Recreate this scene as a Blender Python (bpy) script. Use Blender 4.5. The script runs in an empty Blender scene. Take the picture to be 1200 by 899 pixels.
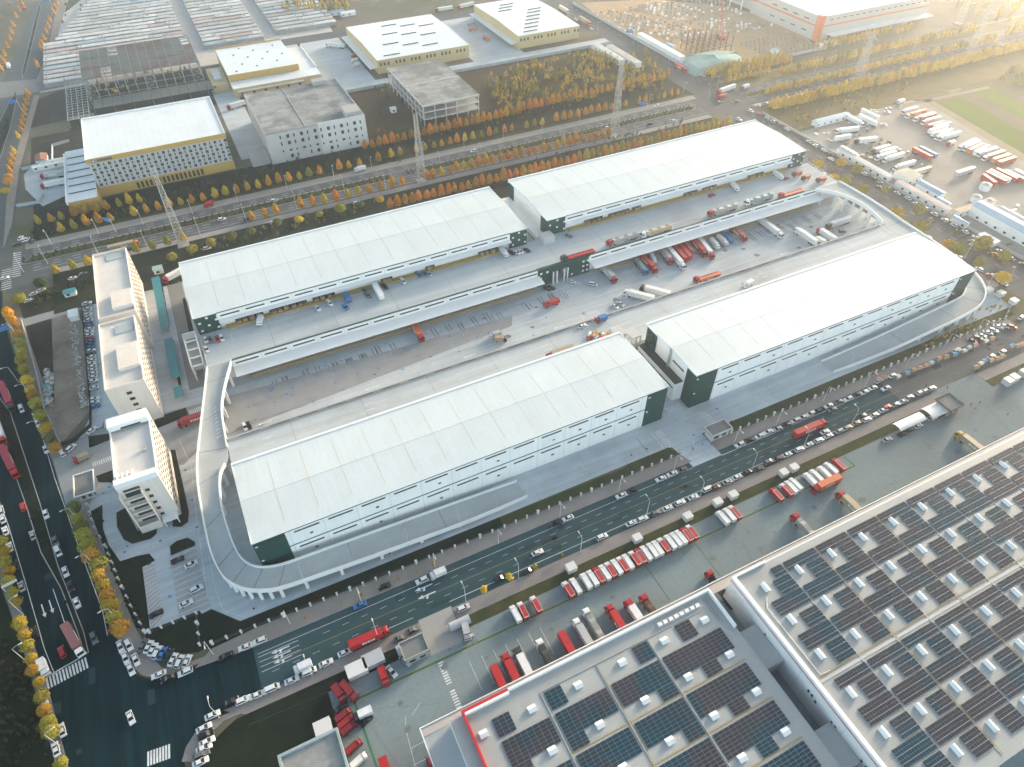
import bpy, math, random
from mathutils import Vector, Matrix
rnd = random.Random(7)
D = bpy.data
SC = bpy.context.scene
COL = SC.collection
# ------------------------------------------------------------------ camera calibration (photo is 1200 x 899)
CH = 220.0
FPX, PITCH, YAW, ROLL = 803.16, math.radians(44.99877), math.radians(25.90728), math.radians(-0.18595)
FW = Vector((math.sin(YAW)*math.cos(PITCH), math.cos(YAW)*math.cos(PITCH), -math.sin(PITCH)))
_R = Vector((math.cos(YAW), -math.sin(YAW), 0)); _U = _R.cross(FW)
RT = _R*math.cos(ROLL)+_U*math.sin(ROLL); UP = _U*math.cos(ROLL)-_R*math.sin(ROLL)
def G(px, py, z=0.0):
    d = FW*FPX+RT*(px-600)+UP*(449.5-py); t = (z-CH)/d.z
    return (d.x*t, d.y*t)
def GP(pts, z=0.0): return [G(x, y, z) for x, y in pts]
def depth(x, y): return math.sqrt(x*x+y*y+CH*CH)
# ------------------------------------------------------------------ materials
MATS = {}
def _nodes(name):
    m = D.materials.new(name); m.use_nodes = True
    nt = m.node_tree; b = nt.nodes['Principled BSDF']
    return m, nt, b
def _noise(nt, scale, detail=4, stretch=None, rot=0, rough=.6):
    tc = nt.nodes.new('ShaderNodeTexCoord'); mp = nt.nodes.new('ShaderNodeMapping')
    n = nt.nodes.new('ShaderNodeTexNoise'); n.inputs['Scale'].default_value = scale; n.inputs['Detail'].default_value = detail
    n.inputs['Roughness'].default_value = rough
    if stretch: mp.inputs['Scale'].default_value = stretch
    mp.inputs['Rotation'].default_value = (0, 0, rot)
    nt.links.new(tc.outputs['Object'], mp.inputs[0]); nt.links.new(mp.outputs[0], n.inputs['Vector'])
    return n.outputs['Fac'], mp
def _ramp(nt, src, a, b, lo=0.0, hi=1.0):
    r = nt.nodes.new('ShaderNodeMapRange'); r.inputs[1].default_value = a; r.inputs[2].default_value = b
    r.inputs[3].default_value = lo; r.inputs[4].default_value = hi
    nt.links.new(src, r.inputs[0]); return r.outputs[0]
def _mul(nt, col, fac):
    v = nt.nodes.new('ShaderNodeVectorMath'); v.operation = 'SCALE'
    nt.links.new(col, v.inputs[0])
    if isinstance(fac, float): v.inputs['Scale'].default_value = fac
    else: nt.links.new(fac, v.inputs['Scale'])
    return v.outputs[0]
def _mix(nt, fac, a, b):
    m = nt.nodes.new('ShaderNodeMix'); m.data_type = 'RGBA'
    for s, v in ((m.inputs[0], fac), (m.inputs[6], a), (m.inputs[7], b)):
        if isinstance(v, tuple): s.default_value = v if len(v) == 4 else (*v, 1)
        elif isinstance(v, float): s.default_value = v
        else: nt.links.new(v, s)
    return m.outputs[2]
def M(name, col, rough=.7, metal=0.0, var=.12, scale=.15, fine=2.0, col2=None, c2scale=.05, c2lo=.5, c2hi=.65, stretch=None,
      rot=0, joints=None, objcol=False, spec=None, ribs=None, cracks=0.0, streak=None):
    """procedural surface: base colour, patches of a second colour, broad and fine variation, slab joints, ribs"""
    if name in MATS: return MATS[name]
    m, nt, b = _nodes(name)
    b.inputs['Roughness'].default_value = rough; b.inputs['Metallic'].default_value = metal
    b.inputs['Specular IOR Level'].default_value = (.12 if rough >= .8 else .4) if spec is None else spec
    if objcol:
        oi = nt.nodes.new('ShaderNodeObjectInfo'); c = oi.outputs['Color']
    else:
        rgb = nt.nodes.new('ShaderNodeRGB'); rgb.outputs[0].default_value = (*col, 1); c = rgb.outputs[0]
    if col2 is not None:
        n, _ = _noise(nt, c2scale, 6, stretch, rot)
        c = _mix(nt, _ramp(nt, n, c2lo, c2hi), c, tuple(col2))
    if var:
        n, _ = _noise(nt, scale, 5, stretch, rot); c = _mul(nt, c, _ramp(nt, n, .25, .75, 1-var, 1+var))
        n, _ = _noise(nt, fine, 3); c = _mul(nt, c, _ramp(nt, n, .2, .8, 1-var*.6, 1+var*.6))
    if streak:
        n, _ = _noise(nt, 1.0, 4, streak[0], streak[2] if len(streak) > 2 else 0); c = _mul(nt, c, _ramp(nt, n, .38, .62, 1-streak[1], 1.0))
    if joints:
        tc = nt.nodes.new('ShaderNodeTexCoord'); br = nt.nodes.new('ShaderNodeTexBrick')
        br.offset = 0.0; br.inputs['Scale'].default_value = 1.0
        br.inputs['Brick Width'].default_value = joints[0]; br.inputs['Row Height'].default_value = joints[1]
        br.inputs['Mortar Size'].default_value = joints[2]; br.inputs['Mortar Smooth'].default_value = .3
        nt.links.new(tc.outputs['Object'], br.inputs['Vector'])
        c = _mul(nt, c, _ramp(nt, br.outputs['Fac'], 0, 1, 1.0, joints[3]))
    if cracks:
        tc = nt.nodes.new('ShaderNodeTexCoord'); vo = nt.nodes.new('ShaderNodeTexVoronoi'); vo.feature = 'DISTANCE_TO_EDGE'
        vo.inputs['Scale'].default_value = .045; vo.inputs['Randomness'].default_value = 1
        nt.links.new(tc.outputs['Object'], vo.inputs['Vector'])
        c = _mul(nt, c, _ramp(nt, vo.outputs['Distance'], 0, .012, 1-cracks, 1.0))
    if ribs:
        tc = nt.nodes.new('ShaderNodeTexCoord'); sx = nt.nodes.new('ShaderNodeSeparateXYZ'); nt.links.new(tc.outputs['Object'], sx.inputs[0])
        mm = nt.nodes.new('ShaderNodeMath'); mm.operation = 'PINGPONG'; mm.inputs[1].default_value = ribs[1]
        nt.links.new(sx.outputs[ribs[0]], mm.inputs[0])
        c = _mul(nt, c, _ramp(nt, mm.outputs[0], 0, ribs[1]*.25, 1-ribs[2], 1.0))
    nt.links.new(c, b.inputs['Base Color'])
    MATS[name] = m; return m
# ------------------------------------------------------------------ mesh builder
class MB:
    def __init__(s): s.v = []; s.f = []; s.m = []
    def face(s, pts, m=0):
        k = len(s.v); s.v += [tuple(p) for p in pts]; s.f.append(tuple(range(k, k+len(pts)))); s.m.append(m)
    def hexa(s, b, t, m=0, mt=None):
        k = len(s.v); s.v += [tuple(p) for p in b]+[tuple(p) for p in t]
        for q in ((3,2,1,0),(4,5,6,7),(0,1,5,4),(1,2,6,5),(2,3,7,6),(3,0,4,7)):
            s.f.append(tuple(k+i for i in q)); s.m.append(m)
        if mt is not None: s.m[-5] = mt
        return s
    def box(s, x0, x1, y0, y1, z0, z1, m=0, mt=None):
        return s.hexa([(x0,y0,z0),(x1,y0,z0),(x1,y1,z0),(x0,y1,z0)], [(x0,y0,z1),(x1,y0,z1),(x1,y1,z1),(x0,y1,z1)], m, mt)
    def obox(s, cx, cy, z0, z1, lx, ly, rz, m=0, mt=None):
        c, n = math.cos(rz), math.sin(rz)
        q = [(cx+a*c-b*n, cy+a*n+b*c) for a, b in ((-lx/2,-ly/2),(lx/2,-ly/2),(lx/2,ly/2),(-lx/2,ly/2))]
        return s.hexa([(x,y,z0) for x,y in q], [(x,y,z1) for x,y in q], m, mt)
    def taper(s, x0, x1, y0, y1, z0, X0, X1, Y0, Y1, z1, m=0, mt=None):
        return s.hexa([(x0,y0,z0),(x1,y0,z0),(x1,y1,z0),(x0,y1,z0)], [(X0,Y0,z1),(X1,Y0,z1),(X1,Y1,z1),(X0,Y1,z1)], m, mt)
    def prism(s, pts, z0, z1, m=0, mt=None):
        a = sum(p[0]*q[1]-q[0]*p[1] for p, q in zip(pts, pts[1:]+pts[:1]))
        if a < 0: pts = pts[::-1]
        n = len(pts); k = len(s.v)
        s.v += [(x,y,z0) for x,y in pts]+[(x,y,z1) for x,y in pts]
        s.f.append(tuple(k+n+i for i in range(n))); s.m.append(m if mt is None else mt)
        s.f.append(tuple(k+n-1-i for i in range(n))); s.m.append(m)
        for i in range(n):
            j = (i+1) % n; s.f.append((k+i,k+j,k+n+j,k+n+i)); s.m.append(m)
        return s
    def sheet(s, pts, z, m=0):
        a = sum(p[0]*q[1]-q[0]*p[1] for p, q in zip(pts, pts[1:]+pts[:1]))
        if a < 0: pts = pts[::-1]
        s.face([(x,y,z) for x,y in pts], m); return s
    def rect(s, x0, x1, y0, y1, z, m=0): return s.sheet([(x0,y0),(x1,y0),(x1,y1),(x0,y1)], z, m)
    def beam(s, p, q, w=.2, h=None, m=0):
        p, q = Vector(p), Vector(q); d = (q-p)
        if d.length < 1e-6: return s
        d.normalize(); u = Vector((0,0,1)) if abs(d.z) < .95 else Vector((1,0,0))
        a = d.cross(u).normalized()*(w/2); b = a.cross(d).normalized()*((h or w)/2)
        return s.hexa([p-a-b,p+a-b,p+a+b,p-a+b], [q-a-b,q+a-b,q+a+b,q-a+b], m)
    def tube(s, p, q, r0, r1=None, n=8, m=0, caps=True):
        p, q = Vector(p), Vector(q); d = (q-p).normalized(); r1 = r0 if r1 is None else r1
        u = Vector((0,0,1)) if abs(d.z) < .95 else Vector((1,0,0)); a = d.cross(u).normalized(); b = d.cross(a)
        k = len(s.v)
        for c, r in ((p,r0),(q,r1)):
            for i in range(n):
                t = 2*math.pi*i/n; s.v.append(tuple(c+a*(r*math.cos(t))+b*(r*math.sin(t))))
        for i in range(n):
            j = (i+1) % n; s.f.append((k+i,k+n+i,k+n+j,k+j)); s.m.append(m)
        if caps:
            s.f.append(tuple(k+i for i in range(n))); s.m.append(m); s.f.append(tuple(k+2*n-1-i for i in range(n))); s.m.append(m)
        return s
    def line(s, pts, w, z, m=0):
        for p, q in zip(pts, pts[1:]):
            dx, dy = q[0]-p[0], q[1]-p[1]; L = math.hypot(dx, dy)
            if L < 1e-6: continue
            nx, ny = -dy/L*w/2, dx/L*w/2
            s.sheet([(p[0]-nx,p[1]-ny),(q[0]-nx,q[1]-ny),(q[0]+nx,q[1]+ny),(p[0]+nx,p[1]+ny)], z, m)
        return s
    def dash(s, p, q, w, z, on=4., off=6., m=0):
        L = math.hypot(q[0]-p[0], q[1]-p[1]); ux, uy = (q[0]-p[0])/L, (q[1]-p[1])/L; t = 0
        while t+on <= L:
            s.line([(p[0]+ux*t,p[1]+uy*t),(p[0]+ux*(t+on),p[1]+uy*(t+on))], w, z, m); t += on+off
        return s
    def mesh(s, name, mats, off=(0,0,0), smooth=False):
        me = D.meshes.new(name); ox, oy, oz = off
        me.from_pydata([(x-ox,y-oy,z-oz) for x,y,z in s.v] if any(off) else s.v, [], s.f)
        for mm in (mats if isinstance(mats, (list, tuple)) else [mats]): me.materials.append(mm)
        me.polygons.foreach_set('material_index', s.m)
        if smooth: me.polygons.foreach_set('use_smooth', [True]*len(s.f))
        me.update(); return me
    def build(s, name, mats, parent=None, label=None, smooth=False, local=False):
        off = (0,0,0)
        if parent is not None and not local:
            off = tuple(WORLDLOC.get(parent, (0,0,0)))
        o = D.objects.new(name, s.mesh(name, mats, off, smooth)); COL.objects.link(o)
        if parent is not None: o.parent = parent; WORLDLOC[o] = off
        if label: o['label'] = label
        return o
WORLDLOC = {}
LABELS = {}
def tag(o, label=None, cat=None, group=None, kind=None):
    if label:
        o['label'] = label; LABELS.setdefault(label, []).append(o.name)
    if cat: o['category'] = cat
    if group: o['group'] = group
    if kind: o['kind'] = kind
    return o
def thing(name, label, cat, loc=(0,0,0), rz=0, group=None):
    o = D.objects.new(name, None); COL.objects.link(o); o.location = loc; o.rotation_euler = (0,0,rz)
    o.empty_display_size = .5; WORLDLOC[o] = loc
    return tag(o, label, cat, group)
def struct(mb, name, mats, parent=None):
    o = mb.build(name, mats, parent)
    if parent is None: o['kind'] = 'structure'
    return o
def dup(root, loc, rz=0, label=None, group=None, color=None, sx=1.0, name=None, colors=None):
    r = root.copy(); COL.objects.link(r); r.location = loc; r.rotation_euler = (0,0,rz)
    r.scale = (sx if isinstance(sx, tuple) else (sx, 1, 1))
    if label: r['label'] = label; LABELS.setdefault(label, []).append(r.name)
    if group: r['group'] = group
    elif 'group' in r: del r['group']
    if color and r.type == 'MESH': r.color = (*color, 1)
    def rec(src, dst):
        for ch in KIDS.get(src, ()):
            c = ch.copy(); COL.objects.link(c); c.parent = dst
            k = ch.name.split('.')[0]
            if colors and k in colors: c.color = (*colors[k], 1)
            elif color: c.color = (*color, 1)
            rec(ch, c)
    rec(root, r); return r
KIDS = {}
def kids(root):
    for o in list(D.objects):
        if o.parent is root: KIDS.setdefault(root, []).append(o); kids(o)
_O = 'first second third fourth fifth sixth seventh eighth ninth tenth eleventh twelfth thirteenth fourteenth fifteenth sixteenth seventeenth eighteenth nineteenth'.split()
_T = ['', '', 'twent', 'thirt', 'fort', 'fift', 'sixt', 'sevent', 'eight', 'ninet']
def ordn(i):
    """0 -> first"""
    n = i+1
    if n < 20: return _O[n-1]
    return _T[n//10]+('ieth' if n % 10 == 0 else 'y-'+_O[n % 10-1])
# ------------------------------------------------------------------ palette
ground_m = M('bare_ground', (.15,.135,.105), .95, var=.25, scale=.02, fine=.4, col2=(.085,.088,.045), c2scale=.02, c2lo=.45, c2hi=.6)
dirt_m = M('brown_dirt', (.27,.225,.18), .95, var=.3, scale=.06, fine=.7, col2=(.16,.135,.11), c2scale=.05, c2lo=.45, c2hi=.62)
darksoil_m = M('dark_soil', (.035,.036,.028), .95, var=.35, scale=.1, fine=1.2, col2=(.055,.05,.035), c2scale=.12)
sand_m = M('building_sand', (.42,.29,.17), .95, var=.15, scale=.03, fine=.5, col2=(.33,.24,.15), c2scale=.03, c2lo=.5, c2hi=.7)
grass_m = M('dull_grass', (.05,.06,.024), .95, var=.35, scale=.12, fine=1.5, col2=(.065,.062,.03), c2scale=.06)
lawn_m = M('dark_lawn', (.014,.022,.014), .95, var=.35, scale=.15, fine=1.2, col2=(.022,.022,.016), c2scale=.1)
field_m = M('crop_green', (.085,.14,.015), .95, var=.15, scale=.05, fine=.6, streak=((.4,.012,1),.12))
fallow_m = M('pale_field', (.27,.23,.16), .95, var=.15, scale=.05, fine=.5)
conc_m = M('yard_concrete', (.5,.55,.575), .9, var=.10, scale=.05, fine=.9, col2=(.38,.42,.445), c2scale=.03, c2lo=.5, c2hi=.7, joints=(6,6,.05,.8), streak=((.02,.35,1),.16))
deck_m = M('deck_concrete', (.49,.535,.55), .9, var=.08, scale=.06, fine=1.0, col2=(.34,.345,.35), c2scale=.02, c2lo=.55, c2hi=.78, streak=((.012,.3,1),.14))
yard2_m = M('service_yard_concrete', (.215,.275,.288), .92, var=.16, scale=.05, fine=.8, col2=(.16,.185,.19), c2scale=.025, c2lo=.46, c2hi=.66, joints=(8,6,.05,.82), cracks=.12)
lot_m = M('dusty_lot', (.34,.32,.29), .95, var=.14, scale=.03, fine=.6, col2=(.25,.23,.2), c2scale=.03, c2lo=.5, c2hi=.65)
asph_m = M('asphalt', (.04,.085,.096), .9, var=.12, scale=.08, fine=1.2, streak=((.012,.45,1),.16), cracks=.12)
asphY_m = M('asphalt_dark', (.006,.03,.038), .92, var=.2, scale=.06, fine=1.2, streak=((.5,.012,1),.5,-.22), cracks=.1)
hwy_m = M('highway_asphalt', (.1,.112,.118), .85, var=.1, scale=.08, fine=1.0, streak=((.01,.4,1),.2))
pave_m = M('pavement_brick', (.27,.245,.23), .9, var=.14, scale=.1, fine=1.5, joints=(1.2,1.2,.05,.85))
kerb_m = M('kerb_stone', (.4,.4,.39), .85, var=.08)
white_line = M('road_paint', (.66,.68,.68), .8, var=.25, scale=.4, fine=1.5)
yellow_line = M('yellow_paint', (.42,.3,.1), .8, var=.2, scale=.4, fine=1.5)
green_line = M('green_paint', (.06,.17,.1), .8, var=.2, scale=.3, fine=1.5)
blue_line = M('blue_floor_paint', (.03,.24,.55), .7, var=.1)
# ------------------------------------------------------------------ the ground
mb = MB(); mb.rect(-1400, 1700, -500, 1700, 0); struct(mb, 'ground', ground_m)
def area(name, pts, z, m): return struct(MB().sheet(pts, z), name, m)
_sc = [0]
def slab(name, pts, h, m, mk=None, rim=False):
    _sc[0] += 1; h += .0021*(_sc[0] % 40)
    if name == 'median' or (name == 'lawn' and rim):
        k_ = MB(); k_.line(list(pts)+[pts[0]], .3, h+.03); struct(k_, 'kerb', kerb_m)
    return struct(MB().prism(pts, 0.01, h, 1, 0), name, [m, mk or kerb_m])
R4 = lambda x0,x1,y0,y1: [(x0,y0),(x1,y0),(x1,y1),(x0,y1)]
# logistics compound floor
area('compound_yard', [(-72,352),(-45,352),(-45,347),(350,344),(352,150),(349,135.6),(-45,135.6),(-60,150),(-68,225),(-72,232)], .02, conc_m)
area('compound_road', R4(-36,-28.5,258,350), .03, M('compound_asphalt', (.22,.225,.225), .85, var=.1))
# service yards of the solar warehouses (south of the road)
area('service_yard', [(-15.5,100.4),(420,100.4),(420,-60),(-15.5,-60)], .02, yard2_m)
area('waste_grass', [(-62,40),(-15.6,40),(-15.6,105),(-43,105),(-52,101),(-57,92)], .016, lawn_m)
# truck yard, fields, site, lots
area('truck_yard', [(392,336),(430,338),(508,340),(522,322),(500,250),(492,205),(392,205)], .02, lot_m)
area('back_lots', R4(392,560,120,206), .018, lot_m)
area('field', GP([(1093,120),(1128,114),(1230,172),(1230,200)]), .02, field_m)
area('field', GP([(1140,107),(1158,102),(1240,140),(1240,165)]), .02, field_m)
area('field', GP([(1185,84),(1215,74),(1240,90),(1215,100)]), .02, field_m)
area('field', GP([(1098,100),(1110,96),(1128,105),(1115,110)]), .02, M('dull_field', (.2,.2,.1), .95))
area('path', GP([(1050,124),(1158,101),(1160,103.5),(1085,120),(1052,128)]), .03, fallow_m)
area('path', GP([(1080,117),(1090,116),(1240,204),(1240,214)]), .03, fallow_m)
area('path', GP([(1055,106),(1240,62),(1240,66),(1057,109)]), .03, fallow_m)
area('construction_ground', [(392,455),(520,452),(545,500),(530,580),(470,640),(400,660),(392,600)], .02, sand_m)
area('building_plot', [(130,446),(366,462),(366,545),(200,548),(200,565),(118,562),(112,450)], .014, M('scrub_soil', (.06,.042,.022), .95, var=.35, scale=.05, col2=(.07,.065,.028), c2scale=.04))
area('works_yard', R4(112,150,556,680), .02, conc_m); area('works_yard', R4(238,286,556,690), .02, conc_m)
area('works_yard', R4(100,370,548,562), .022, conc_m)
area('works_yard', R4(26,44,470,600), .022, conc_m); area('works_yard', R4(-78,-61,470,510), .022, conc_m)
area('muddy_or_shaded_ground', R4(-102,-20,515,570), .016, darksoil_m); area('muddy_or_shaded_ground', R4(-77,26.5,570,684), .0185, M('hall_shade_earth', (.018,.02,.014), .95, var=.3))  # second sheet: near-black colour paints the shade inside the steel hall
area('muddy_or_shaded_ground', GP([(40,118),(76,104),(80,140),(36,150)]), .0175, MATS['dark_soil']); area('side_lot', R4(-72,-61.5,515,535), .02, conc_m); area('muddy_or_shaded_ground', R4(-100,-80,455,515), .017, darksoil_m)
area('turning_yard', GP([(30,222),(28,205),(40,192),(78,188),(80,228),(50,242)]), .024, conc_m)
area('planting_strip', R4(-100,370,422.5,458), .018, lawn_m)
area('dirt_plot', GP([(26,376),(95,357),(107,480),(72,520)]), .018, dirt_m)
area('dirt_plot', GP([(26,376),(60,367),(64,470),(55,470)]), .022, darksoil_m)
area('soil_strip', GP([(22,355),(48,340),(110,322),(112,345),(95,356),(27,374)]), .018, darksoil_m)
# ------------------------------------------------------------------ left-hand road, junction and main road
LW = [(-60,380),(-25,560),(0,644),(35,740),(53,792),(81,900),(110,1010)]            # west kerb in the photo, turned into ground points
LE = [(10,395),(27,450),(45,505),(62,545),(78,600),(105,665),(132,740)]
corner = [(132,740),(150,780),(157,789),(165,793),(180,797),(200,792.5),(238,777)]
scorner = [(259,839),(241,849),(230,860),(220,874),(216,893),(230,960)]
asph = GP([(-60,350),(-70,380)]+LW[1:])+GP([(240,1010)])+GP(scorner[::-1])+[(-40,109.5),(352,109.5),(352,125.2),(-30,125.2)]+GP(corner[::-1])+GP(LE[::-1])+GP([(0,350)])
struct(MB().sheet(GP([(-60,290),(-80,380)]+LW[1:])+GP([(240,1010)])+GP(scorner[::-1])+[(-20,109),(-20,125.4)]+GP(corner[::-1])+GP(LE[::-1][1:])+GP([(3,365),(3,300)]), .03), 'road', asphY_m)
main = [(-34,109.3),(352,109.5),(352,125.3),(-34,125.3)]
struct(MB().sheet(main, .036), 'main_road', asph_m)
struct(MB().rect(246,352,109.6,125.1,.039), 'worn_road', M('worn_asphalt', (.125,.13,.13), .92, var=.16, scale=.06, col2=(.08,.09,.093), c2scale=.04, streak=((.012,.4,1),.2)))
# pavements
slab('pavement', [(-52,126.6),(-34,125.2),(142,125.2),(140,130.2),(-45,131.8)], .14, pave_m)
slab('pavement', R4(155,338,125.2,130.2), .14, pave_m)
slab('pavement', [(-46,109.2),(18,109.4),(17.6,104.6),(-40,105)], .14, pave_m)
slab('pavement', R4(30,262,104.6,109.4), .14, pave_m)
slab('pavement', R4(290,345,104.6,109.4), .14, pave_m)
slab('verge', [(-44,131.9),(140,130.3),(138,135.5),(118,135.5),(116,134.5),(-44,136.5)], .1, grass_m)
slab('verge', [(-42,132),(60,130.5),(60,135.4),(-42,136.4)], .11, lawn_m)
slab('verge', R4(165.5,345,130.3,135.5), .1, grass_m)
slab('verge', [(-14,100.4),(18,100.4),(17.6,104.5),(-38,104.9),(-40,101.5)], .1, lawn_m)
slab('verge', R4(30.5,262,100.6,104.5), .1, grass_m); slab('verge', R4(290,352,100.6,104.5), .1, grass_m)
area('driveway', [(141,122.6),(155.3,122.6),(155,138),(139,137)], .045, conc_m)
area('driveway', [(17.6,97),(29.5,97),(30,110.2),(18,110.2)], .045, M('driveway_slabs', (.38,.37,.35), .85, joints=(3,3,.05,.8)))
area('driveway', R4(262,290,95,110.3), .045, yard2_m)
# left pavement (east side), with the entrance gap
slab('pavement', GP([(12,392),(27,445),(44,500),(62,540),(75,532),(58,470),(33,395),(27,372),(6,374)]), .14, pave_m)
slab('pavement', GP([(79,598),(106,664),(133,738),(151,778),(166,791),(181,794.5),(201,790),(240,774.5),(250,766),(214,779),(190,783),(175,765),(160,738),(131,668),(109,615),(100,596)]), .14, pave_m)
slab('pavement', GP([(0,646),(35,742),(53,794),(80,900),(66,900),(44,812),(22,745),(-8,660)]), .14, M('pavement_grey', (.2,.195,.19), .9, var=.15))
slab('pavement', GP([(258,840),(240,849),(228,860),(218,876),(213,893),(228,893),(244,862),(262,845),(330,815),(326,811)]), .14, pave_m)
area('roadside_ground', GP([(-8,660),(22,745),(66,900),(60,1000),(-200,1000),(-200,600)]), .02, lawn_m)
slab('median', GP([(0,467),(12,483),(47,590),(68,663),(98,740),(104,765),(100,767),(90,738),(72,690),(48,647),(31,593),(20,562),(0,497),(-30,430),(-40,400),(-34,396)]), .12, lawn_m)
area('entrance_road', GP([(60,532),(75,531),(95,513),(125,500),(240,472),(330,447),(600,370),(600,382),(240,520),(215,545),(140,545),(118,560),(102,600),(80,602)]), .05, M('entrance_concrete', (.3,.305,.305), .85, var=.1, joints=(6,6,.04,.88)))
area('car_park_road', GP([(96,357),(108,353),(125,470),(120,500),(90,520),(105,490)]), .046, conc_m)
area('tarmac_strip', GP([(27,374),(95,355),(97,362),(28,383)]), .03, M('strip_concrete',(.3,.32,.32),.9))
# lawns round the office
area('forecourt', GP([(84,600),(98,580),(112,560),(140,555),(235,540),(262,600),(300,700),(252,742),(232,735),(176,745),(140,668)]), .0225, conc_m)
for pts in ([(106,600),(120,592),(121,620),(127,638),(141,658),(150,690),(168,738),(158,736),(131,668)],
            [(136,601),(147,595),(162,622),(185,617),(184,626),(177,632),(155,638),(145,633),(137,618)],
            [(199,640),(207,634),(220,630),(229,635),(229,640),(200,652)],
            [(141,658),(160,652),(175,649),(182,657),(167,665),(176,738),(168,737),(150,690)],
            [(103,511),(128,508),(130,516),(104,526)], [(112,558),(134,550),(137,578),(130,566),(115,566)],
            [(200,527),(206,527),(222,600),(221,612),(213,618),(202,618)],
            [(181,490),(218,478),(221,487),(183,503)], [(214,350),(217,349),(228,392),(222,392)],
            [(186,324),(189,324),(199,382),(197,386)], [(200,398),(203,398),(214,458),(211,462)],
            [(170,740),(234,716),(252,742),(244,760),(232,765),(176,768)], [(232,722),(248,714),(300,736),(245,762)]):
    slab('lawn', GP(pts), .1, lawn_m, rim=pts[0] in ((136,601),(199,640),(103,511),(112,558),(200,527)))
# stalls
area('parking_bays', GP([(166,666),(181,660),(192,722),(178,739)]), .052, M('pale_paving', (.42,.42,.42), .85))
area('parking_bays', GP([(199,656),(229,642),(247,712),(211,727)]), .052, M('pale_paving2', (.38,.385,.39), .85))
pk = MB()
for a, b, c, d, n in (((166,666),(181,660),(178,739),(192,722),15), ((199,656),(214,649),(211,727),(229,719),11), ((215,649),(229,642),(230,719),(247,712),11)):
    for k in range(n+1):
        t = k/n; p = G(a[0]+(c[0]-a[0])*t, a[1]+(c[1]-a[1])*t); q = G(b[0]+(d[0]-b[0])*t, b[1]+(d[1]-b[1])*t); pk.line([p,q], .22, .06)
struct(pk, 'parking_lines', white_line)
# ------------------------------------------------------------------ highway
slab('pavement', R4(-104,362,415.5,422), .13, M('highway_pavement', (.3,.28,.25), .9, var=.12))
area('highway', [(-130,388),(1500,388),(1500,415.5),(-130,415.5)], .032, hwy_m)
for a, b in ((-106,112), (124,352), (398,640)): slab('median', [(a,400.4),(a+6,399.3),(b-5,400.3),(b,403.6),(b-5,407),(a+6,406.2)], .15, grass_m)
slab('pavement', R4(-90,352,383,387.8), .13, M('service_path', (.3,.285,.265), .9, var=.12)); slab('verge', R4(-90,352,344.5,382.8), .09, M('dark_green_verge', (.028,.034,.018), .95, var=.3, scale=.1))  # verge takes the dark green of its dense shrubs
slab('verge', R4(392,1500,340,383), .09, M('dry_verge', (.13,.105,.04), .95, var=.3, scale=.1)); area('service_path', R4(392,1500,383,387.8), .03, M('service_path2', (.3,.285,.265), .9))
slab('verge', R4(398,1500,416,432), .09, M('dry_verge2', (.17,.15,.07), .95, var=.3, scale=.1)); area('path', R4(398,1500,432,436), .02, fallow_m)
slab('verge', R4(-96,362,422,426), .1, grass_m)
# cross road on the right
area('cross_road', [(362,125),(388,125),(390,430),(397,700),(399,1300),(372,1300),(372,700),(364,420),(360,330),(360,135)], .034, hwy_m)
area('cross_road', R4(340,470,108,128), .035, hwy_m)
slab('pavement', R4(353.5,359.8,150,340), .13, pave_m)
slab('verge', R4(388.5,391.5,136,372), .12, M('hedge_soil', (.12,.105,.05), .95, var=.3))
# left-hand upper road
area('north_road', GP([(-70,270),(-70,330),(0,322),(8,345),(60,330),(60,298),(10,292),(22,230),(42,115),(62,75),(75,0),(86,-60),(40,-60),(42,0),(0,104),(-70,190)]), .031, hwy_m)
area('north_road', GP([(-40,100),(95,88),(100,96),(50,107),(-40,122)]), .04, M('side_road', (.2,.205,.2), .9))
slab('median', GP([(46,3),(48,8),(42,35),(30,85),(26,92),(27,80),(38,35)]), .14, lawn_m)
slab('median', GP([(14,114),(20,114),(12,150),(0,186),(-20,200),(-18,180)]), .14, lawn_m)
slab('pavement', GP([(40,112),(46,112),(22,200),(14,262),(4,290),(8,230),(22,170)]), .13, M('dusty_path', (.25,.22,.19), .95, var=.15))
slab('pavement', GP([(68,0),(80,0),(62,60),(50,95),(42,96),(56,60)]), .13, MATS['dusty_path'])
area('waste_grass', GP([(78,-10),(140,-30),(104,16),(80,36),(62,35)]), .018, grass_m)
area('waste_grass', GP([(-200,60),(0,-10),(22,-60),(-60,-60)]), .018, grass_m); area('waste_grass', GP([(-60,120),(14,113),(-10,200),(-80,230)]), .018, grass_m)
# container-town yard
area('shed_town_yard', [(-96,655),(-98,760),(-75,860),(-40,940),(170,940),(150,690),(118,690),(112,655)], .02, M('town_dust', (.5,.48,.45), .95, var=.1))
area('far_road', R4(100,390,672,690), .03, hwy_m)
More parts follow.
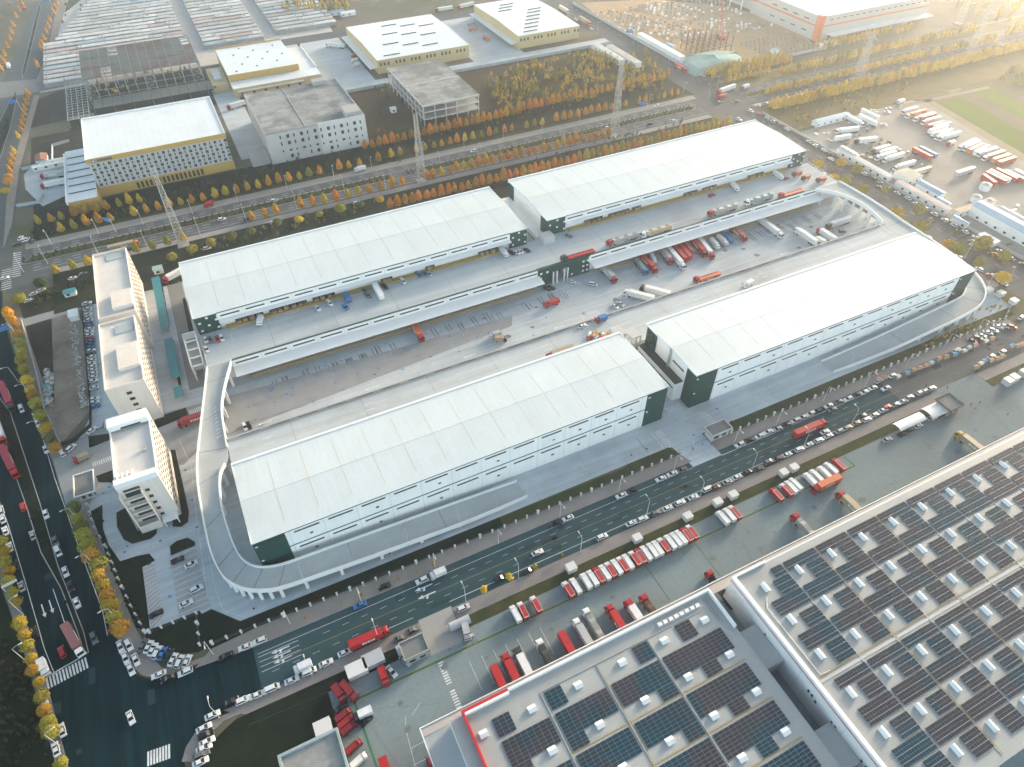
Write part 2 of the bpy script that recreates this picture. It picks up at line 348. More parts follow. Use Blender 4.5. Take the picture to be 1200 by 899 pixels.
# ------------------------------------------------------------------ painted markings
w = MB(); yl = MB(); gl = MB(); bl = MB()
Zm = .05
w.line([(-33,122.4),(141,122.4)], .15, Zm); w.line([(155,122.4),(236,122.4)], .28, Zm)
w.line([(-2,111.9),(17,111.9)], .16, Zm); w.line([(30,111.9),(225,111.9)], .2, Zm)
w.dash((-12,119.9), (232,119.9), .11, Zm, 2.4, 4.2); w.dash((-30,114.6), (232,114.6), .11, Zm, 2.4, 4.2)
yl.line([(-28,117.2),(250,117.2)], .13, Zm)
for k in range(4): w.line([(-33,121.2-1.75*k),(-20,121.2-1.75*k)], .16, Zm)
def arrow(x, y, s=1.0, z=Zm, rz=0.0, bend=1):
    c, n = math.cos(rz), math.sin(rz)
    T = lambda pts: [(x+a*c*s-b*n*s, y+a*n*s+b*c*s) for a, b in pts]
    w.sheet(T([(-3,-.2),(1.2,-.2),(1.2,.2),(-3,.2)]), z); w.sheet(T([(1.2,-.7),(3,0),(1.2,.7)]), z)
    if bend: w.sheet(T([(-.5,.2),(0.2,.2),(.6,bend*1.2),(-.1,bend*1.2)]), z)
for k in range(3): arrow(-26, 120.6-1.75*k, 1.0, Zm, math.pi)
for k in range(2): arrow(24, 120.8-3.2*k, 1.1, Zm, math.pi)
def zebra(a, b, n, wd, ln, z=Zm, ang=None):
    """n bars between ground points a and b, each ln long across the walk"""
    dx, dy = b[0]-a[0], b[1]-a[1]; L = math.hypot(dx, dy); ux, uy = dx/L, dy/L
    for k in range(n):
        t = (k+.5)/n; cx, cy = a[0]+dx*t, a[1]+dy*t
        w.sheet([(cx+ux*i*wd/2-uy*j*ln/2, cy+uy*i*wd/2+ux*j*ln/2) for i, j in ((-1,-1),(1,-1),(1,1),(-1,1))], z)
zebra(G(54,802), G(103,776), 13, .55, 4.2)
zebra(G(172,890), G(200,880), 8, .55, 4.2)
w.line([G(54,794), G(99,768)], .4, Zm)
def pline(mb_, px, wd, z=Zm): mb_.line(GP(px, 0), wd, z)
pline(w, [(-12,560),(8,610),(30,683),(52,760),(64,790)], .22); pline(w, [(40,480),(64,560),(92,640),(120,715),(126,745)], .22)
pline(w, [(62,690),(80,742),(88,765)], .2); pline(w, [(20,560),(48,648),(72,690)], .2)
for p in ((51,716),(60,711)):
    g0 = G(*p); arrow(g0[0], g0[1], 1.0, Zm, math.radians(-78), 0)
# white stop bars and bars at compound gate
for a, b in (((770,505),(787,525)), ((822,482),(842,503)), ((781,482),(799,475))): zebra(G(*a), G(*b), 9, .45, 3.6, .06)
pline(w, [(762,506),(778,526)], .3, .06)
pline(yl, [(746,514),(760,531)], .3, .06)
# compound court lane lines
for y_, x0, x1 in ((226,-20,330),(218.5,-20,330),(236,-15,330)): w.line([(x0,y_),(x1,y_)], .14, .05)
for k in range(0, 46): 
    if k % 9 not in (6,7): w.line([(-4+k*7.2,238),(-4+k*7.2,252.5)], .12, .05)
for x_ in range(-10,330,48): arrow(x_, 223.2, 1.1, .05, math.pi, 0); arrow(x_+3, 220.6, 1.1, .05, 0, 0)
for a in ((668,343),(690,369)): g0 = G(*a); zebra((g0[0]-5,g0[1]), (g0[0]+6,g0[1]), 8, .5, 4.5, .05)
pline(w, [(252,742),(300,722),(330,712),(360,700),(520,640),(690,569)], .16, .055); pline(w, [(244,650),(252,690),(262,716),(285,723)], .16, .055)
w.line([(-44,230),(-41.5,212),(-43,190),(-44.5,150)], .16, .058); zebra(G(222,484), G(238,478), 8, .4, 3.2, .06); zebra(G(108,545), G(133,536), 10, .4, 2.6, .06)
# floor dots
bluedots = [(381,429),(387,435),(393,436),(400,423),(443,432),(462,415),(475,410),(490,417),(513,409),(527,394),(533,403),(538,412),(559,395),(472,433),(419,439),(393,449),(319,455),(318,458),(336,462),(343,463),(291,477),(322,471),(299,492),(369,440),
            (316,466),(367,471),(402,457),(343,455),(315,455),(219,513),(227,522),(235,533),(247,527),(217,551),(225,586),(231,618),(188,634),(146,647),(150,664),(149,640),(121,578),(128,571),(176,563),(199,699),(840,479),(842,505),(813,510),(834,521),(930,422),(1145,452),(770,325),(640,372),(625,393),(700,378),(660,400)]
for p in bluedots:
    x_, y_ = G(*p); bl.rect(x_-.5, x_+.5, y_-.42, y_+.42, .065)
# service yard: green line, its legs and hatching
for a, b in (((-9,94.4),(200,94.4)), ((-9,94.4),(-8.5,70)), ((200,94.4),(199.4,100))): gl.line([a,b], .7, .04); 
yl.line([(-8.5,94.9),(200,94.9)], .14, .044); yl.line([(-8.5,93.9),(200,93.9)], .14, .044)
for x_ in (98.5,120.0): gl.line([(x_,94),(x_,79)], .35, .04)
for k in range(7): w.line([(30+k*9.4,92),(30+k*9.4,86)] if k < 0 else [(28+k*4.3,80),(28+k*4.3,90)], .14, .04)
for k in range(18): w.rect(18.6,20.4,78+k*.9,78.5+k*.9,.04) if k not in (7,8) else None
pline(w, [(475,840),(476,856),(482,880),(487,899)], .14, .04); pline(w, [(483,838),(492,824)], .14, .04); pline(w, [(482,877),(502,866)], .14, .04); pline(w, [(484,897),(502,888)], .14, .04)
# highway lines
for y_ in (391,399.8,407.6,415): w.line([(-100,y_),(355,y_)], .2, .05); w.line([(398,y_),(900,y_)], .2, .05)
for y_ in (394,397,410,412.6): w.dash((-100,y_), (355,y_), .2, .05, 4, 6); w.dash((398,y_), (800,y_), .2, .05, 4, 6)
w.dash((374,140), (381,380), .2, .05, 4, 6); w.dash((385,440), (385,900), .2, .05, 4, 6)
zebra(G(7,340), G(8,315), 10, .5, 5, .05); zebra((-108,388.5), (-108,415), 12, .6, 4, .05)
tm = MB()
for k in range(46):
    if k in (22,23,24): continue
    for j in range(rnd.choice([0,1,1,2,3])):
        x = -2+k*7.2+rnd.uniform(-1.6,1.6); a = rnd.uniform(246,250); L = rnd.uniform(4,9)
        for d in (-.9,.9): tm.sheet([(x+d-.22,a-L),(x+d+.22,a-L),(x+d+.26,a),(x+d-.26,a)], .046)
struct(tm, 'tyre_marks', M('tyre_rubber', (.2,.21,.215), .95, var=.2, scale=.4, fine=2))
rp_ = MB(); mh = MB()
for k in range(34):
    x, y = rnd.uniform(-20,340), rnd.uniform(112,121); rp_.rect(x, x+rnd.uniform(1.5,7), y, y+rnd.uniform(.8,2.4), .042)
for k in range(16):
    x, y = G(rnd.uniform(40,190), rnd.uniform(600,890)); rp_.rect(x, x+rnd.uniform(1,3), y, y+rnd.uniform(1.5,6), .042)
for k in range(40):
    x, y = (rnd.uniform(-20,340), rnd.choice([112.8,121.4])) if k < 16 else (rnd.uniform(-60,330), rnd.choice([139,216,231,261,145]))
    if y == 261: continue
    mh.prism([(x+.45*math.cos(a*.785), y+.45*math.sin(a*.785)) for a in range(8)], .03, .058)
struct(rp_, 'road_patch', M('asphalt_repair', (.028,.055,.062), .95, var=.2)); struct(mh, 'manhole_cover', M('manhole_iron', (.05,.05,.05), .7, var=.2))
ok_ = MB()
for k in range(70):
    x, y = (rnd.uniform(-20,325), rnd.uniform(214,250)) if k < 40 else (rnd.uniform(0,270), rnd.uniform(79,99)); r_ = rnd.uniform(.4,1.8)
    ok_.sheet([(x+r_*rnd.uniform(.6,1.3)*math.cos(a*.7), y+r_*rnd.uniform(.5,1.1)*math.sin(a*.7)) for a in range(9)], .0455)
struct(ok_, 'oil_stains', M('oil_stain', (.17,.19,.2), .9, var=.25, scale=.5))
struct(w, 'road_marking', white_line); struct(yl, 'road_marking', yellow_line); struct(gl, 'floor_marking', green_line); struct(bl, 'floor_marking', blue_line)
# ================================================================== the four long warehouses, their decks and ramps
roof_w = M('white_roof_sheet', (.59,.65,.66), .55, var=.05, scale=.05, fine=.8, ribs=(0,.5,.07), streak=((1.0,.03,1),.04), col2=(.57,.62,.62), c2scale=.03)
wall_w = M('white_wall_panel', (.86,.86,.84), .6, var=.03, scale=.08, fine=1, streak=((.6,.6,.05),.05))
trim_w = M('white_trim', (.78,.79,.78), .6, var=.04)
joint_m = M('panel_joint', (.45,.47,.48), .7, var=0)
green_p = M('dark_green_panel', (.006,.05,.042), .7, var=.08, scale=.3, fine=1.5)
green_t = M('green_trim', (.02,.075,.06), .5, var=.05)
slit_m = M('dark_glass', (.02,.026,.03), .18, var=.1)
tan_m = M('translucent_strip', (.55,.52,.46), .5, var=.08)
red_m = M('reddish_strip', (.5,.42,.4), .5, var=.08)
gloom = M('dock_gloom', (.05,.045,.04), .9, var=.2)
dock_y = M('dock_yellow', (.38,.26,.08), .7, var=.2, scale=1)
carton = M('cartons', (.3,.21,.12), .9, var=.35, scale=.8, fine=2)
raw_c = M('raw_concrete', (.38,.375,.36), .9, var=.12, scale=.1, fine=1)
pale_c = M('pale_concrete', (.55,.54,.52), .85, var=.08, scale=.1, fine=1)
steel_g = M('galvanised_steel', (.42,.43,.43), .5, metal=.3, var=.1)
steel_d = M('weathered_steel', (.2,.19,.175), .7, metal=.2, var=.15)
black_m = M('black_rubber', (.015,.015,.016), .8, var=.1)
dark_l = M('dark_line', (.03,.04,.042), .6, var=0)

def gable_roof(root, x0, x1, y0, y1, z, rise, strip_m, nstrip, ov=.5):
    ym = (y0+y1)/2; r = MB()
    for a, b in ((y0-ov, ym), (y1+ov, ym)):
        q = [(x0-.3,a,z),(x1+.3,a,z),(x1+.3,b,z+rise),(x0-.3,b,z+rise)]
        r.hexa([(x,y,zz-.35) for x,y,zz in q], q)
    r.beam((x0,ym,z+rise),(x1,ym,z+rise),.22,.05,1)
    R = r.build('roof', [roof_w, joint_m], root)
    n = nstrip; st = (x1-x0)/(n+1)
    for k in range(n):
        x = x0+st*(k+1); s = MB()
        for a, b, sg in ((y0+4.0, ym-.2, 1), (y1-3.0, ym+.2, -1)):
            za = z+rise*abs(a-(y0-ov if sg > 0 else y1+ov))/(abs(ym-y0)+ov); zb = z+rise*.985
            w_ = .17 if strip_m is tan_m else .11
            s.hexa([(x-w_,a,za),(x+w_,a,za),(x+w_,b,zb),(x-w_,b,zb)], [(x-w_,a,za+.025),(x+w_,a,za+.025),(x+w_,b,zb+.025),(x-w_,b,zb+.025)])
        s.build('roof_light_strip', strip_m, R)
    return R
def slit(root, x0, x1, y, z0, z1, name='window', d=.06, m=None):
    MB().box(x0,x1,y-d,y+.1,z0,z1).build(name, m or slit_m, root)
def south_warehouse(label, x0, x1, y0, y1, z, greens, grp):
    root = thing('warehouse', label, 'warehouse', ((x0+x1)/2,(y0+y1)/2,0), 0, grp)
    wl = MB(); wl.box(x0,x1,y0,y1,0,z-.36)
    nb = 14; bw = (x1-x0)/nb
    for k in range(1, nb): wl.box(x0+bw*k-.05,x0+bw*k+.05,y0-.03,y0+.05,.1,z-.6,1)
    wl.build('wall', [wall_w, joint_m], root)
    gable_roof(root, x0, x1, y0, y1, z, .9, tan_m, 13)
    MB().box(x0-.35,x1+.35,y1+.5,y1+1.5,z-1.4,z+.35).build('parapet', trim_w, root)
    MB().box(x0-.32,x0-.02,y0-.5,y1+.5,z-.5,z+.28).build('verge_trim', trim_w, root)
    MB().box(x1+.02,x1+.32,y0-.5,y1+.5,z-.5,z+.28).build('verge_trim', trim_w, root)
    t = MB(); t.box(x0,x1,y0-.56,y0-.5,z-.45,z-.08); t.build('eave_trim', green_t, root)
    MB().box(x0,x1,y0-.12,y0,10.35,10.75).build('floor_trim', green_t, root)
    for k in range(nb):
        a = x0+bw*k
        if any(g0-1 < a+bw/2 < g1+1 for g0, g1 in greens): continue
        for zz in (17.1, 7.9): slit(root, a+1.6, a+bw-1.6, y0, zz, zz+.75)
        if k % 2 == 1 or k > 9:
            for zz in (13.6, 4.4): MB().box(a+6.4,a+7.5,y0-.25,y0,zz,zz+.55).build('vent', dark_l, root)
    for g0, g1 in greens:
        p = MB(); west = g0 <= x0+1; ex0, ex1 = (x0-.1, g1) if west else (g0, x1+.1)
        p.box(ex0,ex1,y0-.2,y0+6,0,z-.5)
        P = p.build('green_corner', green_p, root)
        for zz in (6.9, 13.4, 19.0 if False else 16.9):
            MB().box(ex0-.03,ex1+.03,y0-.27,y0+6.03,zz,zz+.22).build('reveal_line', dark_l, P)
        for zz in (17.2,8.6): MB().box(ex0+.5,ex0+1.4,y0-.5,y0-.2,zz,zz+.4).build('wall_lamp', trim_w, P)
    return root
GW = 'long white warehouses of the logistics park'
w3 = south_warehouse('long white warehouse nearest the wide road, with a ramp sweeping round its green left corner', -24.1, 144.2, 150.3, 186.5, 20, ((-24.1,-13.5),(134.5,144.2)), GW)
MB().box(86,92,150.12,150.3,11.6,15.8).build('blank_sign', M('sign_white', (.8,.8,.78), .5, var=.02), w3)
w4 = south_warehouse('long white warehouse on the right, a ramp curling round its green far end', 158.8, 327.5, 150.3, 186, 20, ((158.8,170),(317.5,327.5)), GW)
p = MB(); p.box(154.6,158.8,157,185.5,0,10.2); P4 = p.build('podium', wall_w, w4)
MB().box(154.52,154.6,158,184.5,6.9,7.5).build('window', slit_m, P4); MB().box(154.52,158.8,157.1,185.4,10.2,10.4).build('coping', dark_l, P4)
g_ = MB(); g_.box(158.55,158.8,178.5,186.1,10.2,19.6).build('green_corner', green_p, w4)
for k in range(3):
    for zz in (12.2,14.6,17.0): MB().box(158.47,158.55,179.3+k*2.2,180.5+k*2.2,zz,zz+1.1).build('window', slit_m, w4)
MB().box(158.7,158.8,158,166,15,15.8).build('window', slit_m, w4); MB().box(158.1,158.8,167.5,168.6,10.4,20.3).build('downpipe_duct', steel_g, w4)

def north_warehouse(label, x0, x1, y0, y1, z, greens, docks):
    root = thing('warehouse', label, 'warehouse', ((x0+x1)/2,(y0+y1)/2,0), 0, GW)
    wl = MB(); wl.box(x0,x1,y0+1.2,y1,0,z-.36); wl.build('wall', wall_w, root)
    gable_roof(root, x0, x1, y0, y1, z, .9, red_m, 13)
    MB().box(x0-.35,x1+.35,y1+.5,y1+1.3,z-1.4,z+.5).build('parapet', trim_w, root)
    MB().box(x0-.32,x0-.02,y0-.5,y1+.5,z-.5,z+.3).build('verge_trim', trim_w, root)
    MB().box(x1+.02,x1+.32,y0-.5,y1+.5,z-.5,z+.3).build('verge_trim', trim_w, root)
    g0 = x0 if greens[0] is None else greens[0]; g1 = x1 if greens[1] is None else greens[1]
    MB().box(g0,g1,y0-.6,y0-.5,z-.5,z+.02).build('eave_trim', green_t, root)
    MB().box(g0,g1,y0,y0+1.2,15.6,z-.36).build('fascia', wall_w, root)
    n = 13; bw = (g1-g0)/n
    for k in range(n):
        a = g0+bw*k
        slit(root, a+1.3, a+bw-1.5, y0, 17.0, 17.75)
        MB().box(a-.35,a+.35,y0-.45,y0,15.7,18.6).build('bracket', trim_w, root)
    c = MB(); c.hexa([(g0,y0-2.3,15.0),(g1,y0-2.3,15.0),(g1,y0,15.2),(g0,y0,15.2)],[(g0,y0-2.3,15.3),(g1,y0-2.3,15.3),(g1,y0,15.55),(g0,y0,15.55)])
    c.build('canopy', trim_w, root)
    # dock platform and bays
    MB().box(g0+2,g1-2,y0-1.6,y0+1.2,10,10.9).build('dock_platform', dock_y, root)
    for a, b in docks:
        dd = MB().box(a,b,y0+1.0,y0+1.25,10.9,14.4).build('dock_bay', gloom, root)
        x = a+.6
        while x < b-2: 
            MB().box(x,x+1.5+rnd.random(),y0-.6-rnd.random()*.6,y0+.9,10.9,11.9+rnd.random()*1.4).build('carton_stack', carton, dd); x += 2.4+rnd.random()*1.5
        MB().box(a-.25,a,y0+.6,y0+1.2,10.9,14.6).build('dock_jamb', dock_y, dd)
    for gx0, gx1, west in ((x0, g0, True), (g1, x1, False)):
        if gx1-gx0 < 1: continue
        P = MB().box(gx0-(.1 if west else 0),gx1+(0 if west else .1),y0-.15,y0+7,10,z-.4).build('green_corner', green_p, root)
        for i in range(3):
            for j, zz in enumerate((11.4,13.6,15.8,17.9)):
                if (i+j) % 2 == 0:
                    xx = gx0+1.2+i*(gx1-gx0-2.6)/2
                    MB().box(xx,xx+1.1,y0-.32,y0-.15,zz,zz+.9).build('window', trim_w, P)
    return root
w1 = north_warehouse('long white upper left warehouse with cars on the deck before its docks', -25, 145.8, 282, 329, 20, (-15, 136), ((8,26),(-8,5),(29,40),(64,70),(88,93),(118,130)))
w2 = north_warehouse('long white warehouse at the upper right of the logistics park, beside the hazy crossroads', 159.5, 342.5, 284, 331, 20, (171, 332), ((184,196),(200,214),(216,222),(252,262),(266,276),(300,312)))
MB().box(154,159.5,285,331,0,10).build('podium', wall_w, w2); MB().box(153.9,154,286,330,6.6,7.2).build('window', slit_m, w2)
for i in range(3):
    for zz in (11.4,14,16.6): MB().box(159.3,159.4,285+i*2,286+i*2,zz,zz+1).build('window', trim_w, w2)
gside = MB().box(159.25,159.5,284,291,10,19.6).build('green_corner', green_p, w2)
MB().box(159.25,159.5,325,331,10,19.6).build('green_corner', green_p, w2)

# ---- upper loading deck (north)
dk = thing('loading_deck', 'upper concrete loading deck with white canopy edge in front of the two far warehouses', 'loading deck', (158,269,0))
f = MB(); f.box(-25,142,258,282.0,0,9.7); f.box(171,348,258,284.0,0,9.7); f.box(142,171,277,282,0,9.7); f.box(142,148,258,277,0,9.7); f.box(158,171,258,277,0,9.7)
f.build('wall', wall_w, dk)
fl = MB(); fl.prism([(-25,257.3),(348,257.3),(348,284.9),(159.5,284.9),(159.5,283.1),(-25,283.1)], 9.7, 10.0); fl.build('deck_floor', deck_m, dk)
dl = MB()
dl.line([(-8,263.5),(140,263.5)], .14, 10.03); dl.line([(160,263.5),(335,263.5)], .14, 10.03)
for a in ((-12,277),(150,277),(168,279),(60,277.5),(125,278)): dl.line([(a[0],a[1]-6),(a[0],a[1])], .3, 10.03)
for x_ in range(5,330,55): dl.sheet([(x_,260.5),(x_+3.5,260.4),(x_+3.5,260.8),(x_,260.7)], 10.03)
dl.build('lane_line', white_line, dk)
jn = MB()
for x_ in range(5,345,30): jn.line([(x_,257.5),(x_,280)], .12, 10.02)
jn.build('expansion_joint', M('expansion_joint_grey', (.16,.16,.16), .9, var=.1), dk)
for a, b in ((-15,140.5),(170.5,330)):
    MB().box(a,b,256.4,257.3,6.9,10.7).build('fascia', wall_w, dk)
    MB().box(a,b,256.35,257.35,10.7,10.95).build('green_coping', green_t, dk)
    n = int((b-a)/12); bw = (b-a)/n
    for k in range(n):
        x = a+bw*k
        slit(dk, x+1.4, x+bw-1.4, 256.4, 8.5, 9.3)
        MB().box(x-.4,x+.4,255.9,256.4,7.0,10.2).build('bracket', trim_w, dk)
    c = MB(); c.hexa([(a,249.9,6.3),(b,249.9,6.3),(b,256.4,6.8),(a,256.4,6.8)],[(a,249.9,6.6),(b,249.9,6.6),(b,256.4,7.15),(a,256.4,7.15)]); c.build('canopy', trim_w, dk)
    MB().box(a+6,b-3,254,258,0,1.25,1,0).build('dock_platform', [raw_c, dock_y], dk)
    x = a+9
    while x < b-6:
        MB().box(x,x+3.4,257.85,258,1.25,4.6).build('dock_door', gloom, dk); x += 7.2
gbm = MB(); gbm.box(139.5,148,256.3,258,0,10.9); gbm.box(158,171,256.3,258,0,10.9); gbm.box(148,158,256.3,258,7.6,10.9)
gb = gbm.build('green_gate_block', green_p, dk)
for x in (141,144.6,159.6,163,166.4,169):
    for zz in (1.6,4.6,7.6):
        if rnd.random() < .62: MB().box(x,x+1.2,256.15,256.3,zz,zz+1.1).build('window', trim_w, gb)
for x in (148.6,150.8,155.2,157.2): MB().tube((x,255.6,0),(x,255.6,7.6),.42,n=10).build('column', trim_w, gb)
rl = MB()
for x0_, x1_ in ((-25,-15),(330,348)): rl.beam((x0_,257.4,10.9),(x1_,257.4,10.9),.15)
for y_ in (258,262,266,270,274,278): rl.beam((-25,y_,10),(-25,y_,11),.15)
rl.beam((-25,257.5,11),(-25,282,11),.18); rl.beam((348,262,11),(348,284,11),.18); rl.build('guard_rail', trim_w, dk)
blk = MB(); blk.box(154,161,277,283.5,10,13.5); blk.build('lift_block', pale_c, dk)
# ---- south deck behind the two near warehouses
sd = thing('loading_deck', 'raised concrete road deck with pale parapet along the back of the two near warehouses', 'loading deck', (158,198,0))
b = MB(); b.box(-24,346,188.2,209.8,0,9.7); b.build('wall', wall_w, sd)
b = MB(); b.prism([(-25.5,188.05),(346,187.6),(346.4,206),(338,213),(332,210.3),(-25.2,210.3)], 9.72, 10.02); b.build('deck_floor', deck_m, sd)
pp = MB(); pp.box(-25,331.5,210.0,210.45,9.0,11.1); pp.build('parapet', M('pinkish_coping', (.5,.45,.42), .85, var=.08), sd)
pj = MB(); 
for x_ in range(-20,330,12): pj.box(x_,x_+8,209.94,210,10.2,10.45)
pj.build('parapet_slot', dark_l, sd)
dl = MB(); dl.line([(-20,197.5),(330,197.5)], .14, 10.05); dl.line([(-20,203.8),(330,203.8)], .12, 10.05)
for x_ in range(-12,330,42):
    for dy in (0,3.4): dl.sheet([(x_,201+dy),(x_+4,201.1+dy),(x_+4,201.4+dy),(x_,201.3+dy)], 10.05)
dl.build('lane_line', white_line, sd)
jn = MB()
for x_ in range(0,345,30): jn.line([(x_,188.4),(x_,209.8)], .12, 10.04)
jn.build('expansion_joint', MATS['expansion_joint_grey'], sd)
# stair block between the near warehouses
sb = thing('stair_block', 'pale concrete open stair block on the deck between the two near warehouses', 'stair tower', (152,191,10))
q = MB(); q.box(145.5,151,190.5,197,14.6,15.2); q.build('roof', pale_c, sb)
for x,y in ((145.8,190.8),(150.7,190.8),(145.8,196.7),(150.7,196.7)): MB().box(x-.3,x+.3,y-.3,y+.3,10,14.6).build('column', pale_c, sb)
q = MB(); q.box(151.4,156.5,186.8,193,14.0,14.6); q.build('roof', pale_c, sb)
for x,y in ((151.7,187),(156.2,187),(151.7,192.7),(156.2,192.7),(154,187)): MB().box(x-.3,x+.3,y-.3,y+.3,6,14.0).build('column', pale_c, sb)
q = MB(); q.box(151.6,156.3,186.9,187.3,10,10.6); q.box(151.6,156.3,186.9,187.3,7,7.5); q.build('beam', pale_c, sb)
# stair tower at the deck's west end
sb = thing('stair_tower', 'white open-framed stair stepping down at the left end of the upper deck', 'stair tower', (-29.5,272,0))
for k in range(5):
    y = 281-k*4.6; zt = 13.5-k*1.2
    q = MB()
    for x in (-31.8,-26.6): q.box(x-.25,x+.25,y-.25,y+.25,0,zt)
    q.beam((-31.8,y,zt),(-26.6,y,zt),.5)
    if k < 4:
        for x in (-31.8,-26.6): q.beam((x,y,zt),(x,y-4.6,zt-1.2),.5)
    q.build('frame', trim_w, sb)
    if k < 4:
        MB().hexa([(-31.4,y-4.3,zt-4),(-27,y-4.3,zt-4),(-27,y-.3,zt-2.2),(-31.4,y-.3,zt-2.2)],[(-31.4,y-4.3,zt-3.7),(-27,y-4.3,zt-3.7),(-27,y-.3,zt-1.9),(-31.4,y-.3,zt-1.9)]).build('flight', raw_c, sb)
MB().box(-31.6,-26.8,276.7,280.8,13.4,13.7).build('roof', steel_g, sb)
# ---- ramps
def catmull(P, n=5):
    out = []
    for i in range(len(P)-1):
        p0, p1, p2, p3 = P[max(i-1,0)], P[i], P[i+1], P[min(i+2,len(P)-1)]
        for k in range(n):
            t = k/n
            out.append(tuple(.5*((2*b)+(c-a)*t+(2*a-5*b+4*c-d)*t*t+(3*b-a-3*c+d)*t**3) for a,b,c,d in zip(p0,p1,p2,p3)))
    out.append(tuple(P[-1])); return out
ramp_m = M('ramp_concrete', (.4,.43,.435), .85, var=.1, scale=.08, fine=1)
def ramp(label, prs, gap_in, piers, lamp_at):
    prs = catmull([(a[0],a[1],b[0],b[1],z) for a,b,z in prs])
    root = thing('ramp', label, 'ramp', (prs[len(prs)//2][0], prs[len(prs)//2][1], 0))
    s = MB()
    for p, q in zip(prs, prs[1:]):
        th = lambda z: max(-.02, z-1.3)
        s.hexa([(p[0],p[1],th(p[4])),(q[0],q[1],th(q[4])),(q[2],q[3],th(q[4])),(p[2],p[3],th(p[4]))][::1],
               [(p[0],p[1],p[4]+.05),(q[0],q[1],q[4]+.05),(q[2],q[3],q[4]+.05),(p[2],p[3],p[4]+.05)], 0)
    s.build('roadway', ramp_m, root)
    for side in (0, 1):
        w_ = MB()
        for i, (p, q) in enumerate(zip(prs, prs[1:])):
            if side == 1 and gap_in[0] <= i < gap_in[1]:
                if w_.v: w_.build('parapet', trim_w, root); w_ = MB()
                continue
            a = (p[0],p[1],p[4]) if side == 0 else (p[2],p[3],p[4]); b_ = (q[0],q[1],q[4]) if side == 0 else (q[2],q[3],q[4])
            w_.beam((a[0],a[1],a[2]+.1),(b_[0],b_[1],b_[2]+.1),.45,2.1)
        w_.build('parapet', trim_w, root)
    jn = MB()
    for i in range(3, len(prs)-2, 7):
        p = prs[i]; jn.beam((p[0],p[1],p[4]+.06),(p[2],p[3],p[4]+.06),.18,.05)
    jn.build('expansion_joint', MATS['expansion_joint_grey'], root)
    for i in piers:
        if i >= len(prs): continue
        p = prs[i]
        if p[4] < 1.6: continue
        d = Vector((p[2]-p[0],p[3]-p[1],0))
        for t in (.1,.9):
            x, y = p[0]+d.x*t, p[1]+d.y*t
            MB().box(x-.55,x+.55,y-.55,y+.55,0,p[4]-1.25).build('pier', trim_w, root)
    return root, prs
LRAMP = [((-25.3,257.3),(-14.8,257.3),10),((-29.2,240),(-20.4,242),10),((-32.6,225),(-24,228),10),((-35.3,213),(-25.2,211),10),((-37.5,202),(-26,201),10),((-38.7,190),(-30.3,193.5),9.8),
         ((-39.1,175),(-32.2,180),9.2),((-38.9,161),(-31.8,166),8.5),((-37.2,151.5),(-30.6,157),7.9),((-34.8,146.8),(-28.6,152.3),7.5),((-31,142.6),(-25.6,149.2),7.2),((-25.6,139.7),(-21.2,147.4),6.9),
         ((-19,138.2),(-15,146.7),6.5),((0,137.6),(1,146.9),5.3),((25,137.4),(25,147.0),3.7),((50,137.6),(50,147.2),2.0),((74,139.2),(73.5,147.4),.06)]
r1, lp = ramp('concrete ramp curving down round the left end of the near warehouse to the ground', LRAMP, (17,22), list(range(2,80,3)), ())
RRAMP = [((348,257.3),(328,257.3),10),((348.6,247),(336.3,248),10),((348.7,238),(339.6,239),10),((348.5,228),(340.3,229),10),((347.6,216),(337.5,216.5),10),((346.6,206),(334,206),10),((346.2,196),(334.6,196),9.95),
         ((346.3,184),(336.8,184),9.3),((346,170),(336.8,170),8.6),((344.2,158),(335.6,161),7.9),((340,149),(332,154),7.45),((334,143),(327.6,149.6),7.1),((325,138.8),(321.5,147.3),6.7),
         ((311,137),(310,146.8),5.9),((290,136.8),(290,146.5),4.4),((262,137),(262,146.3),2.3),((232,139),(232,146.8),.06)]
r2, rp = ramp('concrete ramp curling round the far right end of the logistics park down to the ground', RRAMP, (22,32), list(range(2,80,3)), ())
# white zebra hatching where ramp and deck merge, plus low wall stub
hz = MB()
for k in range(9):
    t = k/8; x = -25.9-1.2*t*0; y = 213.5+t*17; hz.sheet([(x-2.6+1.8*t,y-.5),(x-.4+1.2*t*.3,y+.2),(x-.4+1.2*t*.3,y+.8),(x-2.6+1.8*t,y+.1)], 10.09)
hz.build('hatching', white_line, r1)
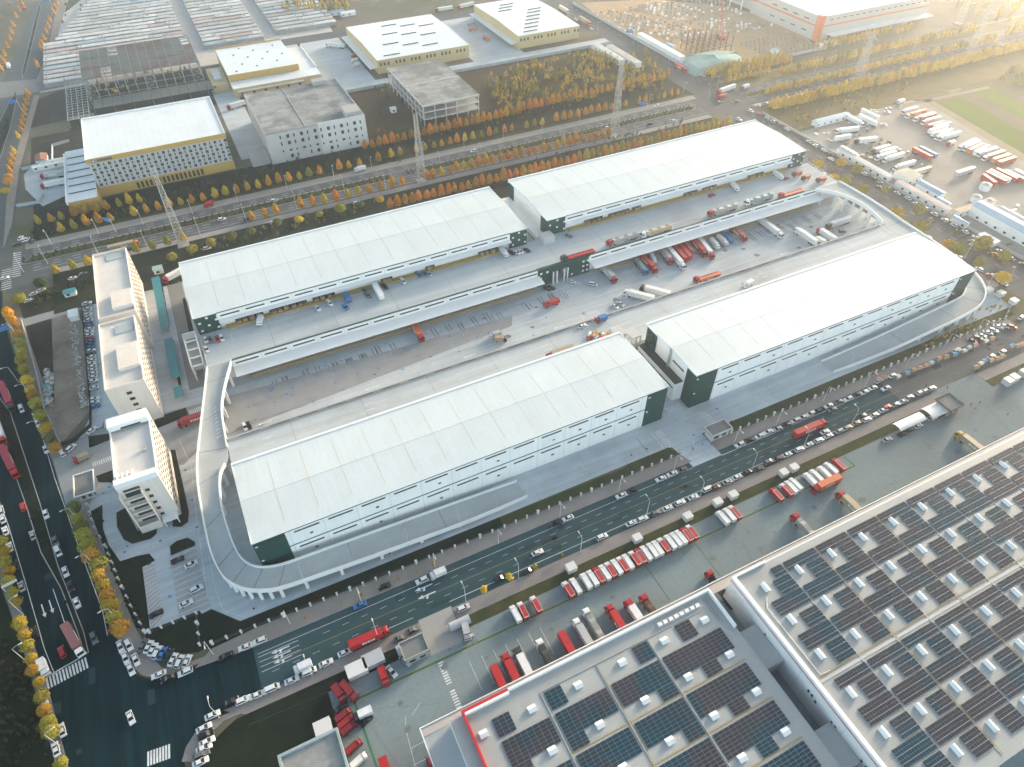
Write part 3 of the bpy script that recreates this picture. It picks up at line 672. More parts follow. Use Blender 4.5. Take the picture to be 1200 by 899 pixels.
# ================================================================== offices on the left
office_w = M('office_render', (.76,.68,.6), .8, var=.06, scale=.1, fine=1, streak=((.8,.8,.06),.08))
office_roof = M('office_roof_felt', (.66,.63,.59), .85, var=.1, scale=.12, fine=1, col2=(.58,.555,.53), c2scale=.07, joints=(5,5,.05,.9))
pane_m = M('window_glass', (.03,.04,.045), .12, var=.1)
def office(label, x0, x1, y0, y1, z, floors, ncol, grp):
    root = thing('office_building', label, 'office building', ((x0+x1)/2,(y0+y1)/2,0), 0, grp)
    MB().box(x0,x1,y0,y1,0,z).build('wall', office_w, root)
    MB().box(x0+.5,x1-.5,y0+.5,y1-.5,z,z+.06).build('roof', office_roof, root)
    pz = 1.1; q = MB()
    q.box(x0-.02,x0+.4,y0-.02,y1+.02,z,z+pz); q.box(x1-.4,x1+.02,y0-.02,y1+.02,z,z+pz); q.box(x0+.4,x1-.4,y0-.02,y0+.4,z,z+pz); q.box(x0+.4,x1-.4,y1-.4,y1+.02,z,z+pz)
    q.build('parapet', trim_w if floors > 6 else office_w, root)
    fh = (z-4.2)/floors; cw = (y1-y0-2)/ncol
    for i in range(floors):
        for j in range(ncol):
            y = y0+1+cw*j+cw*.26; zz = 4.3+fh*i
            W_ = MB().box(x1-.04,x1+.05,y,y+cw*.5,zz,zz+fh*.52).build('window', pane_m, root)
    fin = MB()
    for j in range(ncol+1): fin.box(x1+.02,x1+.16,y0+1+cw*j-.12,y0+1+cw*j+.12,3.6,z)
    for i in range(floors+1): fin.box(x1+.02,x1+.12,y0+.5,y1-.5,4.0+fh*i-.18,4.0+fh*i)
    fin.build('facade_grid', office_w, root)
    return root
GO = 'pale office blocks along the left edge of the logistics park'
o1 = office('pale office block nearest the tree-lined highway, with a roof terrace block at its front', -63, -47.3, 296, 352, 22, 6, 14, GO)
MB().box(-56.5,-47.8,300,313,22.06,24.2).build('roof_block', office_w, o1); MB().box(-57,-49,344,350,22.06,22.5).build('roof_patch', M('grey_green_roof', (.36,.42,.42), .8), o1)
MB().box(-63,-52,292,296,0,17).build('wing', office_w, o1); MB().box(-56,-53.5,291.9,292,14,15.5).build('window', pane_m, o1)
o2 = office('pale office block in the middle of three, beside the packed car column', -63.2, -48.2, 246, 292, 22, 6, 12, GO)
MB().box(-57,-48.7,256,272,22.06,23.8).build('roof_block', office_w, o2); MB().box(-57,-49.5,282,288,22.06,22.5).build('roof_patch', MATS['grey_green_roof'], o2)
for k in range(5): MB().box(-56.5,-54.5,245.9,246,4+k*3.4,5.4+k*3.4).build('window', pane_m, o2)
o3 = office('pale office tower standing alone by the gate, dark glass strips on its end wall', -62.2, -48, 190, 223.5, 24, 7, 10, GO)
MB().box(-62.2,-48,218.5,223.5,25.1,27.6).build('roof_block', trim_w, o3); MB().box(-62.2,-48,190,192.6,25.1,26.4).build('roof_block', trim_w, o3)
for k in range(4): MB().box(-61.2+k*1.6,-60.6+k*1.6,192.8,196,24.06,25.6).build('roof_fin', trim_w, o3)
q = MB(); q.box(-58,-51,218.2,218.5,25.4,26.0); q.build('louvre', dark_l, o3)
q = MB(); q.box(-52,-50.6,204,205.5,24.06,25); q.build('roof_vent', steel_g, o3)
for k in range(5): MB().box(-60.6,-55.2,189.9,190,3.6+k*3.7,5.9+k*3.7).build('window', pane_m, o3); 
for k in range(5): MB().box(-54.2,-52.8,189.9,190,3.6+k*3.7,5.0+k*3.7).build('window', pane_m, o3)
MB().box(-60.6,-55.2,189.9,190,21.4,22.6).build('louvre', dark_l, o3)
en = MB(); en.box(-54,-48.6,186.2,190,3.0,3.4); en.box(-53.8,-53.4,186.4,186.8,0,3); en.box(-49.2,-48.8,186.4,186.8,0,3); en.build('porch', trim_w, o3)
pb = MB(); pb.box(-62.2,-55,187.4,187.8,0,4); pb.box(-62.2,-61.8,187.8,190,0,22); pb.box(-55,-54.6,187.6,190,0,22)
for k in range(5): pb.box(-61.8,-55,188.6,189.9,2.7+k*3.7,3.3+k*3.7)
pb.build('balcony_frame', office_w, o3)
# carports
teal = M('teal_roof_sheet', (.03,.22,.27), .5, var=.1, scale=.3, ribs=(1,1.1,.35))
GC = 'teal carport roofs behind the offices'
def carport(label, x0, x1, y0, y1):
    root = thing('carport', label, 'carport', ((x0+x1)/2,(y0+y1)/2,0), 0, GC)
    MB().hexa([(x0,y0,2.6),(x1,y0,2.9),(x1,y1,2.9),(x0,y1,2.6)],[(x0,y0,2.72),(x1,y0,3.02),(x1,y1,3.02),(x0,y1,2.72)]).build('roof', teal, root)
    n = max(2, int((y1-y0)/6))
    for k in range(n+1):
        y = y0+.3+(y1-y0-.6)*k/n; MB().box(x1-.4,x1-.2,y-.1,y+.1,0,2.9).build('post', steel_g, root)
carport('longest teal carport roof, beside the office block nearest the highway', -42.3, -38.2, 304, 351)
carport('teal carport roof beside the middle office block', -42, -38, 266, 296)
carport('short teal carport roof at the near end of the row, beside the planting strip', -42, -38.6, 252.5, 260)
# gatehouses
def gatehouse(name, label, x0, x1, y0, y1, z, mw, mr, ov=.8, cat='gatehouse'):
    root = thing(name, label, cat, ((x0+x1)/2,(y0+y1)/2,0))
    MB().box(x0,x1,y0,y1,0,z).build('wall', mw, root)
    MB().box(x0-ov,x1+ov,y0-ov,y1+ov,z,z+.35).build('roof', M('gatehouse_roof_felt', (.2,.205,.2), .9, var=.15), root)
    q = MB(); q.box(x0-ov,x0-ov+.3,y0-ov,y1+ov,z+.35,z+.9); q.box(x1+ov-.3,x1+ov,y0-ov,y1+ov,z+.35,z+.9); q.box(x0-ov+.3,x1+ov-.3,y0-ov,y0-ov+.3,z+.35,z+.9); q.box(x0-ov+.3,x1+ov-.3,y1+ov-.3,y1+ov,z+.35,z+.9); q.build('parapet', mr, root)
    for k in range(2): MB().box(x0+(x1-x0)*(.15+.45*k),x0+(x1-x0)*(.4+.45*k),y0-.05,y0,1,2.4).build('window', pane_m, root)
    MB().box(x1,x1+.05,y0+.4,y0+1.4,.1,2.2).build('door', slit_m, root)
    return root
gatehouse('gatehouse', 'small white gatehouse with dark recessed roof at the gate onto the wide road', 155.5, 164.5, 130.2, 134.6, 4.0, pale_c, pale_c)
gatehouse('gatehouse', 'white gatehouse with frame roof at the left entrance by the office tower', -82, -77, 213.5, 223, 3.6, pale_c, trim_w, 1.2)
gatehouse('gatehouse', 'grey flat-roofed gatehouse by the yard entrance south of the road', 9.4, 17.2, 97.4, 103.2, 4.0, raw_c, raw_c, .3)
gatehouse('gatehouse', 'small dark-roofed gatehouse beside the white tunnel sheds in the right yard', 255.5, 262.5, 97, 103.5, 4.0, raw_c, M('brown_roof', (.16,.14,.13), .8), .8)
# ================================================================== solar-roofed warehouses in the near corner
roof_b = M('bluegrey_roof_sheet', (.36,.375,.37), .5, var=.07, scale=.08, fine=.8, ribs=(1,.45,.14))
roof_b2 = M('bluegrey_roof_sheet_cross', (.36,.375,.37), .5, var=.07, scale=.08, fine=.8, ribs=(1,.45,.14), col2=(.31,.325,.325), c2scale=.05)
cell_m = M('solar_cell', (.038,.036,.042), .2, var=.25, scale=.09, fine=.9, col2=(.008,.04,.058), c2scale=.055, c2lo=.48, c2hi=.58, spec=.5)  # base raised so the sky's reflection sits in the cell colour
frame_al = M('panel_frame', (.5,.51,.52), .4, metal=.3, var=.05)
glassw = M('skylight_white', (.8,.8,.78), .3, var=.05)
red_t = M('red_trim', (.5,.03,.035), .5, var=.05)
canopy_p = M('pinkish_canopy_sheet', (.42,.385,.365), .6, var=.05, ribs=(0,.5,.1))
def panels(root, x0, x1, y0, y1, z, pw, ph, gx=.08, gy=.22, name='solar_array'):
    pair = gy == .12
    if pair: pw, ph, gx, gy = 1.05, 1.02, .05, .035
    q = MB()
    q.box(x0,x1,y0,y1,z,z+.06,1)
    nx = max(1, round((x1-x0)/pw)); ny = max(1, round((y1-y0)/ph)); pw, ph = (x1-x0)/nx, (y1-y0)/ny
    for i in range(nx):
        for j in range(ny):
            a, b = x0+i*pw, y0+j*ph
            q.box(a+gx,a+pw-gx,b+gy+(.1 if pair and (ny-j) % 2 == 0 else 0),b+ph-gy,z+.06,z+.12,0)
    return q.build(name, [cell_m, frame_al], root)
def skylight(root, x, y, z, alongx, L=2.6, W=1.5):
    q = MB(); lx, ly = (L, W) if alongx else (W, L)
    q.box(x-lx/2,x+lx/2,y-ly/2,y+ly/2,z,z+.45)
    if alongx: q.hexa([(x-lx/2-.1,y-ly/2-.15,z+.45),(x+lx/2+.1,y-ly/2-.15,z+.45),(x+lx/2+.1,y+ly/2+.15,z+.45),(x-lx/2-.1,y+ly/2+.15,z+.45)],[(x-lx/2-.1,y-.05,z+1.15),(x+lx/2+.1,y-.05,z+1.15),(x+lx/2+.1,y+.05,z+1.15),(x-lx/2-.1,y+.05,z+1.15)])
    else: q.hexa([(x-lx/2-.15,y-ly/2-.1,z+.45),(x+lx/2+.15,y-ly/2-.1,z+.45),(x+lx/2+.15,y+ly/2+.1,z+.45),(x-lx/2-.15,y+ly/2+.1,z+.45)],[(x-.05,y-ly/2-.1,z+1.15),(x+.05,y-ly/2-.1,z+1.15),(x+.05,y+ly/2+.1,z+1.15),(x-.05,y+ly/2+.1,z+1.15)])
    return q.build('roof_skylight', glassw, root)
# lower one (R2)
z2 = 10.0
R2 = thing('solar_warehouse', 'low solar-panelled warehouse with a red-edged parapet corner, nearest the viewer', 'warehouse', (60,20,0))
MB().box(14.6,107.6,-60,72.2,0,z2-.05).build('wall', M('white_wall_near', (.66,.67,.67), .6, var=.04), R2)
MB().box(14.6,107.6,-60,72.2,z2-.05,z2).build('roof', roof_b, R2)
MB().box(33.5,107.6,72.2,72.9,z2-1.2,z2+1.5).build('parapet', trim_w, R2); MB().box(106.9,107.6,58.5,72.19,z2,z2+1.5).build('parapet', trim_w, R2)
q = MB(); q.box(18.6,33.5,72.1,72.95,z2-1.2,z2+1.52); q.box(18.6,19.3,40,72.1,z2-.2,z2+1.52); q.build('red_parapet', red_t, R2)
q = MB(); q.box(19.3,33.5,71.4,72.1,z2,z2+1.5); q.build('parapet', trim_w, R2)
q = MB(); q.hexa([(6.4,72.9,5.6),(110,72.9,5.6),(110,75.5,5.4),(6.4,75.5,5.4)],[(6.4,72.9,6.1),(110,72.9,6.1),(110,75.5,5.9),(6.4,75.5,5.9)]); q.build('canopy', canopy_p, R2)
q = MB(); q.hexa([(6.4,-60,5.4),(14.6,-60,5.6),(14.6,72.9,5.6),(6.4,72.9,5.4)],[(6.4,-60,5.9),(14.6,-60,6.1),(14.6,72.9,6.1),(6.4,72.9,5.9)]); q.build('canopy', M('grey_canopy_sheet', (.36,.38,.385), .6, var=.05, ribs=(1,.5,.1)), R2)
q = MB(); q.box(6.1,6.4,-60,75.8,5.35,6.2); q.box(6.4,110,75.5,75.8,5.35,6.2); q.build('canopy_edge', trim_w, R2)
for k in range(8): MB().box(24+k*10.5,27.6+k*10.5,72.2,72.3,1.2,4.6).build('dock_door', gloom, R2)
cols = [(25.6,41.2,25.6,31.2),(42.8,60.4,42.8,48.4),(62.1,79.3,73.6,79.3),(80.5,103,89.8,95.6)]
for c, (a, b, la, lb) in enumerate(cols):
    for r in range(8):
        yb = 60.6-12.45*r
        if c == 0 and r == 0: yb_ = yb
        panels(R2, a, b, yb-7.4, yb, z2+.18, 1.95, 1.06, .05, .05)
        panels(R2, la, lb, yb-11.3, yb-7.5, z2+.18, 1.95, 1.06, .05, .05)
    panels(R2, la, lb, 61.7, 67.3, z2+.18, 1.95, 1.06, .05, .05)
for k in range(6):
    for r in range(7):
        if r == 0 and k == -1: continue
        x, y = 22.0+15.6*k, 64.7-12.5*r
        skylight(R2, x, y, z2, True, 2.3, 1.9)
q = MB()
for x in (41.95,61.2,79.95): q.box(x-.12,x+.12,-55,67.8,z2+.05,z2+.25)
for y in (67.9,): q.box(41.9,101,y-.1,y+.1,z2+.05,z2+.25)
for x,y0,y1 in ((104.2,62,71),(105,63,71)): q.box(x-.08,x+.08,y0,y1,z2+.05,z2+.3)
q.build('roof_pipe', steel_g, R2)
q = MB()
for r in range(5): q.box(42,103.5,48.95-12.45*r,49.1-12.45*r+.1,z2+.04,z2+.12)
q.box(61.45,61.6,-55,67,z2+.04,z2+.12); q.build('roof_walkway_line', yellow_line, R2)
for k in range(8): MB().box(85.5+k*2.1,86.9+k*2.1,69.2,70.3,z2,z2+.8).build('roof_unit', trim_w, R2)
MB().box(85,103,68.7,70.8,z2+.01,z2+.06).build('roof_unit_base', steel_g, R2)
# taller one (R1)
z1 = 14.0
R1 = thing('solar_warehouse', 'large solar-panelled warehouse with a thin red stripe on its tall white side wall', 'warehouse', (200,30,0))
q = MB(); q.box(115.2,330,-5.6,71.6,0,z1-.05)
for y in (59,38,20,3): q.box(115.14,115.2,y-.06,y+.06,.1,z1-1,1)
q.build('wall', [MATS['white_wall_near'], joint_m], R1)
MB().box(116.4,330,-5.5,71.0,z1-.05,z1).build('roof', roof_b2, R1)
q = MB(); q.box(115.1,116.4,-5.6,71.6,z1-.05,z1+.9); q.build('parapet', trim_w, R1); MB().box(116.4,129,70.9,71.6,z1-.05,z1+.9).build('parapet', trim_w, R1)
MB().box(115.06,115.1,-5.6,71.5,z1-1.1,z1-.75).build('red_stripe', red_t, R1)
q = MB(); q.hexa([(110,72.2,5.6),(330,71.6,5.6),(330,75.6,5.4),(110,75.4,5.4)],[(110,72.2,6.1),(330,71.6,6.1),(330,75.6,5.9),(110,75.4,5.9)]); q.build('canopy', canopy_p, R1)
MB().box(110,330,75.6,75.9,5.35,6.2).build('canopy_edge', trim_w, R1)
MB().box(129,330,71.0,72.4,z1-1.0,z1-.1).build('roof_gutter', canopy_p, R1)
for k in range(12): MB().box(124+k*14,128+k*14,71.6,71.7,1.2,4.6).build('dock_door', gloom, R1)
for y in (52.5,33,31.5,29.8,23.3,21.9,11.8,10): MB().box(115.12,115.2,y,y+.7,7.6 if y > 30 else 6.8,8.9 if y > 30 else 8.1).build('window', slit_m, R1)
MB().box(108.4,115.1,44,57,0,8.2).build('link_block', steel_g, R1); MB().box(108.4,115.1,12,24,0,7.4).build('link_block', steel_g, R1)
for k in range(-1, 14):
    X = 134.0+14.37*k            # west edge of the module's panels
    for full, y1_, y0_ in ((1,68.4,65.0),(0,64.5,59.3),(1,58.9,53.8),(0,52.2,47.2),(1,46.7,41.5),(0,40.9,34.4),(1,31.6,28.6),(0,28.0,22.8),(1,22.3,17.1),(0,15.9,10.7),(1,10.1,5.0),(0,4.3,-1.8)):
        if full: x0_ = max(X, 120.8) if not (k < 0 and y1_ > 60) else X+8.6
        else: x0_ = X+6.6
        if k < 0 and y1_ > 68: x0_ = X+8.9
        panels(R1, x0_, X+13.5, y0_, y1_, z1+.25, .72, 2.1, .07, .12)
for r in range(6):
    for k in range(0, 12):
        skylight(R1, 122.8+14.37*k, (63.9,51.6,39.2,26.6,14.4,2.2)[r], z1, False, 3.0, 1.6)
q = MB()
for k in range(13): q.box(133.05+14.37*k,133.35+14.37*k,-4,68,z1+.04,z1+.16)
q.build('roof_walkway', steel_g, R1)
q = MB(); q.box(148.0,148.2,-4,68.5,z1+.17,z1+.24); q.box(176.8,177,-4,68.5,z1+.17,z1+.24); q.box(118,330,34.0,34.2,z1+.17,z1+.24); q.build('roof_walkway_line', yellow_line, R1)
q = MB(); q.box(117,330,32.4,33.2,z1,z1+.12); q.build('roof_ridge', M('ridge_grey', (.46,.47,.47), .6, var=.1), R1)
q = MB()
for a, b in (((118.6,34.5),(118.6,58)),((118.6,58),(121,61)),((118.6,34.5),(122,34.2))): q.beam((a[0],a[1],z1+.2),(b[0],b[1],z1+.2),.14)
q.build('roof_cable', trim_w, R1)

# ================================================================== the buildings beyond the highway
yel = M('yellow_panel', (.5,.31,.07), .6, var=.07, scale=.2)
yelp = M('pale_yellow_panel', (.56,.42,.2), .6, var=.06, scale=.2)
wb_w = M('grey_white_panel', (.46,.46,.45), .7, var=.06)
farroof = M('far_white_roof', (.68,.71,.72), .5, var=.05, ribs=(0,2,.05), scale=.05, col2=(.6,.64,.66), c2scale=.03)
B = thing('office_warehouse', 'white flat-roofed block with scattered square windows above a yellow ground floor', 'warehouse', (-21,492,0))
MB().box(-61,20,460,523,0,23.4).build('wall', wb_w, B)
MB().box(-61,20,460,523,23.4,23.8).build('roof', farroof, B)
q = MB(); q.box(-61.4,20.4,459.6,460.0,21.4,24.3); q.box(-61.4,20.4,459.55,459.98,0,5.8); q.build('yellow_band', yel, B)
MB().box(-61.6,-61,460,523,23.2,24.4).build('parapet', trim_w, B); MB().box(-61,20.4,522.6,523.4,23.2,24.6).build('parapet', trim_w, B); MB().box(20,20.5,460,523,23.2,24.4).build('parapet', trim_w, B)
mbp = MB(); nwin = 0
for i in range(6):
    zz = 6.6+i*2.45
    for j in range(51):
        x = -59.8+j*1.56; big = (j+2*i) % 4 == 0; small = (j+2*i) % 4 in (2,)
        thin = (j+2*i) % 4 in (1,3)
        if big: b_ = (x,x+1.7)
        elif small: b_ = (x+.4,x+1.1)
        else: continue
        if nwin < 99 and True: MB().box(b_[0],b_[1],459.9,460.0,zz,zz+1.7).build('window', pane_m, B)
        else: mbp.box(b_[0],b_[1],459.9,460.0,zz,zz+1.7)
        nwin += 1
if mbp.v: mbp.build('window', pane_m, B)['kind'] = 'stuff'
for j in range(16): MB().box(-40+j*2.6,-38.5+j*2.6,459.45,459.55,.6,4.6).build('window', pane_m, B)
q = MB(); q.tube((-57.5,459.5,22.8),(-57.5,459.4,22.8),1.0,n=20); q.box(-55.6,-47,459.35,459.5,22.0,23.4); q.build('sign', M('sign_dark', (.09,.1,.12), .6), B)
q = MB(); q.tube((-57.5,459.4,22.8),(-57.5,459.33,22.8),.62,n=20); q.build('sign_emblem', M('sign_blue_white', (.5,.6,.75), .5), B)
A = thing('annex', 'low white-roofed annex with dark roof seams and a yellow wall, left of the square-windowed block', 'annex', (-70,480,0))
MB().box(-78,-61.7,444,516,0,8).build('wall', yel, A); MB().box(-78,-61.7,444,516,8,8.3).build('roof', farroof, A)
for k in range(6): MB().box(-77,-62,454+k*10,454.6+k*10,8.3,8.7).build('roof_seam', dark_l, A)
MB().box(-79,-78,444,512,6.5,8.9).build('parapet', trim_w, A)
steel_l = M('primed_steel', (.34,.335,.32), .7, metal=.1, var=.1)
# steel skeleton
S = thing('steel_hall', 'unfinished steel hall skeleton with a patchy grey-green netted roof and open front', 'steel structure', (-17,640,0))
roofnet = M('netted_roof', (.1,.115,.108), .9, var=.25, scale=.12, fine=.5, col2=(.1,.07,.062), c2scale=.05, c2lo=.52, c2hi=.56)
for i in range(12):
    for j in range(3):
        if rnd.random() < .08: continue
        MB().box(-60+7*i+.25,-53+7*i-.25,613+22*j+.3,635+22*j-.3,18.2,18.4).build('roof_net', roofnet, S)
q = MB()
for i in range(13): q.beam((-60+7*i,613,18.0),(-60+7*i,679,18.0),.45,.6)
for j in range(10): q.beam((-60,613+7.33*j,18.0),(24,613+7.33*j,18.0),.3,.4)
q.build('roof_frame', steel_d, S)
for i in range(13):
    for y in (613,646,679): MB().box(-60+7*i-.33,-60+7*i+.33,y-.33,y+.33,0,18).build('column', steel_l, S)
q = MB()
for zz in (4.5,9,13.5): q.beam((-60,613,zz),(24,613,zz),.28); q.beam((-60,646,zz),(24,646,zz),.28)
for x in (-60,-53,-18,-11,17,24):
    pass
for a, b in ((-60,-53),(-18,-11),(17,24)):
    for k in range(4):
        q.beam((a,613,4.5*k),(b,613,4.5*(k+1)),.22); q.beam((b,613,4.5*k),(a,613,4.5*(k+1)),.22)
for y in range(613,679,11):
    for k in range(4): q.beam((-60,y,4.5*k),(-60,y+11,4.5*(k+1)),.22); q.beam((24,y,4.5*k),(24,y+11,4.5*(k+1)),.22)
q.build('bracing', steel_l, S)
q = MB()
for i in range(5): q.beam((-76+3.6*i,575,5.5),(-76+3.6*i,650,5.5),.3)
for j in range(16): q.beam((-76,575+5*j,5.5),(-61,575+5*j,5.5),.3)
for i in (0,2,4):
    for j in range(0,16,3): q.box(-76+3.6*i-.15,-76+3.6*i+.15,575+5*j-.15,575+5*j+.15,0,5.5)
q.build('low_frame', steel_g, S)
q = MB()
for i in range(13): q.box(-58+6.8*i,-51.6+6.8*i,588,606,5.3,5.5)
q.box(-76,-58.3,575,581,5.3,5.5)
q.build('low_roof', M('low_roof_grey', (.1,.115,.115), .7, var=.12), S)
for i in range(0,13,2): MB().box(-58+6.8*i-.2,-58+6.8*i+.2,588,588.4,0,5.3).build('column', steel_d, S)
# concrete block
C_ = thing('concrete_building', 'unfinished grey concrete block with stained flat roof and a half-rendered window wall', 'unfinished building', (77,490,0))
cr = M('stained_concrete_roof', (.34,.345,.335), .95, var=.28, scale=.06, fine=.5, col2=(.2,.205,.2), c2scale=.045, c2lo=.46, c2hi=.58, streak=((.03,.3,1),.2), stretch=(1,1,1))
MB().box(43.5,110,454,526,0,20).build('wall', M('raw_render', (.47,.47,.455), .9, var=.12, scale=.1), C_)
MB().box(44,109.6,454.4,525.6,20,20.3).build('roof', cr, C_)
MB().box(43.3,43.9,454,526,20,20.9).build('roof_kerb', raw_c, C_); MB().box(109.5,110.1,454,526,20,21.4).build('roof_kerb', raw_c, C_); MB().box(70,70.6,455,525,20.3,20.6).build('roof_kerb', raw_c, C_)
MB().box(78,110.2,453.5,454,0,21.6).build('rendered_wall', M('white_render', (.6,.6,.585), .85, var=.06), C_)
MB().box(98,109,456,469,20.3,23.5).build('stair_head', raw_c, C_); MB().box(92,101,519,525.5,20.3,23).build('roof_tank', raw_c, C_)
for i in range(4):
    for j in range(13):
        x = 52+j*4.5; big = j % 2
        if i == 0 and j % 3 == 0: continue
        y = 453.9 if x < 77 else 453.4; zz = 2.4+i*4.5; h = 2.3 if i in (2,3,0) else 1.3
        MB().box(x,x+(1.9 if big else .9),y,y+.2,zz,zz+h).build('window', slit_m, C_)
q = MB(); q.box(31,43,456,472,0,5); q.build('side_wing', raw_c, C_)
# open concrete frame
Fm = thing('unfinished_building', 'open concrete frame of an unfinished building behind the orange avenue trees', 'unfinished building', (177,500,0))
MB().box(155,199,463,541,15,15.5).build('roof_slab', cr, Fm); 
for zz in (5,10): MB().box(155.3,198.7,463.3,540.7,zz,zz+.4).build('floor_slab', raw_c, Fm)
for i in range(6):
    for j in range(10): MB().box(155.4+8.6*i-.3,155.4+8.6*i+.3,463.4+8.6*j-.3,463.4+8.6*j+.3,0,15).build('column', pale_c, Fm)
q = MB(); q.box(155,199,462.8,463.2,14.2,15.6); q.box(154.8,155.2,463,541,14.2,15.6); q.box(155,199,500,501,15.5,15.8)
for zz in (5,10): q.box(155,199,462.8,463.2,zz-.3,zz+.5); q.box(154.8,155.2,463,541,zz-.3,zz+.5)
q.build('edge_beam', pale_c, Fm)
q = MB()
for zz in (5.4,10.4):
    for k in range(9): q.box(160+k*4,162.8+k*4,478+rnd.random()*6,479+6,zz,zz+3.4)
q.build('brick_partition', M('brick_orange', (.4,.2,.09), .9, var=.2), Fm)
# yellow warehouses
def yellow_wh(label, x0, x1, y0, y1, z, vents=True):
    root = thing('yellow_warehouse', label, 'warehouse', ((x0+x1)/2,(y0+y1)/2,0), 0, 'yellow-walled warehouses beyond the highway')
    MB().box(x0,x1,y0,y1,0,z).build('wall', yelp, root)
    xm, ym = (x0+x1)/2, (y0+y1)/2
    r = MB()
    for a, b in ((y0-.3,ym),(y1+.3,ym)):
        qv = [(x0,a,z),(x1,a,z),(x1,b,z+1.2),(x0,b,z+1.2)]; r.hexa([(x,y,zz-.3) for x,y,zz in qv], qv)
    r.build('roof', farroof, root)
    for k in range(int((x1-x0)/3.4)):
        if k % 4 != 3: MB().box(x0+2+k*3.4,x0+3.6+k*3.4,y0-.08,y0,z*.55,z*.78).build('window', pane_m, root)
    q = MB(); q.hexa([(x0-6,y0+2,4),(x0,y0+2,4.4),(x0,y1-2,4.4),(x0-6,y1-2,4)],[(x0-6,y0+2,4.3),(x0,y0+2,4.7),(x0,y1-2,4.7),(x0-6,y1-2,4.3)]); q.build('canopy', trim_w, root)
    for k in range(10):
        x = x0+8+(k*37 % int(x1-x0-30)); y = y0+6+k*(y1-y0-12)/10; zz = z+1.2-abs(y-ym)/(y1-y0)*2.4
        MB().box(x,x+14,y-.3,y+.3,zz,zz+.55).build('roof_vent', dark_l, root)
    return root
yellow_wh('larger yellow-walled warehouse with long dark roof vents, behind the open concrete frame', 156, 238, 572, 661, 11)
yellow_wh('yellow-walled warehouse at the top beside the hazy cross road', 285, 347, 572, 668, 11)
Y3 = thing('yellow_warehouse', 'pale yellow warehouse of stepped white roofs behind the stained concrete block', 'warehouse', (75,615,0), 0, 'yellow-walled warehouses beyond the highway')
MB().box(41,96,592,655,0,11).build('wall', yelp, Y3); MB().box(41,96,592,655,11,11.4).build('roof', farroof, Y3)
q = MB(); q.box(41,96.3,654.6,655.4,11,12.4); q.box(40.6,96.4,591.6,592,7,11.6); q.build('yellow_edge', yel, Y3)
MB().box(41,110,576,592,0,6.5).build('wall', yelp, Y3); MB().box(41,110,576,591.6,6.5,6.8).build('roof', farroof, Y3)
MB().box(96,110,592,645,0,6.5).build('wall', yelp, Y3); MB().box(96.4,110,592,645,6.5,6.8).build('roof', farroof, Y3); MB().box(109.6,110.4,592,645,6.6,7.8).build('parapet', trim_w, Y3)
MB().box(44,95,574,576,4.4,4.7).build('canopy', trim_w, Y3)
for k in range(6): MB().box(46+k*9,47.8+k*9,575.9,576,.4,3).build('dock_door', dark_l, Y3)
for k in range(12): MB().box(48+(k*17 % 44),49.4+(k*17 % 44),597+k*4.6,598+k*4.6,11.4,12).build('roof_vent', steel_d, Y3)
MB().box(28,40,592,630,0,6).build('side_block', yelp, Y3); MB().box(31,37,600,622,6,7.5).build('cooling_plant', steel_g, Y3)
# orange-trimmed warehouse
orange = M('orange_trim', (.62,.13,.03), .5, var=.05)
O_ = thing('warehouse', 'grey warehouse with an orange stripe and orange corner under the haze at the upper right', 'warehouse', (600,490,0))
MB().box(534,672,470,560,0,20).build('wall', M('warm_grey_panel', (.42,.41,.39), .7, var=.04), O_); MB().box(534,672,470,560,20,20.5).build('roof', farroof, O_)
MB().box(533.7,539,469.7,475,0,21).build('orange_corner', orange, O_)
q = MB(); q.box(539,672,469.75,470,11.2,12.6); q.box(533.75,534,475,560,11.2,12.6); q.build('orange_stripe', orange, O_)
for k in range(16): MB().box(545+k*7.8,549+k*7.8,469.9,470,16.2,17).build('window', slit_m, O_)
for i in range(2):
    for k in range(4): MB().box(533.9,534,484+k*14,490+k*14,5+9.5*i,6+9.5*i).build('window', slit_m, O_)
MB().box(545,672,462,470,4.6,5.1).build('canopy', trim_w, O_)
for k in range(20): MB().box(548+k*6,551+k*6,469.9,470,.8,4).build('dock_door', slit_m, O_)
O2 = thing('loading_shed', 'pale hall with an open columned loading bay beside the orange-cornered warehouse', 'warehouse', (560,590,0))
MB().box(540,640,566,640,0,12).build('wall', MATS['warm_grey_panel'], O2); MB().box(528,640,566,640,12,12.6).build('roof', farroof, O2)
for k in range(5): MB().box(528.5,529.3,567+k*17,567.8+k*17,0,12).build('column', trim_w, O2)
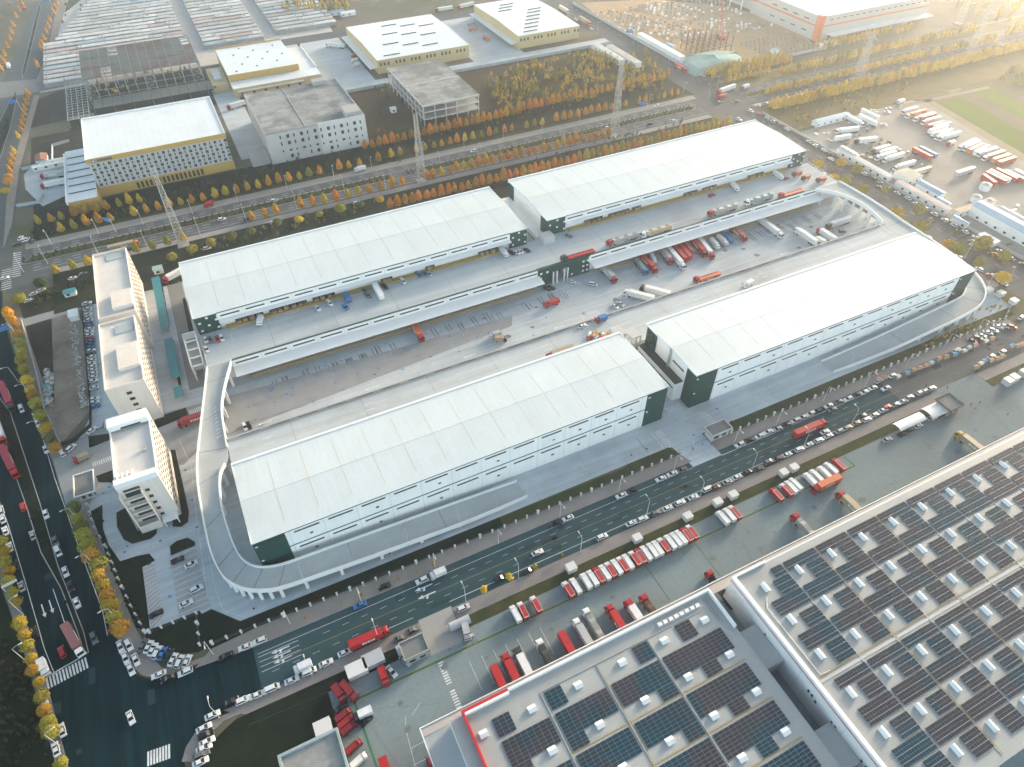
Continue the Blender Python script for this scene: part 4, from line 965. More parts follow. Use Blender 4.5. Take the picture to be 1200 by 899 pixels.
# ================================================================== shed town (rows of long low roofs)
shcol = [('shed_roof_white',(.66,.66,.64)),('shed_roof_grey',(.54,.54,.53)),('shed_roof_blue',(.36,.46,.52)),('shed_roof_pink',(.5,.38,.36)),('shed_roof_pale',(.5,.49,.46))]
shm = [M(n, c, .8, var=.14, scale=.06, fine=.3, ribs=(0,4,.12), streak=((.12,.5,1),.2)) for n, c in shcol]
shwall = M('shed_wall', (.33,.325,.32), .9, var=.3, scale=.2, fine=1)
SHG = 'long low sheds of the hut town behind the steel skeleton'
def shed_row(x0, x1, y, d, h, label, mi):
    root = thing('shed_row', label, 'shed', ((x0+x1)/2,y,0), 0, SHG)
    MB().box(x0,x1,y,y+d,0,h).build('wall', shwall, root)
    x = x0; q = MB()
    while x < x1-2:
        e = min(x1, x+8+rnd.random()*26); mm = mi if rnd.random() < .55 else rnd.choice([0,0,1,1,4,4,2,3]); hh = h+rnd.random()*.6
        q.hexa([(x,y-.5,hh),(e,y-.5,hh),(e,y+d*.62,hh+.5),(x,y+d*.62,hh+.5)],[(x,y-.5,hh+.15),(e,y-.5,hh+.15),(e,y+d*.62,hh+.7),(x,y+d*.62,hh+.7)], mm)
        if rnd.random() < .7: q.hexa([(x,y+d*.66,h-.3),(e,y+d*.66,h-.3),(e,y+d,h-.7),(x,y+d,h-.7)],[(x,y+d*.66,h-.1),(e,y+d*.66,h-.1),(e,y+d,h-.5),(x,y+d,h-.5)], rnd.choice([0,1,4]))
        if rnd.random() < .5: q.box(x+2,x+3.2,y+d*.2,y+d*.2+1,hh+.3,hh+1.3,1)
        x = e+(0 if rnd.random() < .8 else 1.5)
    q.build('roof', shm, root)
for k in range(24):
    y = 663+k*10.4
    blk = [(-92 if k < 10 else (-82+max(0,k-10)*3.0), 24, 'left'), (36, 88, 'middle')] if y > 684 else [(-92,-62,'left')]
    if 698 < y < 915: blk.append((101, 158-max(0,(k-14))*1.0, 'right'))
    for x0, x1, nm in blk:
        if x1-x0 < 12: continue
        shed_row(x0, x1, y, 8.0, 3.4, f'long low patchwork-roofed shed, {ordn(k)} row back in the {nm} block of the hut town', rnd.choice([0,0,4,1,0,2] if k not in (3,) else [2]))
# small blue and white huts, site cabins, wall-like sheds
blue_r = M('blue_roof_sheet', (.25,.42,.55), .55, var=.08, ribs=(0,1.2,.12))
def hut(name, label, cat, x0, x1, y0, y1, h, mr, mw=None, group=None, gable=True):
    root = thing(name, label, cat, ((x0+x1)/2,(y0+y1)/2,0), 0, group)
    MB().box(x0,x1,y0,y1,0,h).build('wall', mw or wall_w, root)
    r = MB(); lx = x1-x0 >= y1-y0; o = .35; rise = min(1.2, .18*min(x1-x0,y1-y0)) if gable else .1
    if lx:
        ym = (y0+y1)/2
        for a, b in ((y0-o,ym),(y1+o,ym)):
            qv = [(x0-o,a,h),(x1+o,a,h),(x1+o,b,h+rise),(x0-o,b,h+rise)]; r.hexa([(x,y,z+.01) for x,y,z in qv],[(x,y,z+.14) for x,y,z in qv])
    else:
        xm = (x0+x1)/2
        for a, b in ((x0-o,xm),(x1+o,xm)):
            qv = [(a,y0-o,h),(b,y0-o,h+rise),(b,y1+o,h+rise),(a,y1+o,h)]; r.hexa([(x,y,z+.01) for x,y,z in qv],[(x,y,z+.14) for x,y,z in qv])
    r.build('roof', mr, root)
    n = max(1, int(max(x1-x0,y1-y0)/6))
    for k in range(min(n, 14)):
        if lx: MB().box(x0+1+k*6,x0+2.6+k*6,y0-.06,y0,1,2.2).build('window', pane_m, root)
        else: MB().box(x0-.06,x0,y0+1+k*6,y0+2.6+k*6,1,2.2).build('window', pane_m, root)
    return root
hut('shed', 'long pale blue roofed shed along the far edge of the lorry yard', 'shed', 408, 440, 336, 341, 3.2, blue_r)
hut('shed', 'longest blue-roofed shed with a red banner, between the right-hand lots', 'shed', 404, 414, 150, 206, 6.5, blue_r)
hut('shed', 'blue-roofed shed in front of the longest blue-roofed one, at the right edge', 'shed', 406, 440, 136, 145, 4.5, blue_r)
hut('shed', 'blue-roofed shed at right angles to the longest blue-roofed one', 'shed', 416, 450, 150, 160, 5, blue_r)
hut('shed', 'small white house with orange flat roof at the right edge', 'house', 420, 436, 120, 134, 6, M('orange_roof', (.6,.4,.25), .7), gable=False)
hut('shed', 'low white hut row along the street in front of the lorry yard', 'shed', 391.5, 396, 212, 250, 3.4, M('pink_grey_roof', (.5,.42,.4), .8, var=.12), gable=False)
hut('shed', 'grey-roofed hut row by the parked street cars near the green-cornered far warehouse', 'shed', 391.5, 396, 256, 300, 3.2, M('pale_hut_roof', (.5,.5,.5), .8, var=.12), gable=False)
hut('shed', 'flat-roofed canopy shed beside two white tankers in the lorry yard', 'shed', 400, 412, 247, 259, 4, M('khaki_roof', (.45,.43,.37), .8), gable=False)
hut('shed', 'blue and white hut beside the flat canopy shed of the lorry yard', 'shed', 402, 408, 226, 243, 3.3, blue_r)
hut('shed', 'short blue-roofed hut at the lorry yard gate', 'shed', 397, 401, 216, 224, 3, blue_r)
hut('shed', 'white painted low range with a rusty top, along the small lot', 'shed', 396, 428, 206, 210, 3.6, M('rusty_top', (.5,.4,.32), .8, var=.2), gable=False)
hut('shed', 'low white shed inside the right lot, near the round silver tanks', 'shed', 421, 426, 170, 200, 3, M('light_shed_roof', (.55,.56,.56), .7))
hut('shed', 'narrow blue hut on the street corner of the small lot', 'shed', 389, 392, 196, 206, 3, blue_r)
hut('shed', 'white cabin under the street trees by the small lot', 'cabin', 387, 392, 176, 186, 2.8, trim_w, gable=False)
hut('site_cabin', 'two-storey white site cabin row along the construction hoarding', 'site cabin', 392, 397, 480, 545, 5.6, trim_w, gable=False)
hut('site_cabin', 'blue site cabin behind the white cabin row of the sand site', 'site cabin', 400, 406, 505, 515, 4, blue_r)
hut('site_cabin', 'small blue cabin beside the sand site cranes', 'site cabin', 404, 411, 480, 485, 3, blue_r)
hut('site_cabin', 'lonely blue cabin at the right of the sand site', 'site cabin', 478, 484, 462, 466, 3, blue_r)
hut('site_cabin', 'white round-cornered cabin by the hazy avenue', 'site cabin', 520, 526, 452, 456, 4, trim_w, gable=False)
hut('site_cabin', 'long low white cabin behind the hazy avenue', 'site cabin', 527, 545, 455, 460, 3, trim_w, gable=False)
hut('shed', 'pair of long pale huts on the scrub plot beside the cross road', 'shed', 344, 350, 500, 545, 4, M('hut_grey_roof', (.5,.5,.48), .7), gable=False)
hut('shed', 'long grey hut nearer the cross road on the scrub plot', 'shed', 353, 359, 488, 535, 4, M('hut_grey_roof2', (.42,.42,.41), .7), gable=False)
for i, (px, py, s) in enumerate(((348,27,7),(362,25,8),(395,17,7),(408,18,7),(338,32,6))):
    x, y = G(px, py); hut('hut', f'small blue and white hut by the far wood, {ordn(i)} from the hut town', 'hut', x-s, x+s, y-3, y+3, 3, [blue_r, trim_w, blue_r, trim_w, blue_r][i], None, 'huts by the far wood')
hut('hut', 'brick-red roofed hut with a blue tarpaulin by the left avenue', 'hut', -98, -91, 522, 532, 3, M('brick_red_roof', (.3,.16,.12), .8))
hut('hut', 'low white fence-like shed left of the square-windowed block', 'shed', -100, -64, 514, 517, 2.6, M('whitish_roof', (.5,.55,.57), .7), gable=False)
hut('hut', 'long bluish hut row north of the turning yard, by the annex', 'hut', -96, -64, 519, 522, 2.4, M('bluish_roof', (.4,.5,.52), .7), gable=False)
hut('hut', 'white hut on the empty scrub plot between the unfinished buildings', 'hut', 141, 145, 495, 499, 3, trim_w, gable=False)
hut('hut', 'small white switch hut at the corner of the dirt plot', 'hut', -82.5, -78.5, 334, 340, 3, trim_w, gable=False)
hut('kiosk', 'teal roadside kiosk among the shrubs near the left crossroads', 'kiosk', -84.5, -79, 356.5, 360, 2.6, teal, gable=False)
hut('kiosk', 'small green-roofed kiosk beside the red truck at the top left warehouse', 'kiosk', -40.5, -36, 357, 361, 3, M('green_grey_roof', (.3,.42,.4), .7), gable=False)
# white tunnel sheds in the right service yard
def tunnel(label, x0, x1, y0, y1):
    root = thing('tunnel_shed', label, 'shed', ((x0+x1)/2,(y0+y1)/2,0), 0, 'white tunnel sheds in the right yard')
    q = MB(); n = 8; ym = (y0+y1)/2; r = (y1-y0)/2
    for i in range(n):
        a, b = math.pi*i/n, math.pi*(i+1)/n
        q.hexa([(x0,ym+r*math.cos(a),2.2+.45*r*math.sin(a)),(x1,ym+r*math.cos(a),2.2+.45*r*math.sin(a)),(x1,ym+r*math.cos(b),2.2+.45*r*math.sin(b)),(x0,ym+r*math.cos(b),2.2+.45*r*math.sin(b))],
               [(x0,ym+(r+.1)*math.cos(a),2.3+.45*r*math.sin(a)),(x1,ym+(r+.1)*math.cos(a),2.3+.45*r*math.sin(a)),(x1,ym+(r+.1)*math.cos(b),2.3+.45*r*math.sin(b)),(x0,ym+(r+.1)*math.cos(b),2.3+.45*r*math.sin(b))])
    q.build('roof', trim_w, root)
    q = MB()
    for k in range(4):
        x = x0+.2+(x1-x0-.4)*k/3
        for y in (y0,y1): q.box(x-.1,x+.1,y-.1,y+.1,0,2.3)
    q.build('frame', steel_d, root)
a_, b_ = G(1041,500), G(1074,486); tunnel('smaller white tunnel shed, lower-left of the pair in the right yard', a_[0], b_[0]-1, 98.5, 103)
a_, b_ = G(1072,485), G(1102,472); tunnel('larger white tunnel shed, nearer the dark-roofed gatehouse', a_[0]+1.5, b_[0], 97.5, 103.8)
# container boxes along the verge
def box_cabin(label, px, lx, ly, h, m, rz=0, cat='container'):
    x, y = G(*px); root = thing('container_box', label, cat, (x,y,.05), rz, 'box cabins on the yard verge')
    MB().box(-lx/2,lx/2,-ly/2,ly/2,.15,h).build('body', m, root, local=True)
    MB().box(-lx/2-.06,lx/2+.06,-ly/2-.06,ly/2+.06,h,h+.12).build('roof', m, root, local=True)
    MB().box(lx/2,lx/2+.05,-.8,.6,.3,h-.3).build('door', steel_g, root, local=True)
    q = MB()
    for a in (-1,1):
        for b in (-1,1): q.box(a*lx/2-.15,a*lx/2+.15,b*ly/2-.15,b*ly/2+.15,0,.15)
    q.build('skid', black_m, root, local=True)
bw = M('box_white', (.62,.63,.62), .6, var=.05); bg = M('box_grey', (.4,.43,.45), .6, var=.08)
box_cabin('white box cabin on the verge behind the first red and white lorries', (669,668), 3.4, 3, 2.6, bw)
for i, (px, m) in enumerate((((746,633.5),bw),((805,608),bw),((840,591.5),bw),((858,583),bw),((917,557),bw),((929,551),bw))):
    box_cabin(f'white box cabin on the near grass verge, {ordn(i)} from the yard entrance', px, 3.2, 2.7, 2.5, m)
box_cabin('white curtain-sided container at the yard edge beside the green verge', (419,787), 6.4, 4.4, 2.6, bw, .02)
box_cabin('grey container next to the white one at the yard edge', (438.5,775), 6.6, 4.4, 2.6, bg, .02)
box_cabin('small pale container beside the grey gatehouse', (472,764), 3.4, 3, 2.5, bg, .02)
for i, p in enumerate(((1179,450),(1186,446),(1198,440))): box_cabin(f'white box cabin by the far right gate, {ordn(i)} from the road bend', p, 3.6, 3.4, 2.8, bw)
for i, p in enumerate(((1157,343),(1171,347),(1186,356))): box_cabin(f'white box cabin below the curling ramp end, {ordn(i)} from the ramp', p, 3.6, 3, 2.6, bw)
tk = thing('water_tank', 'pale cylindrical tank lying in a dark bay by the yard entrance', 'tank', (*G(539,733),0), .0)
MB().tube((-3.6,0,1.7),(3.6,0,1.7),1.5,n=18).build('tank_shell', bg, tk, local=True)
q = MB(); q.box(-2.6,-2,-1,1,0,.9); q.box(2,2.6,-1,1,0,.9); q.build('cradle', steel_d, tk, local=True)
st = thing('store_shed', 'flat grey-roofed store in the grass corner beside the red vans', 'shed', (-25,80,0))
MB().box(-33,-15.7,55,87,0,4).build('wall', raw_c, st); MB().box(-32.4,-16.2,55,86.4,4,4.1).build('roof', cr, st)
q = MB(); q.box(-33.2,-15.5,86.4,87.2,3.6,5); q.box(-33.2,-32.4,55,86.4,3.6,5); q.box(-16.2,-15.5,55,86.4,3.6,5); q.build('parapet', M('blue_grey_coping', (.3,.37,.39), .7), st)
box_cabin('white garden cabin behind the flat grey-roofed store', (381,858), 5, 5.5, 3, bw)
# ================================================================== pylons, mast, site things
def pylon(label, x, y, h, b, t, arms):
    root = thing('pylon', label, 'pylon', (x,y,0), 0, 'lattice pylons along the highway')
    leg = [MB() for _ in range(4)]; br = MB()
    n = 12; C4 = ((-1,-1),(1,-1),(1,1),(-1,1))
    W = lambda z: (b+(t-b)*min(1,(z/h)*1.15))/2
    for i, (a, c) in enumerate(C4):
        for k in range(n):
            za, zb = h*k/n, h*(k+1)/n; leg[i].beam((a*W(za),c*W(za),za),(a*W(zb),c*W(zb),zb),.24)
        leg[i].build('leg', pyl_m, root, local=True)
    for k in range(n):
        za, zb = h*k/n, h*(k+1)/n
        for i in range(4):
            p, q_ = C4[i], C4[(i+1) % 4]
            br.beam((p[0]*W(za),p[1]*W(za),za),(q_[0]*W(zb),q_[1]*W(zb),zb),.13); br.beam((q_[0]*W(za),q_[1]*W(za),za),(p[0]*W(zb),p[1]*W(zb),zb),.13)
            br.beam((p[0]*W(zb),p[1]*W(zb),zb),(q_[0]*W(zb),q_[1]*W(zb),zb),.18)
    br.build('bracing', pyl_m, root, local=True)
    for zz, L in arms:
        for s in (-1,1):
            q = MB(); q.beam((0,0,zz),(0,s*L,zz+.3),.35); q.beam((0,0,zz+2),(0,s*L,zz+.3),.25); q.build('cross_arm', pyl_m, root, local=True)
    MB().box(-b/2-.8,b/2+.8,-b/2-.8,b/2+.8,0,.5).build('footing', raw_c, root, local=True)
pyl_m = M('pylon_steel', (.4,.39,.36), .6, metal=.15, var=.1)
pylon('lattice pylon beside the offices, leaning tallest over the left of the highway', -23, 381, 47, 4.6, 2.0, ())
pylon('lattice pylon at the highway turning, behind the upper left long warehouse', 125, 389, 44, 4.6, 2.0, ())
pylon('lattice pylon among the orange avenue trees behind the upper right long warehouse', 270, 389, 50, 4.6, 2.0, ())
pylon('wide lattice pylon standing in the hazy avenue at the right', 501, 388, 36, 7, 2.2, ((32,7),(27,6)))
pylon('farthest lattice pylon with pale cross arms at the top right corner', 690, 446, 40, 6, 2, ((24,9),(19,7)))
pylon('lattice pylon beside the far road bend at the upper right', 634, 388, 38, 6, 2, ((33,7),))
cr_ = thing('crane', 'red crawler crane with a raised lattice jib on the sand site', 'crane', (461,512,0))
cm = M('crane_red', (.55,.08,.05), .5, var=.08)
q = MB(); q.box(-2.4,-1.2,-3,3,0,1.2); q.box(1.2,2.4,-3,3,0,1.2); q.build('track', black_m, cr_, local=True)
q = MB(); q.box(-1.8,1.8,-3.4,2.4,1.2,3.6); q.build('body', cm, cr_, local=True); MB().box(-1.8,-.4,2.4,3.6,1.4,3.8).build('cab', pane_m, cr_, local=True)
q = MB()
for a, b in ((-.5,-.5),(.5,-.5),(.5,.5),(-.5,.5)): q.beam((a,2+b,3),(a*.5+6,14+b,32),.22)
for k in range(12):
    t, u = k/12, (k+1)/12; q.beam((-.5+6*t,2+12*t,3+29*t),(.5+6*u,2+12*u,3+29*u),.14); q.beam((.5+6*t,2+12*t,3+29*t),(-.5+6*u,2+12*u,3+29*u),.14)
q.build('jib', cm, cr_, local=True)
nm = M('green_net', (.3,.42,.38), .9, var=.15, scale=.08, fine=.5)
md = MB(); pts = GP([(798,72),(838,66),(868,66),(872,78),(845,84),(815,90),(800,82)]); n = len(pts); cx = sum(p[0] for p in pts)/n; cy = sum(p[1] for p in pts)/n
for i in range(n):
    p, q_ = pts[i], pts[(i+1) % n]; prev = [(p[0],p[1],0),(q_[0],q_[1],0)]
    for s, zz in ((.8,5+2*rnd.random()),(.5,8),(.02,9)):
        cur = [(cx+(p[0]-cx)*s,cy+(p[1]-cy)*s,zz*(.85+.15*math.sin(i*2))),(cx+(q_[0]-cx)*s,cy+(q_[1]-cy)*s,zz*(.85+.15*math.sin((i+1)%n*2)))]
        md.face([prev[0],prev[1],cur[1],cur[0]]); prev = cur
tag(md.build('spoil_heap', nm), 'spoil heap under pale green netting beside the cross road junction', 'spoil heap')
stub = M('stub_column', (.34,.33,.3), .8, var=.15); rust_m = M('rusty_column', (.2,.13,.09), .8, var=.2)
cc = thing('column_cluster', 'cluster of tall rusty columns rising from the sand site beside the red crane', 'steel columns', (432,497,0))
for i in range(6):
    for j in range(5):
        h = 12+rnd.random()*3; MB().box(415+i*6.5-.3,415+i*6.5+.3,482+j*7-.3,482+j*7+.3,0,h).build('column', rust_m, cc)
q = MB()
for i in range(6): q.beam((415+i*6.5,482,6),(415+i*6.5,510,6),.4)
for j in range(5): q.beam((415,482+j*7,6),(447,482+j*7,6),.4)
q.build('beam', rust_m, cc)
pf = MB()
for i in range(26):
    for j in range(17):
        x, y = 402+i*5, 520+j*6.5
        if (x+y*.5) % 61 < 8 or rnd.random() < .1: continue
        s = .6+rnd.random()*.4; pf.box(x-s,x+s,y-s,y+s,0,.8+rnd.random()*1.4, 0 if rnd.random() < .7 else 1)
for i in range(12):
    for j in range(7):
        x, y = 470+i*5, 458+j*6; pf.box(x-.5,x+.5,y-.5,y+.5,0,1.6)
tag(pf.build('pile_caps', [stub, trim_w]), 'field of concrete pile caps covering the sand site', 'pile caps', kind='stuff')
hb = thing('hoarding', 'pale hoarding wall round the sand site along the cross road', 'hoarding', (391,520,0))
q = MB(); q.box(390.6,391,458,660,0,2.6); q.box(391,530,451.4,451.7,0,2.4); q.build('panel', M('hoarding_white', (.5,.53,.53), .7, var=.1), hb)
wl_ = thing('boundary_wall', 'pale wall between the works yards and the scrub plot', 'wall', (240,548,0)); MB().box(116,366,546.4,546.8,0,2.4).build('panel', M('wall_bluegrey', (.42,.48,.5), .8), wl_)
wl_ = thing('boundary_wall', 'low pale wall along the left side of the dirt plot', 'wall', (-95,300,0)); q = MB(); A_ = GP([(26,376),(44,440),(53,480),(72,521)])
for a, b in zip(A_, A_[1:]): q.beam((a[0],a[1],.9),(b[0],b[1],.9),.3,1.8)
q.build('panel', M('wall_pale', (.38,.4,.39), .85, var=.1), wl_)
wl_ = thing('boundary_wall', 'dark wall along the near end of the dirt plot beside the car column', 'wall', (-80,258,0)); q = MB(); A_ = GP([(73,522),(88,517),(107,500),(107,482),(97,362)])
for a, b in zip(A_, A_[1:]): q.beam((a[0],a[1],.9),(b[0],b[1],.9),.3,1.8)
q.build('panel', darksoil_m, wl_)
# wall by the left works
wl_ = thing('boundary_wall', 'pale blue wall round the turning yard left of the annex', 'wall', (-90,500,0)); q = MB(); A_ = GP([(20,243),(48,238),(52,228)])
for a, b in zip(A_, A_[1:]): q.beam((a[0],a[1],1),(b[0],b[1],1),.3,2)
A_ = GP([(26,200),(62,190),(62,172),(82,166)])
for a, b in zip(A_, A_[1:]): q.beam((a[0],a[1],1),(b[0],b[1],1),.3,2)
q.build('panel', MATS['wall_bluegrey'], wl_)
# silver tanks and stacks in the right lots
for i, (px, r) in enumerate((((1153,222),3.2),((1142,236),2.8),((1157,241),2.4))):
    x, y = G(*px); t_ = thing('silo_tank', f'round white tank in the right lot, {ordn(i)} from the blue-roofed shed ridge', 'tank', (x,y,0), 0, 'round white tanks in the right lot')
    MB().tube((0,0,0),(0,0,3.6),r,n=16).build('tank_shell', trim_w, t_, local=True); MB().tube((0,0,3.6),(0,0,4.6),r,.3,n=16).build('tank_top', bg, t_, local=True)
pl_ = MB()
for k in range(150):
    x, y = 417+rnd.random()*110, 160+rnd.random()*42; a, b = 1+rnd.random()*4, .8+rnd.random()*1.6
    pl_.obox(x, y, 0, .6+rnd.random()*1.6, a, b, rnd.choice([0,1.57,.1]), rnd.choice([0,0,1,2]))
for k in range(110):
    x, y = 396+rnd.random()*16, 120+rnd.random()*80; pl_.obox(x+rnd.random()*30, y, 0, .5+rnd.random(), 1+rnd.random()*2, .8+rnd.random(), rnd.random()*3, rnd.choice([0,1,2]))
for k in range(70):
    x, y = 398+rnd.random()*40, 262+rnd.random()*70; pl_.obox(x, y, 0, .4+rnd.random()*1.2, 1+rnd.random()*2, .8+rnd.random(), rnd.random()*3, rnd.choice([0,1,2,3]))
tag(pl_.build('stored_goods', [trim_w, steel_g, rust_m, carton]), 'clutter of stored goods and scrap in the right-hand lots', 'stored goods', kind='stuff')
rb = MB()
for k in range(130):
    t = rnd.random(); x, y = G(87+15*t+rnd.uniform(-7,1), 368+110*t); rb.obox(x, y, 0, .1+rnd.random()*.4, .4+rnd.random()*1.5, .3+rnd.random()*.7, rnd.random()*3, rnd.choice([0,1,1,1]))
for k in range(120):
    x, y = G(57+rnd.uniform(-5,5), 442+rnd.uniform(-8,34)); rb.obox(x, y, 0, .3+rnd.random()*.8, .5+rnd.random()*1.5, .5+rnd.random(), rnd.random()*3, rnd.choice([1,2,3,0]))
tag(rb.build('rubble', [pale_c, raw_c, M('teal_scrap',(.1,.3,.35),.7), carton]), 'rubble and scrap strewn along the dirt plot', 'rubble', kind='stuff')
gd = MB()
for k in range(60):
    x, y = 128+rnd.uniform(-8,8), 206.5-rnd.random()*17
for k in range(26):
    x, y = G(692+rnd.uniform(-9,22), 396+rnd.uniform(-5,4), 10); gd.obox(x, y, 10.03, 10.6+rnd.random()*1.2, 1.2+rnd.random()*1.5, 1+rnd.random(), rnd.random(), rnd.randrange(3))
tag(gd.build('pallet_goods', [trim_w, M('orange_goods',(.5,.28,.1),.8), M('red_goods',(.5,.08,.06),.8)]), 'pile of palletised goods on the near deck behind the long roof', 'pallets', kind='stuff')
# ================================================================== vehicles
paint = M('vehicle_paint', (.8,.8,.8), .28, var=.05, scale=.6, objcol=True, spec=.6)
paint2 = M('trailer_paint', (.8,.8,.8), .5, var=.1, scale=.5, fine=2, objcol=True)
carglass = M('car_glass', (.012,.015,.018), .1, var=0)
lampw = M('headlamp', (.7,.7,.68), .2, var=0); lampr = M('tail_lamp', (.3,.01,.01), .3, var=0)
WHITE, SILV, GREY, BLACK, RED, BLUE, BROWN, TAN = (.72,.73,.73),(.42,.43,.44),(.13,.14,.15),(.012,.013,.016),(.42,.02,.022),(.02,.16,.42),(.1,.055,.03),(.38,.31,.22)
ORG = (.6,.14,.04); LBLUE = (.2,.36,.5); LILAC = (.4,.3,.33); TARP = (.3,.3,.29); GTARP = (.2,.28,.29); DGREY = (.045,.047,.05); GOLD = (.42,.28,.04)
CN = {WHITE:'white',SILV:'silver',GREY:'grey',BLACK:'black',RED:'red',BLUE:'blue',BROWN:'brown',TAN:'tan',ORG:'orange',LBLUE:'pale blue',LILAC:'lilac',TARP:'grey-tarped',GTARP:'blue-grey-tarped',DGREY:'dark',GOLD:'golden'}
KEY = {'w':WHITE,'s':SILV,'g':GREY,'k':BLACK,'r':RED,'b':BLUE,'n':BROWN,'t':TAN,'o':ORG}
def car_meshes(kind):
    body, glass, wheel, lamp = MB(), MB(), MB(), MB()
    if kind == 'van': L, W, prof, g = 4.7, 1.8, [(-2.35,.4),(-2.35,1.05),(1.55,1.05),(2.2,.9),(2.35,.7),(2.35,.35)], ((-2.3,1.6,.86),(-2.1,.95,.76),1.05,1.82)
    elif kind == 'suv': L, W, prof, g = 4.6, 1.86, [(-2.3,.45),(-2.3,1.02),(1.05,1.05),(2.15,.96),(2.3,.75),(2.3,.4)], ((-2.22,1.15,.87),(-1.85,.35,.7),1.05,1.68)
    else: L, W, prof, g = 4.6, 1.8, [(-2.3,.4),(-2.3,.86),(-1.6,.95),(.9,.93),(2.1,.8),(2.3,.6),(2.3,.32)], ((-1.75,1.1,.83),(-1.1,.25,.64),.93,1.44)
    hw = W/2; n = len(prof); k = len(body.v)
    for y, s in ((-hw,1),(hw,1)): body.v += [(x,y,z) for x,z in prof]
    # shoulders: pull upper points slightly in
    body.v = [(x, y*(.93 if z > .85 else 1), z) for x,y,z in body.v]
    body.f.append(tuple(range(n-1,-1,-1))[::-1]); body.m.append(0); body.f.append(tuple(range(n,2*n))[::-1]); body.m.append(0)
    for i in range(n):
        j = (i+1) % n; body.f.append((i,n+i,n+j,j)); body.m.append(0)
    (a0,a1,w0),(b0,b1,w1),z0,z1 = g
    glass.taper(a0,a1,-w0,w0,z0-.02,b0,b1,-w1,w1,z1-.04,0)
    body.taper(b0,b1,-w1,w1,z1-.04,b0+.05,b1-.08,-w1+.05,w1-.05,z1,0)
    for s in (-1,1):
        for xa, xb in ((a0,b0),(a1,b1)): body.beam((xa,s*(w0+.005),z0),(xb,s*(w1+.005),z1-.03),.09)
    for s in (-1,1): lamp.box(2.24,2.33,s*.72-.2,s*.72+.2,.6,.78,0); lamp.box(-2.33,-2.27,s*.74-.16,s*.74+.16,.68,.86,1)
    wheel.tube((0,-.12,0),(0,.12,0),.33,n=10)
    return body, glass, wheel, lamp
PROTO = {}
def hide_far(o):  # prototypes are real vehicles too: they are moved to the first place that needs one
    return o
def make_car(kind):
    b, g, w_, l = car_meshes(kind)
    r = thing('car', None, 'car')
    b.build('body', paint, r, local=True); g.build('windows', carglass, r, local=True)
    l.build('lamps', [lampw, lampr], r, local=True)
    wm = w_.mesh('wheel', black_m)
    for x in (-1.42,1.42):
        for y in (-.8,.8):
            o = D.objects.new('wheel', wm); COL.objects.link(o); o.parent = r; o.location = (x,y,.33)
    kids(r); return r
def make_far_car(kind):
    b, g, w_, l = car_meshes(kind)
    q = MB(); 
    for src, mi in ((b,0),(g,1)):
        k = len(q.v); q.v += src.v; q.f += [tuple(i+k for i in f) for f in src.f]; q.m += [mi]*len(src.f)
    for x in (-1.42,1.42):
        for y in (-.8,.8): q.tube((x,y-.12,.33),(x,y+.12,.33),.33,n=6,m=2)
    o = q.build('car', [paint, carglass, black_m]); o['category'] = 'car'; return o
CARS = []      # (ground x, y, z, heading, kind, colour, label, group)
def car(x, y, z, h, kind, col, label, group=None): CARS.append((x,y,z,h,kind,col,label,group))
def cars_px(spec, heading, where, anchor, group, z=.06, jit=2.0, noun=True):
    """spec: (px,py,colour letter[,kind]) sorted from the anchor"""
    cnt = 0
    for s in spec:
        x, y = G(s[0], s[1], z+.7); kind = s[3] if len(s) > 3 else rnd.choice(['sedan','sedan','sedan','suv'])
        c = KEY[s[2]]; h = heading if not callable(heading) else heading(x, y)
        h = h+math.radians(rnd.uniform(-jit,jit))
        n = {'van':'van','suv':'car','sedan':'car'}[kind]
        car(x, y, z, h, kind, c, f'{CN[c]} {n} {where}'+(f', {ordn(cnt)} from {anchor}' if len(spec) > 1 else ''), group); cnt += 1
PI = math.pi
LR = math.atan2(-.975,.22)   # left road runs towards the viewer and to the right
cars_px([(186,790.5,'w'),(197.5,794.5,'k'),(217,787.5,'w'),(265,769,'k'),(287.5,758,'w'),(304.5,751,'w'),(422,709,'b'),(450,687,'k'),(494.5,680,'w'),(652,613,'k'),(665.5,607,'w'),(728,580.5,'w'),(741,575,'k'),(774.5,561,'w'),(787.5,555,'w'),(799,550.5,'g')],
        PI, 'parked along the park-side kerb of the wide road', 'the left junction', 'cars parked along the park-side kerb')
cars_px([(867,521,'w'),(878,516,'k'),(890,511,'w'),(900,506,'w'),(911,502.5,'s'),(922,498,'k'),(932,493,'w'),(941,489,'w'),(950,485,'w'),(958,482,'k'),(971,475.5,'w'),(982.5,471,'g'),(994,467.5,'w'),(1004,462.5,'k'),(1012.5,459.5,'w'),(1022.5,454.5,'w')],
        PI, 'parked along the wide road beyond the park gate', 'the gatehouse', 'cars parked beyond the gate')
cars_px([(249,838,'w'),(271,822,'k'),(285,820.5,'w'),(302,814,'w'),(319,806.5,'w','van'),(342,797,'w'),(362.5,787,'w','van'),(382,777,'w'),(404,764.5,'w'),(469.5,747.5,'g'),(484,738,'g'),(543,712.5,'w')],
        0, 'on the near kerb before the yard entrance', 'the left junction', 'cars along the near kerb, left part')
